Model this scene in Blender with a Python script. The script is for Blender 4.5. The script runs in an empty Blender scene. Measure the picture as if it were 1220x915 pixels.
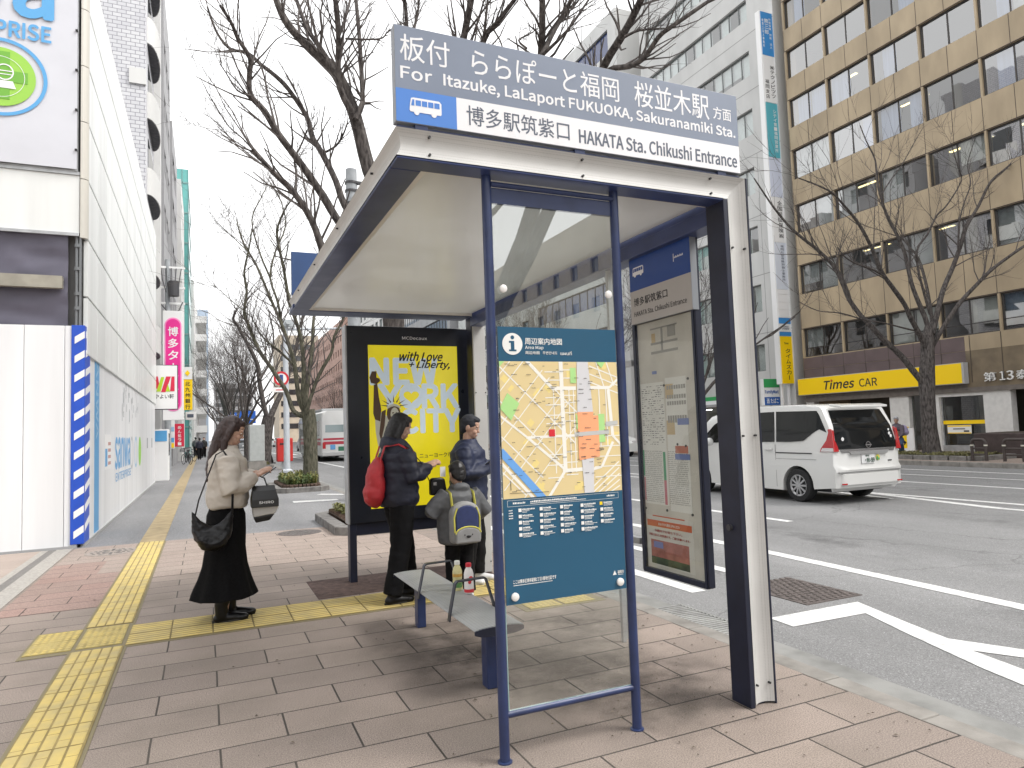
import bpy, bmesh, math, random
from math import sin, cos, pi, radians, sqrt, atan2
from mathutils import Vector, Matrix, noise
random.seed(7)
scene = bpy.context.scene
COL = scene.collection

# ------------------------------------------------------------------ camera
YAW, PITCH, ROLL, FPX = 0.421722, 0.065391, -0.034861, 819.66
CAMH = 1.5
_f = Vector((sin(YAW)*cos(PITCH), cos(YAW)*cos(PITCH), sin(PITCH)))
_r0 = Vector((cos(YAW), -sin(YAW), 0)); _u0 = _r0.cross(_f)
_r = cos(ROLL)*_r0 + sin(ROLL)*_u0
_u = -sin(ROLL)*_r0 + cos(ROLL)*_u0
cam_d = bpy.data.cameras.new('camera'); cam = bpy.data.objects.new('camera', cam_d); COL.objects.link(cam)
M = Matrix((( _r.x, _u.x, -_f.x, 0), (_r.y, _u.y, -_f.y, 0), (_r.z, _u.z, -_f.z, CAMH), (0, 0, 0, 1)))
cam.matrix_world = M
cam_d.sensor_width = 36; cam_d.lens = 36*FPX/1220
cam_d.clip_start = 0.05; cam_d.clip_end = 3000
scene.camera = cam
scene.render.resolution_x = 1024; scene.render.resolution_y = 768

# ------------------------------------------------------------------ world, sun, exposure
SUN_EL, SUN_AZ = radians(50), radians(125)     # azimuth measured from +Y clockwise (towards +X)
world = bpy.data.worlds.new('World'); scene.world = world
world.use_nodes = True
nt = world.node_tree; nt.nodes.clear()
out = nt.nodes.new('ShaderNodeOutputWorld'); bg = nt.nodes.new('ShaderNodeBackground')
sky = nt.nodes.new('ShaderNodeTexSky'); sky.sky_type = 'NISHITA'; sky.sun_disc = False
sky.sun_elevation = SUN_EL; sky.sun_rotation = SUN_AZ
sky.air_density = 1.0; sky.dust_density = 6.0; sky.ozone_density = 1.0
hs = nt.nodes.new('ShaderNodeHueSaturation'); hs.inputs['Saturation'].default_value = 0.10
cl = nt.nodes.new('ShaderNodeMix'); cl.data_type = 'RGBA'; cl.inputs['Factor'].default_value = 0.65
cl.inputs['B'].default_value = (8.1, 8.12, 8.15, 1)     # the even cloud layer over the clear sky
nt.links.new(sky.outputs[0], hs.inputs['Color']); nt.links.new(hs.outputs[0], cl.inputs['A'])
nt.links.new(cl.outputs['Result'], bg.inputs['Color']); bg.inputs['Strength'].default_value = 0.15
nt.links.new(bg.outputs[0], out.inputs['Surface'])
sd = bpy.data.lights.new('sun', 'SUN'); sd.energy = 1.4; sd.angle = radians(25); sd.color = (1, 0.96, 0.9)
so = bpy.data.objects.new('sun', sd); COL.objects.link(so)
dirn = Vector((sin(SUN_AZ)*cos(SUN_EL), cos(SUN_AZ)*cos(SUN_EL), sin(SUN_EL)))
so.rotation_euler = dirn.to_track_quat('Z', 'Y').to_euler()
scene.view_settings.view_transform = 'Standard'; scene.view_settings.look = 'None'
scene.view_settings.exposure = 0.85; scene.view_settings.gamma = 1.0
scene.view_settings.use_curve_mapping = False
scene.render.engine = 'CYCLES'
scene.cycles.max_bounces = 8; scene.cycles.transparent_max_bounces = 16

# ------------------------------------------------------------------ helpers
def at(px, py, Y):
    """photo pixel -> point at street depth Y (used to measure limbs of the trees)"""
    d = _f + _r*((px-610)/FPX) - _u*((py-457.5)/FPX)
    return d*(Y/d.y) + Vector((0, 0, CAMH))

def children(o): return [c for c in bpy.data.objects if c.parent is o]

def tag(o, label, cat, group=None, kind=None):
    if label: o['label'] = label
    if cat: o['category'] = cat
    if group: o['group'] = group
    if kind: o['kind'] = kind
    return o

def thing(name, label, cat, loc=(0, 0, 0), rz=0, group=None):
    o = bpy.data.objects.new(name, None); COL.objects.link(o)
    o.empty_display_size = 0.1
    o.location = loc; o.rotation_euler = (0, 0, rz)
    return tag(o, label, cat, group)

def copy_thing(root, loc, rz, label, group=None):
    kids = {}
    for o in bpy.data.objects:
        if o.parent: kids.setdefault(o.parent, []).append(o)
    def rec(o, par):
        c = o.copy(); COL.objects.link(c); c.parent = par
        for ch in kids.get(o, []): rec(ch, c)
        return c
    r = rec(root, None)
    r.location = loc; r.rotation_euler = (0, 0, rz); r['label'] = label
    if group: r['group'] = group
    return r

_scr = bpy.data.scenes.new('scratch')        # a scratch scene so that each conversion evaluates one object only
def converted(o):
    _scr.collection.objects.link(o)
    with bpy.context.temp_override(scene=_scr, view_layer=_scr.view_layers[0]):
        dg = bpy.context.evaluated_depsgraph_get(); dg.update()
        me = bpy.data.meshes.new_from_object(o.evaluated_get(dg))
    _scr.collection.objects.unlink(o)
    return me

class MB:
    def __init__(s): s.v = []; s.f = []
    def add(s, vs, fs):
        n = len(s.v); s.v += [tuple(v) for v in vs]; s.f += [tuple(i+n for i in f) for f in fs]
        return s
    def box(s, x0, x1, y0, y1, z0, z1):
        if x0 > x1: x0, x1 = x1, x0
        if y0 > y1: y0, y1 = y1, y0
        if z0 > z1: z0, z1 = z1, z0
        return s.add([(x0,y0,z0),(x1,y0,z0),(x1,y1,z0),(x0,y1,z0),(x0,y0,z1),(x1,y0,z1),(x1,y1,z1),(x0,y1,z1)],
              [(0,3,2,1),(4,5,6,7),(0,1,5,4),(1,2,6,5),(2,3,7,6),(3,0,4,7)])
    def obox(s, c, ax, ay, az):
        c, ax, ay, az = Vector(c), Vector(ax), Vector(ay), Vector(az)
        vs = [c+sx*ax+sy*ay+sz*az for sz in (-1,1) for sx, sy in ((-1,-1),(1,-1),(1,1),(-1,1))]
        return s.add(vs, [(0,3,2,1),(4,5,6,7),(0,1,5,4),(1,2,6,5),(2,3,7,6),(3,0,4,7)])
    def quad(s, a, b, c, d): return s.add([a,b,c,d], [(0,1,2,3)])
    def poly(s, pts): return s.add(pts, [tuple(range(len(pts)))])
    def prism(s, pts, off):
        pts = [Vector(p) for p in pts]; off = Vector(off); n = len(pts)
        nrm = Vector()
        for i in range(n): nrm += pts[i].cross(pts[(i+1) % n])
        if nrm.dot(off) > 0: pts = pts[::-1]
        return s.add(pts+[p+off for p in pts],
            [tuple(range(n)), tuple(range(2*n-1, n-1, -1))]+[(i, i+n, (i+1)%n+n, (i+1)%n) for i in range(n)])
    def rings(s, rings, cap=True, closed=True):
        n = len(rings[0]); vs = [p for r in rings for p in r]; fs = []
        for k in range(len(rings)-1):
            for i in range(n if closed else n-1):
                j = (i+1) % n
                fs.append((k*n+i, k*n+j, (k+1)*n+j, (k+1)*n+i))
        if cap and closed:
            fs.append(tuple(range(n-1, -1, -1))); fs.append(tuple((len(rings)-1)*n+i for i in range(n)))
        return s.add(vs, fs)
    def tube(s, pts, rad, n=8, cap=True, sq=None):
        pts = [Vector(p) for p in pts]
        if not hasattr(rad, '__len__'): rad = [rad]*len(pts)
        rs = []; ref = None
        for i, p in enumerate(pts):
            t = (pts[min(i+1, len(pts)-1)]-pts[max(i-1, 0)])
            if t.length < 1e-9: t = Vector((0,0,1))
            t.normalize()
            if ref is None: ref = Vector((1,0,0)) if abs(t.x) < .9 else Vector((0,1,0))
            a = (ref - t*ref.dot(t)); a.normalize(); b = t.cross(a); ref = a
            r = rad[i]
            if hasattr(r, '__len__'): ra, rb = r
            else: ra = rb = r
            rs.append([p+a*(ra*cos(2*pi*k/n))+b*(rb*sin(2*pi*k/n)) for k in range(n)])
        return s.rings(rs, cap)
    def cyl(s, p0, p1, r0, r1=None, n=16): return s.tube([p0, p1], [r0, r0 if r1 is None else r1], n)
    def ball(s, c, r, nu=12, nv=8, rot=None):
        c = Vector(c); r = r if hasattr(r, '__len__') else (r, r, r)
        vs = []; fs = []
        for j in range(1, nv):
            th = pi*j/nv
            for i in range(nu):
                ph = 2*pi*i/nu
                p = Vector((r[0]*sin(th)*cos(ph), r[1]*sin(th)*sin(ph), r[2]*cos(th)))
                if rot: p = rot @ p
                vs.append(c+p)
        t = Vector((0,0,r[2])); 
        if rot: t = rot @ t
        vs.append(c+t); vs.append(c-t); T = len(vs)-2; B = T+1
        for j in range(nv-2):
            for i in range(nu):
                k = (i+1) % nu
                fs.append((j*nu+i, (j+1)*nu+i, (j+1)*nu+k, j*nu+k))
        for i in range(nu):
            k = (i+1) % nu
            fs.append((T, i, k)); fs.append((B, (nv-2)*nu+k, (nv-2)*nu+i))
        return s.add(vs, fs)
    def lathe(s, c, prof, n=24, axis='z', cap=True):
        c = Vector(c); rs = []
        for r, h in prof:
            ring = []
            for k in range(n):
                a = 2*pi*k/n
                if axis == 'z': ring.append(c+Vector((r*cos(a), r*sin(a), h)))
                elif axis == 'x': ring.append(c+Vector((h, r*cos(a), r*sin(a))))
                else: ring.append(c+Vector((r*sin(a), h, r*cos(a))))
            rs.append(ring)
        return s.rings(rs, cap)
    def build(s, name, mat, parent=None, smooth=False, bevel=0, local=False, label=None, cat=None, group=None, kind=None, remesh=0, relax=0, wrinkle=None, seg=2, auto=True):
        off = Vector()
        org = Vector()
        if parent is not None and not local:
            p = parent
            while p is not None: off += Vector(p.location); p = p.parent
        elif parent is None and not local and s.v:
            xs = [v[0] for v in s.v]; ys = [v[1] for v in s.v]; zs = [v[2] for v in s.v]
            if kind != 'structure': org = Vector(((min(xs)+max(xs))/2, (min(ys)+max(ys))/2, min(zs)))
            off = org
        me = bpy.data.meshes.new(name)
        me.from_pydata([(v[0]-off.x, v[1]-off.y, v[2]-off.z) for v in s.v], [], s.f)
        me.materials.append(mat); me.update()
        o = bpy.data.objects.new(name, me); COL.objects.link(o)
        o.location = org
        if remesh:
            m = o.modifiers.new('r', 'REMESH'); m.mode = 'VOXEL'; m.voxel_size = remesh
            if relax: m = o.modifiers.new('s', 'SMOOTH'); m.iterations = relax; m.factor = .5
            COL.objects.unlink(o); me2 = converted(o); COL.objects.link(o); o.modifiers.clear(); o.data = me2; bpy.data.meshes.remove(me); me = me2; me.name = name
            if not me.materials: me.materials.append(mat)
            if wrinkle:
                amp, fr = wrinkle
                ns = [v.normal.copy() for v in me.vertices]
                for v, nn in zip(me.vertices, ns):
                    q = Vector((v.co.x*fr, v.co.y*fr, v.co.z*fr*1.6))
                    v.co += nn*(amp*(noise.noise(q)+.5*noise.noise(q*2.3)))
            smooth = True
        if bevel:
            m = o.modifiers.new('b', 'BEVEL'); m.width = bevel; m.segments = seg; m.limit_method = 'ANGLE'; m.angle_limit = radians(35)
        if smooth:
            me.polygons.foreach_set('use_smooth', [True]*len(me.polygons))
            if auto and not remesh:
                try:
                    me.set_sharp_from_angle(angle=radians(40))
                except Exception: pass
        if parent is not None: o.parent = parent
        tag(o, label, cat, group, kind)
        return o

import os
try:    # the sans that ships inside Blender; the default face is used if it is not there
    SANS = bpy.data.fonts.load(os.path.join(bpy.utils.system_resource('DATAFILES', path='fonts'), 'Noto Sans CJK Regular.woff2'))
except Exception: SANS = None
def text(s, name, mat, parent, o, u, v, w, h, bold=0.0, ext=0.0004, align='l', local=False, shear=0, label=None, spacing=1.0):
    """lettering whose ink fills a w x h box with its lower left corner at o (u right, v up)"""
    o, u, v = Vector(o), Vector(u), Vector(v); nrm = u.cross(v)
    cu = bpy.data.curves.new('t', 'FONT'); cu.body = s; cu.size = 1; cu.extrude = 0.01; cu.shear = shear
    if SANS and all(ord(c) < 256 for c in s): cu.font = SANS
    cu.resolution_u = 3; cu.space_character = spacing
    ob = bpy.data.objects.new('t', cu); 
    me = converted(ob)
    bpy.data.objects.remove(ob); bpy.data.curves.remove(cu)
    me.name = name
    if not me.vertices: return None
    xs = [q.co.x for q in me.vertices]; ys = [q.co.y for q in me.vertices]
    x0, x1, y0, y1 = min(xs), max(xs), min(ys), max(ys)
    sy = h/max(y1-y0, 1e-6); sx = (w/max(x1-x0, 1e-6)) if w else sy
    dx = 0
    if align == 'r': dx = -(x1-x0)*sx
    if align == 'c': dx = -(x1-x0)*sx/2
    off = Vector()
    if parent is not None and not local:
        p = parent
        while p is not None: off += Vector(p.location); p = p.parent
    for q in me.vertices:
        c = q.co
        q.co = o + u*((c.x-x0)*sx+dx) + v*((c.y-y0)*sy) + nrm*(c.z/0.01*ext+ext) - off
    if bold:      # heavier strokes: the same glyphs again, shifted round a small circle, each a hair further out
        vs = [q.co.copy() for q in me.vertices]; fs = [tuple(p.vertices) for p in me.polygons]
        V2 = list(vs); F2 = list(fs); nb_ = 8 if bold > .02 else 4; n0 = len(vs)
        for k in range(nb_):
            a = 2*pi*(k+.5)/nb_; sh_ = u*(bold*h*cos(a))+v*(bold*h*sin(a))+nrm*(ext*.09*(k+1)); b0 = len(V2)
            V2 += [c+sh_ for c in vs]; F2 += [tuple(i+b0 for i in f) for f in fs]
        me.clear_geometry(); me.from_pydata(V2, [], F2); me.update()
    me.materials.clear(); me.materials.append(mat)
    ob = bpy.data.objects.new(name, me); COL.objects.link(ob)
    if parent is not None: ob.parent = parent
    if label: ob['label'] = label
    return ob

# ------------------------------------------------------------------ materials
_mats = {}
def mat(name, col, rough=0.6, metal=0.0, var=0.0, scale=6.0, bump=0.0, bscale=60.0, spec=0.5, coat=0.0, emit=None, estr=0, trans=0, alpha=1, sss=0, stretch=None, var_col=None, detail=6, lo=.35, hi=.7):
    if name in _mats: return _mats[name]
    m = bpy.data.materials.new(name); m.use_nodes = True; _mats[name] = m
    n = m.node_tree.nodes; L = m.node_tree.links; b = n['Principled BSDF']
    b.inputs['Base Color'].default_value = (*col, 1); b.inputs['Roughness'].default_value = rough
    b.inputs['Metallic'].default_value = metal; b.inputs['Specular IOR Level'].default_value = spec
    b.inputs['Coat Weight'].default_value = coat; b.inputs['Coat Roughness'].default_value = 0.05
    if sss: b.inputs['Subsurface Weight'].default_value = sss; b.inputs['Subsurface Radius'].default_value = (.012, .005, .003)
    if emit: b.inputs['Emission Color'].default_value = (*emit, 1); b.inputs['Emission Strength'].default_value = estr
    if trans: b.inputs['Transmission Weight'].default_value = trans
    if var or bump:
        tc = n.new('ShaderNodeNewGeometry'); vec = tc.outputs['Position']
        if stretch:
            mp = n.new('ShaderNodeMapping'); mp.inputs['Scale'].default_value = stretch
            L.new(vec, mp.inputs['Vector']); vec = mp.outputs[0]
    if var:
        t = n.new('ShaderNodeTexNoise'); t.inputs['Scale'].default_value = scale; t.inputs['Detail'].default_value = detail
        L.new(vec, t.inputs['Vector'])
        r = n.new('ShaderNodeMapRange'); r.inputs['From Min'].default_value = lo; r.inputs['From Max'].default_value = hi
        L.new(t.outputs['Fac'], r.inputs['Value'])
        mx = n.new('ShaderNodeMix'); mx.data_type = 'RGBA'
        vc = var_col or tuple(c*(1-var) for c in col)
        mx.inputs['A'].default_value = (*[min(1, c*(1+var*.3)) for c in col], 1); mx.inputs['B'].default_value = (*vc, 1)
        L.new(r.outputs[0], mx.inputs['Factor']); L.new(mx.outputs['Result'], b.inputs['Base Color'])
        if rough > .25:
            rr = n.new('ShaderNodeMapRange'); rr.inputs['To Min'].default_value = max(0, rough-.08); rr.inputs['To Max'].default_value = min(1, rough+.1)
            L.new(t.outputs['Fac'], rr.inputs['Value']); L.new(rr.outputs[0], b.inputs['Roughness'])
    if bump:
        t2 = n.new('ShaderNodeTexNoise'); t2.inputs['Scale'].default_value = bscale; t2.inputs['Detail'].default_value = 4
        L.new(vec, t2.inputs['Vector'])
        bp = n.new('ShaderNodeBump'); bp.inputs['Strength'].default_value = bump; bp.inputs['Distance'].default_value = .01
        L.new(t2.outputs['Fac'], bp.inputs['Height']); L.new(bp.outputs[0], b.inputs['Normal'])
    return m

def glass(name, tint=(.95, .97, .97), fres=1.0, rough=0.0):
    """thin sheet glass: clear straight through, mirror by angle"""
    if name in _mats: return _mats[name]
    m = bpy.data.materials.new(name); m.use_nodes = True; _mats[name] = m
    n = m.node_tree.nodes; L = m.node_tree.links; n.clear()
    o = n.new('ShaderNodeOutputMaterial'); mx = n.new('ShaderNodeMixShader')
    tr = n.new('ShaderNodeBsdfTransparent'); tr.inputs[0].default_value = (*tint, 1)
    gl = n.new('ShaderNodeBsdfGlossy'); gl.inputs['Roughness'].default_value = rough
    gl.inputs['Color'].default_value = (1, 1, 1, 1)
    lw = n.new('ShaderNodeLayerWeight'); lw.inputs['Blend'].default_value = .5
    pw = n.new('ShaderNodeMath'); pw.operation = 'POWER'; pw.inputs[1].default_value = 5; L.new(lw.outputs['Facing'], pw.inputs[0])
    fr = n.new('ShaderNodeMath'); fr.operation = 'MULTIPLY_ADD'; fr.inputs[1].default_value = .95; fr.inputs[2].default_value = .045; L.new(pw.outputs[0], fr.inputs[0])
    ml = n.new('ShaderNodeMath'); ml.operation = 'MULTIPLY'; ml.inputs[1].default_value = fres; ml.use_clamp = True
    L.new(fr.outputs[0], ml.inputs[0]); L.new(ml.outputs[0], mx.inputs[0])
    L.new(tr.outputs[0], mx.inputs[1]); L.new(gl.outputs[0], mx.inputs[2]); L.new(mx.outputs[0], o.inputs[0])
    return m

def srgb(r, g, b):
    f = lambda c: (c/255/12.92) if c/255 <= .04045 else ((c/255+.055)/1.055)**2.4
    return (f(r), f(g), f(b))

WHITE = mat('white_paint', (.78, .78, .78), .45)
BLACK = mat('black_plastic', (.015, .015, .017), .4)
INK = mat('black_ink', (.02, .02, .022), .6)
PAPER = mat('white_print', (.8, .8, .8), .5)
NAVY = mat('navy_powder_coat', (.022, .036, .105), .34, var=.25, scale=9, bump=.02, bscale=200)
NAVYD = mat('navy_pillar_coat', (.010, .013, .032), .42, var=.3, scale=7)
CHROME = mat('chrome_metal', (.6, .6, .62), .15, metal=1)
STEEL = mat('galvanised_steel', (.45, .46, .47), .45, metal=.7, var=.2)
GREYP = mat('grey_pole_paint', (.42, .45, .47), .5, var=.15)
DARKG = mat('dark_grey_metal', (.05, .05, .055), .5)
# ================================================================== ground, paving, road
def paving_mat(name, col, col2, mortar, bw, rh, x0, y0, ms=.004, offs=.5, grime=.5, rot=False, bump=.35):
    m = bpy.data.materials.new(name); m.use_nodes = True
    n = m.node_tree.nodes; L = m.node_tree.links; b = n['Principled BSDF']
    g = n.new('ShaderNodeNewGeometry')
    wob = n.new('ShaderNodeTexNoise'); wob.inputs['Scale'].default_value = 1.7; wob.inputs['Detail'].default_value = 3
    L.new(g.outputs['Position'], wob.inputs['Vector'])
    mp = n.new('ShaderNodeMapping'); mp.inputs['Location'].default_value = (-x0+bw*100, -y0+rh*100, 0)
    if rot: mp.inputs['Rotation'].default_value = (0, 0, pi/2)
    ad = n.new('ShaderNodeVectorMath'); ad.operation = 'MULTIPLY_ADD'; ad.inputs[1].default_value = (.012, .012, 0)
    L.new(wob.outputs['Color'], ad.inputs[0]); L.new(g.outputs['Position'], ad.inputs[2])
    L.new(ad.outputs[0], mp.inputs['Vector'])
    br = n.new('ShaderNodeTexBrick'); br.offset = offs; br.offset_frequency = 2; br.squash = 1
    br.inputs['Scale'].default_value = 1; br.inputs['Brick Width'].default_value = bw; br.inputs['Row Height'].default_value = rh
    br.inputs['Mortar Size'].default_value = ms; br.inputs['Mortar Smooth'].default_value = .35; br.inputs['Bias'].default_value = 0
    br.inputs['Color1'].default_value = (*col, 1); br.inputs['Color2'].default_value = (*col2, 1); br.inputs['Mortar'].default_value = (*mortar, 1)
    L.new(mp.outputs[0], br.inputs['Vector'])
    # speckle of the stone
    sp = n.new('ShaderNodeTexNoise'); sp.inputs['Scale'].default_value = 160; sp.inputs['Detail'].default_value = 3
    L.new(g.outputs['Position'], sp.inputs['Vector'])
    sr = n.new('ShaderNodeMapRange'); sr.inputs['From Min'].default_value = .3; sr.inputs['From Max'].default_value = .7
    sr.inputs['To Min'].default_value = .55; sr.inputs['To Max'].default_value = 1.4
    L.new(sp.outputs['Fac'], sr.inputs['Value'])
    m1 = n.new('ShaderNodeMix'); m1.data_type = 'RGBA'; m1.blend_type = 'MULTIPLY'; m1.inputs['Factor'].default_value = 1
    L.new(br.outputs['Color'], m1.inputs['A'])
    cb = n.new('ShaderNodeCombineColor')
    for k in range(3): L.new(sr.outputs[0], cb.inputs[k])
    L.new(cb.outputs[0], m1.inputs['B'])
    # broad dirt
    d = n.new('ShaderNodeTexNoise'); d.inputs['Scale'].default_value = .9; d.inputs['Detail'].default_value = 8; d.inputs['Roughness'].default_value = .65
    L.new(g.outputs['Position'], d.inputs['Vector'])
    dr = n.new('ShaderNodeMapRange'); dr.inputs['From Min'].default_value = .42; dr.inputs['From Max'].default_value = .68
    dr.inputs['To Max'].default_value = grime
    L.new(d.outputs['Fac'], dr.inputs['Value'])
    m2 = n.new('ShaderNodeMix'); m2.data_type = 'RGBA'; m2.inputs['B'].default_value = (*[c*.5 for c in (col[0]*.95, col[1], col[2]*.95)], 1)
    L.new(dr.outputs[0], m2.inputs['Factor']); L.new(m1.outputs['Result'], m2.inputs['A'])
    gv = n.new('ShaderNodeTexVoronoi'); gv.inputs['Scale'].default_value = 2.6; L.new(g.outputs['Position'], gv.inputs['Vector'])
    gr_ = n.new('ShaderNodeMapRange'); gr_.inputs['From Min'].default_value = .03; gr_.inputs['From Max'].default_value = .055; gr_.inputs['To Min'].default_value = .55; gr_.inputs['To Max'].default_value = 0
    L.new(gv.outputs['Distance'], gr_.inputs['Value'])
    gs = n.new('ShaderNodeSeparateColor'); L.new(gv.outputs['Color'], gs.inputs[0]); gt = n.new('ShaderNodeMath'); gt.operation = 'GREATER_THAN'; gt.inputs[1].default_value = .62; L.new(gs.outputs[0], gt.inputs[0])
    gm = n.new('ShaderNodeMath'); gm.operation = 'MULTIPLY'; L.new(gr_.outputs[0], gm.inputs[0]); L.new(gt.outputs[0], gm.inputs[1])
    m3 = n.new('ShaderNodeMix'); m3.data_type = 'RGBA'; m3.inputs['B'].default_value = (*[c*.42 for c in col], 1); L.new(gm.outputs[0], m3.inputs['Factor']); L.new(m2.outputs['Result'], m3.inputs['A'])
    L.new(m3.outputs['Result'], b.inputs['Base Color'])
    b.inputs['Roughness'].default_value = .8; b.inputs['Specular IOR Level'].default_value = .3
    # relief
    iv = n.new('ShaderNodeMath'); iv.operation = 'MULTIPLY_ADD'; iv.inputs[1].default_value = -1.0; iv.inputs[2].default_value = 1
    L.new(br.outputs['Fac'], iv.inputs[0])
    s2 = n.new('ShaderNodeMath'); s2.operation = 'MULTIPLY_ADD'; s2.inputs[1].default_value = .25
    L.new(sp.outputs['Fac'], s2.inputs[0]); L.new(iv.outputs[0], s2.inputs[2])
    bp = n.new('ShaderNodeBump'); bp.inputs['Strength'].default_value = bump; bp.inputs['Distance'].default_value = .006
    L.new(s2.outputs[0], bp.inputs['Height']); L.new(bp.outputs[0], b.inputs['Normal'])
    return m

def asphalt_mat(name, col, sc=120, crack=True):
    m = bpy.data.materials.new(name); m.use_nodes = True
    n = m.node_tree.nodes; L = m.node_tree.links; b = n['Principled BSDF']
    g = n.new('ShaderNodeNewGeometry')
    v = n.new('ShaderNodeTexVoronoi'); v.inputs['Scale'].default_value = sc
    L.new(g.outputs['Position'], v.inputs['Vector'])
    r = n.new('ShaderNodeValToRGB'); e = r.color_ramp.elements
    e[0].position = 0; e[0].color = (*[c*.62 for c in col], 1); e[1].position = .86; e[1].color = (*[c*1.25 for c in col], 1)
    x = e.new(.97); x.color = (*[min(1, c*2.1) for c in col], 1)
    bw = n.new('ShaderNodeRGBToBW'); L.new(v.outputs['Color'], bw.inputs[0]); L.new(bw.outputs[0], r.inputs[0])
    d = n.new('ShaderNodeTexNoise'); d.inputs['Scale'].default_value = .35; d.inputs['Detail'].default_value = 9; d.inputs['Roughness'].default_value = .6
    mp = n.new('ShaderNodeMapping'); mp.inputs['Scale'].default_value = (1.6, .5, 1)
    L.new(g.outputs['Position'], mp.inputs['Vector']); L.new(mp.outputs[0], d.inputs['Vector'])
    dr = n.new('ShaderNodeMapRange'); dr.inputs['From Min'].default_value = .3; dr.inputs['From Max'].default_value = .7
    dr.inputs['To Min'].default_value = .84; dr.inputs['To Max'].default_value = 1.12
    L.new(d.outputs['Fac'], dr.inputs['Value'])
    tn = n.new('ShaderNodeTexNoise'); tn.inputs['Scale'].default_value = 1; tn.inputs['Detail'].default_value = 5
    tm = n.new('ShaderNodeMapping'); tm.inputs['Scale'].default_value = (1.1, .025, 1); L.new(g.outputs['Position'], tm.inputs['Vector']); L.new(tm.outputs[0], tn.inputs['Vector'])
    tr_ = n.new('ShaderNodeMapRange'); tr_.inputs['From Min'].default_value = .35; tr_.inputs['From Max'].default_value = .68; tr_.inputs['To Min'].default_value = 1.06; tr_.inputs['To Max'].default_value = .86; L.new(tn.outputs['Fac'], tr_.inputs['Value'])
    tv = n.new('ShaderNodeMath'); tv.operation = 'MULTIPLY'; L.new(tr_.outputs[0], tv.inputs[0]); L.new(dr.outputs[0], tv.inputs[1])
    hsv = n.new('ShaderNodeHueSaturation'); L.new(r.outputs[0], hsv.inputs['Color']); L.new(tv.outputs[0], hsv.inputs['Value'])
    last = hsv.outputs[0]
    if crack:
        vc = n.new('ShaderNodeTexVoronoi'); vc.feature = 'DISTANCE_TO_EDGE'; vc.inputs['Scale'].default_value = .33
        wn = n.new('ShaderNodeTexNoise'); wn.inputs['Scale'].default_value = 3; wn.inputs['Detail'].default_value = 5
        L.new(g.outputs['Position'], wn.inputs['Vector'])
        ad = n.new('ShaderNodeVectorMath'); ad.operation = 'MULTIPLY_ADD'; ad.inputs[1].default_value = (.5, .5, 0)
        L.new(wn.outputs['Color'], ad.inputs[0]); L.new(g.outputs['Position'], ad.inputs[2]); L.new(ad.outputs[0], vc.inputs['Vector'])
        cr = n.new('ShaderNodeMapRange'); cr.inputs['From Max'].default_value = .006; cr.inputs['To Min'].default_value = .45; cr.inputs['To Max'].default_value = 0
        L.new(vc.outputs['Distance'], cr.inputs['Value'])
        mx = n.new('ShaderNodeMix'); mx.data_type = 'RGBA'; mx.inputs['B'].default_value = (*[c*.3 for c in col], 1)
        L.new(cr.outputs[0], mx.inputs['Factor']); L.new(last, mx.inputs['A']); last = mx.outputs['Result']
    L.new(last, b.inputs['Base Color']); b.inputs['Roughness'].default_value = .85; b.inputs['Specular IOR Level'].default_value = .35
    bp = n.new('ShaderNodeBump'); bp.inputs['Strength'].default_value = .45; bp.inputs['Distance'].default_value = .004
    L.new(bw.outputs[0], bp.inputs['Height']); L.new(bp.outputs[0], b.inputs['Normal'])
    return m

SLAB = paving_mat('paving_slabs', (.306, .252, .218), (.246, .204, .179), (.048, .042, .038), .63, .31, -.245, 5.92, ms=.0062, grime=.5)
SLABR = paving_mat('red_paving_slabs', (.33, .22, .19), (.30, .22, .19), (.05, .04, .036), .63, .31, -.245, 5.92, ms=.006, grime=.35)
SLABL = paving_mat('pale_paving_slabs', (.345, .283, .245), (.32, .26, .226), (.06, .052, .046), .63, .31, -.245, 5.92, ms=.0055, grime=.25)
FRONT = paving_mat('forecourt_slabs', (.40, .33, .29), (.36, .30, .26), (.17, .14, .12), .6, .6, -2.1, 8.0, ms=.004, offs=0, grime=.25)
GRAN = mat('granite_strip', (.36, .34, .31), .7, var=.25, scale=40)
GRAND = mat('dark_granite_strip', (.17, .16, .15), .6, var=.3, scale=60)
ASPH = asphalt_mat('road_asphalt', (.215, .215, .216), 150)
ASPHS = asphalt_mat('footway_asphalt', (.225, .225, .23), 95, crack=False)
EARTH = mat('bare_ground', (.12, .11, .10), .9, var=.3, scale=.4)
CONC = mat('kerb_concrete', (.25, .235, .215), .85, var=.35, scale=5, bump=.3, bscale=150)
GUT = mat('gutter_concrete', (.235, .235, .225), .85, var=.3, scale=4, bump=.3, bscale=180)
LINE = mat('road_line_paint', (.62, .62, .61), .7, var=.3, scale=14, bump=.3, bscale=160, var_col=(.42, .42, .415), lo=.45, hi=.75)
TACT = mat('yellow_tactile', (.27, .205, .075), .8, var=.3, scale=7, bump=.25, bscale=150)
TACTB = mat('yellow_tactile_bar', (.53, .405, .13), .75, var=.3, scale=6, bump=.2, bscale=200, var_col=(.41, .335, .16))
TACTF = mat('tan_tactile', (.34, .265, .15), .8, var=.25, scale=5)
GROUT = mat('tactile_grout', (.20, .17, .10), .85)
MESHG = mat('manhole_iron', (.125, .105, .098), .6, metal=.3, var=.5, scale=25, bump=.4, bscale=60)
SOIL = mat('planter_soil', (.055, .042, .03), .95, var=.5, scale=14, bump=.8, bscale=30)

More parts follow.
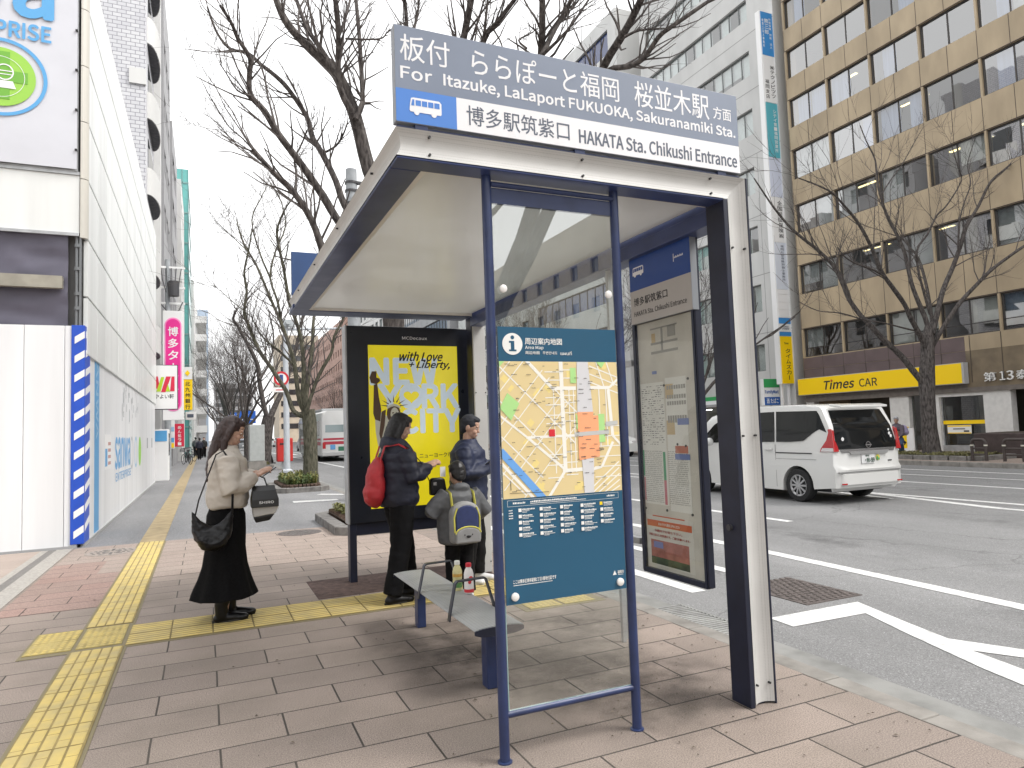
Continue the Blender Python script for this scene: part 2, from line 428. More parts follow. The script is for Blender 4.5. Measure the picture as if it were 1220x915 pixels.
g = MB(); g.quad((-900,-900,-.35), (900,-900,-.35), (900,900,-.35), (-900,900,-.35)); g.build('ground', EARTH, kind='structure')
RZ = -.06
g = MB(); g.box(3.38, 20.35, -60, 420, -.3, RZ); g.build('road', ASPH, kind='structure')
g = MB(); g.box(-30, 3.22, -60, 11.75, -.3, 0); g.build('pavement', SLAB, kind='structure')
g = MB(); g.box(-30, 3.22, 11.75, 420, -.3, 0); g.build('pavement_asphalt', ASPHS, kind='structure')
g = MB()
y = -60
while y < 300:
    g.box(3.22, 3.38, y, y+.594, -.3, -.003); y += .6
g.build('kerb', CONC, kind='structure', bevel=.012)
g = MB(); y = -60
while y < 60: g.box(3.38, 3.66, y, y+1.99, -.2, RZ+.006); y += 2
g.build('gutter', GUT, kind='structure')
g = MB(); g.box(20.35, 60, -60, 420, -.3, .08); g.build('far_pavement', SLABL, kind='structure')
g = MB(); y = -60
while y < 300: g.box(20.2, 20.35, y, y+1.19, -.3, .078); y += 1.2
g.build('far_kerb', CONC, kind='structure', bevel=.012)
# paler and redder slabs of the left-hand footway
g = MB(); g.box(-1.70, -.885, 7.47, 9.33, 0, .003); g.box(-1.70, -1.14, 9.33, 10.26, 0, .003); g.build('pavement_red', SLABR, kind='structure')
g = MB(); g.box(-1.70, -.885, 9.33, 11.74, 0, .0025); g.box(-.545, 2.9, 8.71, 11.74, 0, .003); g.build('pavement_pale', SLABL, kind='structure')
g = MB(); g.box(.95, 2.75, 6.62, 7.47, 0, .004); g.build('pavement_patch', mat('dark_red_patch', (.085, .052, .044), .9, var=.5, scale=16, bump=.6, bscale=90), kind='structure')
# forecourt strips in front of the hoarding
g = MB(); g.box(-30, -2.12, -20, 11.75, 0, .006); g.build('forecourt', FRONT, kind='structure')
g = MB()
yy = -20.0
while yy < 11.6:
    g.box(-1.93, -1.73, yy, min(yy+.895, 11.75), 0, .007); g.box(-2.12, -2.03, yy, min(yy+.895, 11.75), 0, .007); yy += .9
g.build('granite_edging', GRAN, kind='structure')
g = MB(); g.box(-2.03, -1.93, -20, 11.75, 0, .0065); g.build('granite_edging_dark', GRAND, kind='structure')

# noisy dark blotches on the paving under the shelter, fading outwards, and a repair in the road
def blotch_mat(name, col, sc, lo, hi, amt):
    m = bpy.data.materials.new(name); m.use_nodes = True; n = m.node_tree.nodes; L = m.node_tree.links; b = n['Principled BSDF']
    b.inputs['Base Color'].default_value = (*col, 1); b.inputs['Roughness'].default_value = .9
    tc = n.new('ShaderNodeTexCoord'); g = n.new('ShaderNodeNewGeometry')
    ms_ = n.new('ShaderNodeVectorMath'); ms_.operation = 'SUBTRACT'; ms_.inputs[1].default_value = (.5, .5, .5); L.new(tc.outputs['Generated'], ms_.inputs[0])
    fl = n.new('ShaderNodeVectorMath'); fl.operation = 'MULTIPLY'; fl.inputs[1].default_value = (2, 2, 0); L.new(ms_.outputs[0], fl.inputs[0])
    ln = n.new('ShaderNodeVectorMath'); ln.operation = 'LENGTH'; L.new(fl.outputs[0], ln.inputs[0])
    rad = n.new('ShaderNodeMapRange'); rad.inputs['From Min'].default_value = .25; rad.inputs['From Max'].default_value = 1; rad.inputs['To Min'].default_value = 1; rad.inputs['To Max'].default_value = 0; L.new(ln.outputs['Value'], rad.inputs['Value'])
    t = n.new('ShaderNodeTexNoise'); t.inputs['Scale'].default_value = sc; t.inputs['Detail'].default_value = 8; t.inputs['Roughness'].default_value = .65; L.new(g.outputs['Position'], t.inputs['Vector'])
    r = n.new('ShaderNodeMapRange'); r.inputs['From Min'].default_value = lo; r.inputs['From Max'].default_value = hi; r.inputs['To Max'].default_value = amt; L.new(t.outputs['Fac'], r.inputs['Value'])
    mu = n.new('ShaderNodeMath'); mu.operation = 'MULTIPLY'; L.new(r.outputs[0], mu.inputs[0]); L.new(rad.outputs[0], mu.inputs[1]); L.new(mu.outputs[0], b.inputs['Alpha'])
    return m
BLOTCH = blotch_mat('dark_blotch', (.035, .03, .027), 3.2, .32, .66, .62); STAIN2 = blotch_mat('oil_stain', (.03, .03, .03), 2.0, .46, .70, .30)
for nm, x0, x1, y0, y1, z, m_ in (('pavement_blotch', 1.5, 3.1, 2.5, 4.6, .0025, BLOTCH), ('pavement_blotch', .9, 2.3, 3.2, 5.9, .0032, BLOTCH), ('pavement_blotch', 2.0, 3.2, 4.2, 5.3, .0022, BLOTCH), ('road_stain', 9.2, 11.9, 2.5, 7.5, RZ+.002, STAIN2), ('road_stain', 6.6, 7.8, 3, 12, RZ+.003, STAIN2), ('road_stain', 5.3, 6.4, 2.6, 4.2, RZ+.0015, STAIN2), ('road_stain', 13.0, 14.6, 6, 16, RZ+.002, STAIN2)):
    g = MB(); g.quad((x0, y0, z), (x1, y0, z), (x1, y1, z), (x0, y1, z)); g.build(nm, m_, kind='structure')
# grit and leaf scraps trodden about the stop
g = MB(); rr_ = random.Random(31)
for k in range(420):
    c = rr_.random()
    if c < .45: x, y = rr_.gauss(2.1, .5), rr_.gauss(3.2, .55)
    elif c < .75: x, y = rr_.uniform(2.9, 3.2), rr_.uniform(1.5, 9)
    else: x, y = rr_.uniform(-1.5, 2.9), rr_.uniform(2.2, 8)
    if x > 3.18: continue
    a = rr_.uniform(0, 6.28); l = rr_.uniform(.003, .009) if c < .7 else rr_.uniform(.004, .016); w = l*rr_.uniform(.4, .8)
    p = [Vector((x+cos(a)*l, y+sin(a)*l, .006)), Vector((x-sin(a)*w, y+cos(a)*w, .009)), Vector((x-cos(a)*l, y-sin(a)*l, .007)), Vector((x+sin(a)*w, y-cos(a)*w, .012))]
    g.add(p, [(0, 1, 2, 3)])
g.build('grit', mat('grit_brown', (.16, .13, .10), .9, var=.7, scale=30), label='scattered grit and dry leaf scraps on the paving round the stop', cat='litter', kind='stuff')
# tactile paving: base sheets and raised bars
tb = MB(); bars = MB(); gr = MB()
def pad(mb, x0, x1, y0, y1, z, t=.003):   # low bar with sloped flanks
    e = .006
    mb.add([(x0,y0,z),(x1,y0,z),(x1,y1,z),(x0,y1,z),(x0+e,y0+e,z+t),(x1-e,y0+e,z+t),(x1-e,y1-e,z+t),(x0+e,y1-e,z+t)],
           [(4,5,6,7),(0,1,5,4),(1,2,6,5),(2,3,7,6),(3,0,4,7)])
gr.box(-.905, -.53, -20, 11.75, 0, .004)
gr.box(-1.215, -.885, 5.93, 6.64, 0, .0035); gr.box(-.56, 2.42, 5.90, 6.56, 0, .0035); gr.box(2.40, 3.16, 5.22, 6.56, 0, .0036)
yy = 5.97
def strip_tile(y0):
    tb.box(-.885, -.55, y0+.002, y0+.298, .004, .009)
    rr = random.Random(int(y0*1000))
    for i in range(5):
        x0 = -.878+i*.0655
        cut = y0+.06+.18*((i*2) % 5)/5
        pad(bars, x0, x0+.054, y0+.008, cut-.004, .009); pad(bars, x0, x0+.054, cut+.004, y0+.292, .009)
k = 0
while 5.93-.3*(k+1) > -6: strip_tile(5.93-.3*(k+1)); k += 1
k = 0
while 6.64+.3*(k+1) < 11.8: strip_tile(6.64+.3*k); k += 1
wb = MB()
def warn(x0, y0):
    wb.box(x0+.002, x0+.298, y0+.002, y0+.298, .004, .009)
    for i in range(6):
        for j in range(6):
            cx, cy = x0+.03+i*.048, y0+.03+j*.048
            bars.add([(cx+.017*cos(a)*1.15, cy+.013*sin(a), .009) for a in (0,1.05,2.1,3.14,4.19,5.24)]+[(cx+.011*cos(a), cy+.009*sin(a), .0135) for a in (0,1.05,2.1,3.14,4.19,5.24)],
                [(6,7,8,9,10,11)]+[(q,(q+1)%6,(q+1)%6+6,q+6) for q in range(6)])
for i in range(2):
    for j in range(2): warn(-1.195+.325*i, 6.0+.3*j)
for j in range(2):                                   # guide bars across, towards the kerb
    x = -.545
    while x < 2.35:
        y0 = 5.935+.305*j
        tb.box(x+.002, x+.298, y0, y0+.298, .004, .009)
        for i in range(5): pad(bars, x+.006, x+.294, y0+.012+i*.058, y0+.048+i*.058, .009)
        x += .3
for i in range(2):
    for j in range(4): warn(2.46+.32*i, 5.26+.315*j)
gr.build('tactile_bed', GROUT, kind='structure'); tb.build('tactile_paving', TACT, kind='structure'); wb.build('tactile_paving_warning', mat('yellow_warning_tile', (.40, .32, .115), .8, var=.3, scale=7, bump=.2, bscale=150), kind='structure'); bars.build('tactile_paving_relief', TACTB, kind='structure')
g = MB(); yy = 11.76
while yy < 130: g.box(-.89, -.555, yy, yy+.9, .0, .007); yy += .91
g.build('tactile_paving_tan', TACTF, kind='structure')

# road paint
z0 = RZ+.004
g = MB()
def flat(pts, t=0.0): g.poly([(x, y, z0+t) for x, y in pts])
flat([(4.06,4.25),(4.04,3.99),(4.79,3.97),(5.03,4.24)])
flat([(5.03,4.24),(4.79,3.97),(4.60,3.51),(4.47,3.16),(4.71,3.25),(4.82,3.62)])
flat([(4.71,3.25),(4.47,3.16),(4.33,2.78),(4.25,2.5),(4.12,2.0),(4.34,1.95),(4.60,3.01)])
flat([(4.71,3.25),(4.60,3.01),(4.73,2.78),(4.95,2.35),(5.12,2.42),(4.89,2.87)])
def rect(x0, x1, y0, y1): flat([(x0,y0),(x1,y0),(x1,y1),(x0,y1)])
rect(4.08, 4.24, 5.22, 12.0); rect(4.92, 5.06, 5.75, 12.0)
# edge line, bending gently at the bay
flat([(6.0,6.2),(5.9,4.2),(5.86,3.4),(5.80,-20),(5.96,-20),(6.03,3.4),(6.08,4.3),(6.16,6.2)])
flat([(6.0,6.2),(6.16,6.2),(6.2,9.0),(6.28,60),(6.28,200),(6.12,200),(6.12,60),(6.04,9.0)])
rect(8.1, 8.24, 8.0, 13.0)
for k in range(1, 14): rect(8.1, 8.24, 8.0+10*k, 13.0+10*k)
rect(8.1, 8.24, -12, -7)
flat([(12.40,-30),(12.56,-30),(12.56,80),(12.40,80)])
flat([(11.6,-30),(11.74,-30),(11.84,7.0),(12.4,9.6),(12.4,10.3),(11.70,7.3)])
flat([(11.70,9.1),(11.84,9.0),(12.40,11.3),(12.4,12.0)])
rect(11.72, 11.84, 9.1, 80)
rect(15.0, 15.14, -30, 120); rect(16.9, 17.02, -30, 120); rect(18.5, 18.66, -30, 200)
for k in range(9): rect(6.9+k*.95, 7.4+k*.95, 62, 66)
g.build('road_markings', LINE, kind='structure')
g = MB(); g.poly([(1.84,16.42,.006),(2.82,16.25,.006),(2.84,16.62,.006),(1.86,16.82,.006)]); g.poly([(2.6,18.2,.006),(3.2,17.6,.006),(3.2,17.9,.006),(2.75,18.4,.006)])
g.build('bay_line', LINE, kind='structure')
# manhole, with raised lattice
c = thing('manhole_cover', 'rusty brown lattice-patterned iron access cover set in the bus bay', 'manhole', (4.92, 4.78, RZ))
g = MB(); g.box(4.60, 5.26, 4.38, 5.20, RZ-.01, RZ+.006); g.build('plate', MESHG, c)
g = MB()
for i in range(9):
    for j in range(11):
        x, y = 4.635+.07*i+(.035 if j % 2 else 0), 4.41+.075*j
        if x < 5.22: g.box(x, x+.05, y, y+.055, RZ+.006, RZ+.012)
g.build('tread', MESHG, c, bevel=.004, seg=1)
c = thing('drain_grate', 'pale steel drain grate let into the gutter beside the kerb', 'drain', (3.6, 4.5, RZ))
g = MB()
for k in range(20): g.box(3.44, 3.72, 4.05+.045*k, 4.07+.045*k, RZ-.02, RZ+.012)
g.box(3.43, 3.45, 4.04, 4.95, RZ-.02, RZ+.012); g.box(3.71, 3.73, 4.04, 4.95, RZ-.02, RZ+.012)
g.build('grating', mat('grate_steel', (.34, .34, .33), .6, metal=.3, var=.3), c)
for x, y, lab in ((-1.17, 11.05, 'round iron manhole lid in the paving near the hoarding corner'), (1.35, 11.3, 'round grey manhole lid in the paving in front of the planter bed')):
    c = thing('manhole', lab, 'manhole', (x, y, 0))
    g = MB(); g.lathe((x, y, 0), [(.33, .003), (.33, .006), (.30, .007), (.02, .007)], 32); g.build('lid', MESHG if x > 0 else mat('lid_concrete', (.30, .26, .23), .8, var=.3, scale=30), c)
    g = MB()
    for q in range(12):
        a = q*pi/6
        for rr in (.1, .17, .24): g.box(x+rr*cos(a)-.018, x+rr*cos(a)+.018, y+rr*sin(a)-.018, y+rr*sin(a)+.018, .007, .011)
    g.build('tread', mat('lid_tread', (.16, .15, .14), .6, var=.3), c)
# ================================================================== bus shelter
PERF = mat('perforated_white_steel', (.50, .495, .48), .6, var=.10, scale=3, bump=.12, bscale=240)
n = PERF.node_tree.nodes; L = PERF.node_tree.links
g_ = n.new('ShaderNodeNewGeometry'); v_ = n.new('ShaderNodeTexVoronoi'); v_.inputs['Scale'].default_value = 130; v_.inputs['Randomness'].default_value = 0
L.new(g_.outputs['Position'], v_.inputs['Vector'])
r_ = n.new('ShaderNodeMapRange'); r_.inputs['From Min'].default_value = .22; r_.inputs['From Max'].default_value = .34; r_.inputs['To Min'].default_value = .72; r_.inputs['To Max'].default_value = 1
L.new(v_.outputs['Distance'], r_.inputs['Value'])
b_ = n['Principled BSDF']; src = b_.inputs['Base Color'].links[0].from_socket
h_ = n.new('ShaderNodeHueSaturation'); L.new(src, h_.inputs['Color']); L.new(r_.outputs[0], h_.inputs['Value']); L.new(h_.outputs[0], b_.inputs['Base Color'])

def ceiling_mat():
    m = bpy.data.materials.new('translucent_ceiling'); m.use_nodes = True
    n = m.node_tree.nodes; L = m.node_tree.links; b = n['Principled BSDF']
    b.inputs['Base Color'].default_value = (.68, .68, .675, 1); b.inputs['Roughness'].default_value = .28
    t = n.new('ShaderNodeBsdfTranslucent'); t.inputs[0].default_value = (.68, .675, .66, 1)
    mx = n.new('ShaderNodeMixShader')
    g = n.new('ShaderNodeNewGeometry'); no = n.new('ShaderNodeTexNoise'); no.inputs['Scale'].default_value = 1.1; no.inputs['Detail'].default_value = 3
    L.new(g.outputs['Position'], no.inputs['Vector'])
    r = n.new('ShaderNodeMapRange'); r.inputs['From Min'].default_value = .3; r.inputs['From Max'].default_value = .7; r.inputs['To Min'].default_value = .32; r.inputs['To Max'].default_value = .46
    L.new(no.outputs['Fac'], r.inputs['Value']); L.new(r.outputs[0], mx.inputs[0])
    L.new(b.outputs[0], mx.inputs[1]); L.new(t.outputs[0], mx.inputs[2]); L.new(mx.outputs[0], n['Material Output'].inputs[0])
    return m
CEIL = ceiling_mat()
SGREY = mat('sign_grey', srgb(122, 132, 150), .35, var=.08, scale=4)
SBLUE = mat('sign_blue', srgb(74, 128, 205), .35)
SWHITE = mat('sign_white', (.80, .80, .82), .35)
STXT = mat('sign_dark_grey_ink', srgb(84, 92, 108), .5)
SIDE = mat('sign_side', (.28, .30, .33), .4)
SCREW = mat('screw_black', (.02, .02, .02), .5)
GLASS = glass('screen_glass', (.90, .93, .925), 3.0)

sh = thing('bus_shelter', 'white and navy bus shelter with flat roof and long grey destination sign on top', 'bus shelter', (2.69, 5.0, 0))
N = 9
def cove(t): return .026*(1-(2*t-1)**2)
g = MB()
def strip(f0, f1):
    g.rings([[f0(k/(N-1)) for k in range(N)], [f1(k/(N-1)) for k in range(N)]], cap=False, closed=False)
XO, XI, ZO, ZI, YF, XL, YB = 2.756, 2.626, 2.847, 2.72, 2.88, .775, 7.09
# front strip (t=0 upper edge)
strip(lambda t: (XL+cove(t), YF+cove(t), ZO-t*(ZO-ZI)), lambda t: (XO-t*(XO-XI), YF+cove(t), ZO-t*(ZO-ZI)))
strip(lambda t: (XO-t*(XO-XI), YF+cove(t), ZO-t*(ZO-ZI)), lambda t: (XO-t*(XO-XI), YF+cove(t), 0.012))
strip(lambda t: (XL+cove(t), YB, ZO-t*(ZO-ZI)), lambda t: (XL+cove(t), YF+cove(t), ZO-t*(ZO-ZI)))
strip(lambda t: (XO-t*(XO-XI), YB-cove(t), ZO-t*(ZO-ZI)), lambda t: (XL+cove(t), YB-cove(t), ZO-t*(ZO-ZI)))
fascia = g.build('fascia', PERF, sh, smooth=True)
screws = []
for x, z in ((.93, ZO-.025), (.93, ZI+.02), (1.72, ZO-.025), (1.72, ZI+.02), (2.52, ZO-.025), (2.52, ZI+.02)):
    screws.append(((x, YF+.001, z), (x, YF+.014, z)))
for z in (.11, 1.42, 2.45):
    for x in (XI+.022, XO-.022): screws.append(((x, YF+.001, z), (x, YF+.016, z)))
for y in (3.4, 4.4, 5.4, 6.4): screws.append(((XL+.002, y, ZO-.025), (XL+.014, y, ZO-.025)))
for a_, c_ in screws:
    g = MB(); g.cyl(a_, c_, .006, n=10); g.build('screw', SCREW, fascia)
# navy box frame under the fascia
g = MB()
g.box(XL+.004, 2.60, YF+.003, 3.01, ZI-.012, ZI-.001); g.box(XL+.03, 2.60, YF+.03, 3.01, ZI-.001, ZI+.05); g.box(XL+.003, .925, 3.012, 6.80, ZI-.0125, ZI-.001); g.box(XL+.03, .925, 3.012, 6.80, ZI-.001, ZI+.05)
g.box(XL+.004, 2.60, 6.80, YB-.003, ZI-.012, ZI+.05)
g.box(XL+.04, XO-.03, YF+.032, YF+.05, ZI+.05, ZO-.002); g.box(XL+.03, XL+.05, YF+.05, YB-.05, ZI+.05, ZO-.002)
g.build('roof_frame', mat('navy_roof_coat', (.034, .052, .15), .32, var=.2, scale=5), sh, bevel=.004)
g = MB(); g.box(2.60, 2.74, 3.03, 6.84, 2.61, 2.70); g.box(2.62, 2.735, 3.03, 6.84, 2.70, 2.83)
g.build('rear_beam', mat('navy_roof_coat', (.034, .052, .15), .32, var=.2, scale=5), sh, bevel=.005)
g = MB(); g.box(.925, 2.60, 3.01, 6.80, ZI+.02, ZI+.026); g.build('ceiling_panel', CEIL, sh)
g = MB()
g.box(.925, .955, 3.012, 6.798, ZI-.006, ZI+.019); g.box(.955, 2.598, 6.765, 6.798, ZI-.006, ZI+.019); g.box(.955, 2.598, 3.012, 3.035, ZI-.006, ZI+.019)
g.build('ceiling_trim', mat('trim_white', (.68, .66, .62), .4), sh, bevel=.003)
# pillars
g = MB(); g.box(2.594, XI-.001, YF, 3.025, 0, ZI); g.box(XI-.001, XO, YF+.032, 3.025, 0, ZI); g.box(XO+.001, XO+.014, YF-.004, 3.03, 0, ZO+.004)
pl = g.build('pillar', NAVYD, sh, bevel=.004)
g = MB(); g.cyl((2.596, 2.96, .93), (2.575, 2.96, .93), .016, n=14); g.build('lock', DARKG, pl)
g = MB(); g.box(2.62, 2.77, 6.86, 7.02, 0, ZI)
pl = g.build('pillar', NAVYD, sh, bevel=.004)
g = MB(); g.box(2.625, 2.765, 6.83, 6.858, .01, ZI-.005); pf = g.build('pillar_cover', PERF, pl, bevel=.006)
g = MB()
for z in (.12, 1.1, 1.9): g.cyl((2.75, 6.824, z), (2.75, 6.84, z), .007, n=8); g.cyl((2.64, 6.824, z), (2.64, 6.84, z), .007, n=8)
g.build('pillar_screw', SCREW, pl)
# end screen: two tubes, rails, glass
PY = 2.968
for x in (1.232, 1.944):
    g = MB(); g.tube([(x, PY, 0), (x, PY, ZI-.005)], .0235, 20); p_ = g.build('screen_post', NAVY, sh, smooth=True)
    g = MB(); g.lathe((x, PY, 0), [(.034, 0), (.034, .006), (.026, .008)], 20); g.build('post_foot', NAVY, p_)
g = MB(); g.tube([(1.25, PY-.012, 2.668), (1.93, PY-.012, 2.668)], .013, 12); g.box(1.25, 1.93, PY-.004, PY+.016, 2.58, 2.655); g.build('top_rail', NAVY, sh, smooth=True)
g = MB(); g.tube([(1.25, PY, .205), (1.93, PY, .205)], .016, 12); g.build('bottom_rail', NAVY, sh, smooth=True)
g = MB(); g.box(1.258, 1.918, PY-.003, PY+.003, .222, 2.58); g.build('glass_pane', GLASS, sh)
EDGE = mat('glass_edge', (.30, .42, .40), .2)
g = MB(); g.box(1.2575, 1.2615, PY-.0034, PY+.0034, .222, .69); g.box(1.258, 1.918, PY-.0034, PY+.0034, .2185, .2215); g.build('glass_edge', EDGE, sh)
# ---------------- sign on the roof
sg = MB(); SY = 2.90
sg.box(.781, 2.748, SY, SY+.05, 2.880, 3.330); sign = sg.build('roof_sign', SIDE, sh, bevel=.003)
ux, uz = Vector((1, 0, 0)), Vector((0, 0, 1))
def sface(x0, x1, z0, z1, m, name, d=.0015):
    q = MB(); q.box(x0, x1, SY-d, SY+.0005, z0, z1); return q.build(name, m, sign)
sface(.784, 2.745, 3.036, 3.327, SGREY, 'grey_field'); sface(.784, 1.069, 2.883, 3.0358, SBLUE, 'blue_field'); sface(1.0692, 2.745, 2.883, 3.0358, SWHITE, 'white_field')
def st(s, x0, x1, z0, z1, m=SWHITE, bold=.0, **k): text(s, 'lettering', m, sign, (x0, SY-.0016, z0), ux, uz, x1-x0, z1-z0, bold, **k)
st('板付', .808, 1.042, 3.168, 3.290, bold=.004)
st('ららぽーと福岡', 1.15, 1.962, 3.160, 3.290, bold=.004)
st('桜並木駅', 2.058, 2.546, 3.158, 3.296, bold=.004)
st('方面', 2.575, 2.700, 3.172, 3.242, bold=.012)
st('For', .808, .954, 3.082, 3.138, bold=.026)
st('Itazuke, LaLaport FUKUOKA, Sakuranamiki Sta.', 1.01, 2.722, 3.068, 3.140, bold=.026)
st('博多駅筑紫口', 1.118, 1.660, 2.914, 3.008, STXT, bold=.005)
st('HAKATA Sta. Chikushi Entrance', 1.715, 2.724, 2.913, 2.986, STXT, bold=.024)
def bus_icon(o, u, v, w, h, white, back, par, d=.0012):
    o, u, v = Vector(o), Vector(u), Vector(v); nn = u.cross(v)
    P = lambda x, y, k=1: o+u*(x*w)+v*(y*h)+nn*(d*k)
    q = MB()
    q.prism([P(.03,.12), P(.0,.22), P(.02,.62), P(.05,.95), P(.12,1), P(.93,1), P(1,.85), P(1,.2), P(.97,.12)], nn*.0006)
    for cx in (.22, .76): q.prism([P(cx+.085*cos(a), .11+.085*sin(a)*w/h*1.0, 1.25) for a in [k*pi/8 for k in range(16)]], nn*.0006)
    q.build('bus_symbol', white, par)
    q = MB()
    q.prism([P(.05,.5,1.6), P(.09,.88,1.6), P(.15,.88,1.6), P(.15,.5,1.6)], nn*.0006)
    for k in range(4): q.prism([P(.19+.195*k,.52,1.6), P(.19+.195*k,.86,1.6), P(.355+.195*k,.86,1.6), P(.355+.195*k,.52,1.6)], nn*.0006)
    q.build('bus_symbol_window', back, par)
bus_icon((.845, SY-.0016, 2.925), ux, uz, .15, .075, SWHITE, SBLUE, sign)
g = MB()
for x in (.90, 1.72, 2.62): g.box(x-.03, x+.03, SY+.005, SY+.045, 2.838, 2.882)
g.box(.79, 2.745, SY+.012, SY+.04, 2.850, 2.872)
g.build('sign_bracket', NAVY, sign, bevel=.002)
# sign at the far end of the roof, seen from behind
g = MB(); g.box(.80, 2.74, 7.05, 7.10, 2.905, 3.345); b2 = g.build('end_sign', mat('sign_back_blue', srgb(40, 68, 112), .4, var=.1), sh, bevel=.003)
g = MB(); g.box(.9, 2.65, 7.06, 7.09, ZO-.01, 2.906); g.build('sign_bracket', NAVY, b2)
# ---------------- area map board on the screen
TEAL = mat('map_teal', srgb(36, 84, 112), .3, var=.05, scale=3)
MWHITE = mat('map_white', (.78, .78, .76), .4)
mp_ = MB(); MY = 2.958
mp_.box(1.262, 1.912, MY, MY+.006, .692, 1.985); board = mp_.build('map_board', TEAL, sh)
def mq(pts, m, name, d): # flat print on the board
    q = MB()
    for k, p in enumerate(pts): q.add([(x, MY-d-k*6e-6, z) for x, z in p], [tuple(range(len(p)))])
    return q.build(name, m, board)
def clip(poly, x0, x1, z0, z1):
    for ax, lim, sgn in ((0,x0,1),(0,x1,-1),(1,z0,1),(1,z1,-1)):
        o = []
        for i in range(len(poly)):
            a, b = poly[i-1], poly[i]
            ina, inb = sgn*(a[ax]-lim) >= 0, sgn*(b[ax]-lim) >= 0
            if ina != inb:
                t = (lim-a[ax])/(b[ax]-a[ax]); o.append((a[0]+t*(b[0]-a[0]), a[1]+t*(b[1]-a[1])))
            if inb: o.append(b)
        poly = o
        if not poly: return None
    return poly if len(poly) > 2 else None
MX0, MX1, MZ0, MZ1 = 1.263, 1.911, 1.176, 1.82
def mpoly(polys, m, name, d):
    c_ = [clip(p, MX0, MX1, MZ0, MZ1) for p in polys]; return mq([p for p in c_ if p], m, name, d)
def road(a, b, w):
    dx, dz = b[0]-a[0], b[1]-a[1]; l = sqrt(dx*dx+dz*dz); px, pz = -dz/l*w/2, dx/l*w/2
    return [(a[0]+px, a[1]+pz), (b[0]+px, b[1]+pz), (b[0]-px, b[1]-pz), (a[0]-px, a[1]-pz)][::-1]
mq([[(MX0,MZ0),(MX1,MZ0),(MX1,MZ1),(MX0,MZ1)]], mat('map_block', srgb(216, 196, 146), .45), 'map_ground', .0006)
rd = random.Random(3); P2 = []
for k in range(26):
    x, z = rd.uniform(MX0, MX1), rd.uniform(MZ0, MZ1); a = .82 if x < 1.56 else 0
    w, h = rd.uniform(.02, .05), rd.uniform(.015, .04)
    P2.append([(x+sx*w*cos(a)-sz*h*sin(a), z+sx*w*sin(a)+sz*h*cos(a)) for sx, sz in ((-.5,-.5),(.5,-.5),(.5,.5),(-.5,.5))])
mpoly(P2, mat('map_block_pale', srgb(228, 208, 136), .45), 'map_block', .0009)
R = []
d1, d2 = (.72, -.69), (.66, .75)           # the slanting grid of the left half
for k in range(-2, 7):
    s = (1.24+.062*k, 1.84-.11*k) if False else (1.30+.060*k*.75, 1.43+.060*k*.66)
    R.append(road((s[0]-.5*d1[0], s[1]-.5*d1[1]), (s[0]+.24*d1[0], s[1]+.24*d1[1]), .0065)) if k % 2 == 0 else None
for k in range(-3, 8):
    s = (1.28+.052*k*.72, 1.62-.052*k*.69)
    R.append(road((s[0]-.3*d2[0], s[1]-.3*d2[1]), (s[0]+.26*d2[0], s[1]+.26*d2[1]), .0045)) if k % 3 else None
for z in (1.27, 1.33, 1.38, 1.53, 1.57, 1.62, 1.655, 1.74, 1.78): R.append(road((1.60, z), (1.665, z), .005)); R.append(road((1.50, z-.01), (1.585, z-.01), .005))
for x in (1.545, 1.63, 1.655): R.append(road((x, 1.28), (x, 1.69), .005))
for k in range(6):
    R.append(road((1.76+.03*k, 1.82), (1.80+.03*k, 1.70), .006) if k % 2 else road((1.75, 1.80-.02*k), (1.92, 1.74-.02*k), .006))
    R.append(road((1.76, 1.50-.05*k), (1.92, 1.50-.05*k), .005)); R.append(road((1.70+.035*k, 1.17), (1.90, 1.32-.03*k), .006))
for x in (1.80, 1.84): R.append(road((x, 1.4), (x, 1.69), .006))
BIG = [road((1.40,1.83),(1.545,1.685),.016), road((1.59,1.83),(1.595,1.29),.021), road((1.54,1.69),(1.67,1.69),.018), road((1.75,1.692),(1.86,1.692),.016), road((1.855,1.68),(1.87,1.45),.018), road((1.86,1.69),(1.92,1.74),.012),
       road((1.25,1.57),(1.40,1.455),.010), road((1.39,1.457),(1.66,1.459),.012), road((1.40,1.455),(1.60,1.29),.013), road((1.58,1.29),(1.70,1.293),.018), road((1.60,1.30),(1.50,1.17),.014), road((1.75,1.29),(1.80,1.30),.014), road((1.80,1.30),(1.87,1.42),.014), road((1.87,1.45),(1.92,1.40),.012), road((1.26,1.34),(1.42,1.17),.014)]
mpoly(R+BIG, mat('map_road', srgb(232, 230, 222), .45), 'map_road', .0013)
mpoly([[(1.68,1.83),(1.742,1.83),(1.762,1.56),(1.755,1.33),(1.748,1.17),(1.695,1.17),(1.688,1.33),(1.672,1.56)][::-1]], mat('map_rail', srgb(205, 205, 208), .45), 'map_railway', .0026)
mpoly([[(1.672,1.572),(1.762,1.572),(1.762,1.552),(1.79,1.552),(1.79,1.35),(1.672,1.336)][::-1]], mat('map_station', srgb(240, 166, 122), .45), 'map_station', .0032)
mpoly([road((1.255,1.40),(1.47,1.165),.036)], mat('map_river', srgb(104, 160, 222), .45), 'map_river', .0026)
mpoly([[(1.30,1.67),(1.36,1.62),(1.315,1.54),(1.258,1.60)][::-1], [(1.64,1.79),(1.672,1.79),(1.672,1.715),(1.64,1.715)][::-1], [(1.79,1.56),(1.825,1.56),(1.825,1.42),(1.79,1.42)][::-1], [(1.26,1.83),(1.30,1.83),(1.26,1.79)], [(1.78,1.83),(1.85,1.83),(1.82,1.79)], [(1.664,1.49),(1.672,1.49),(1.672,1.56),(1.664,1.56)]], mat('map_park', srgb(168, 214, 138), .45), 'map_park', .0028)
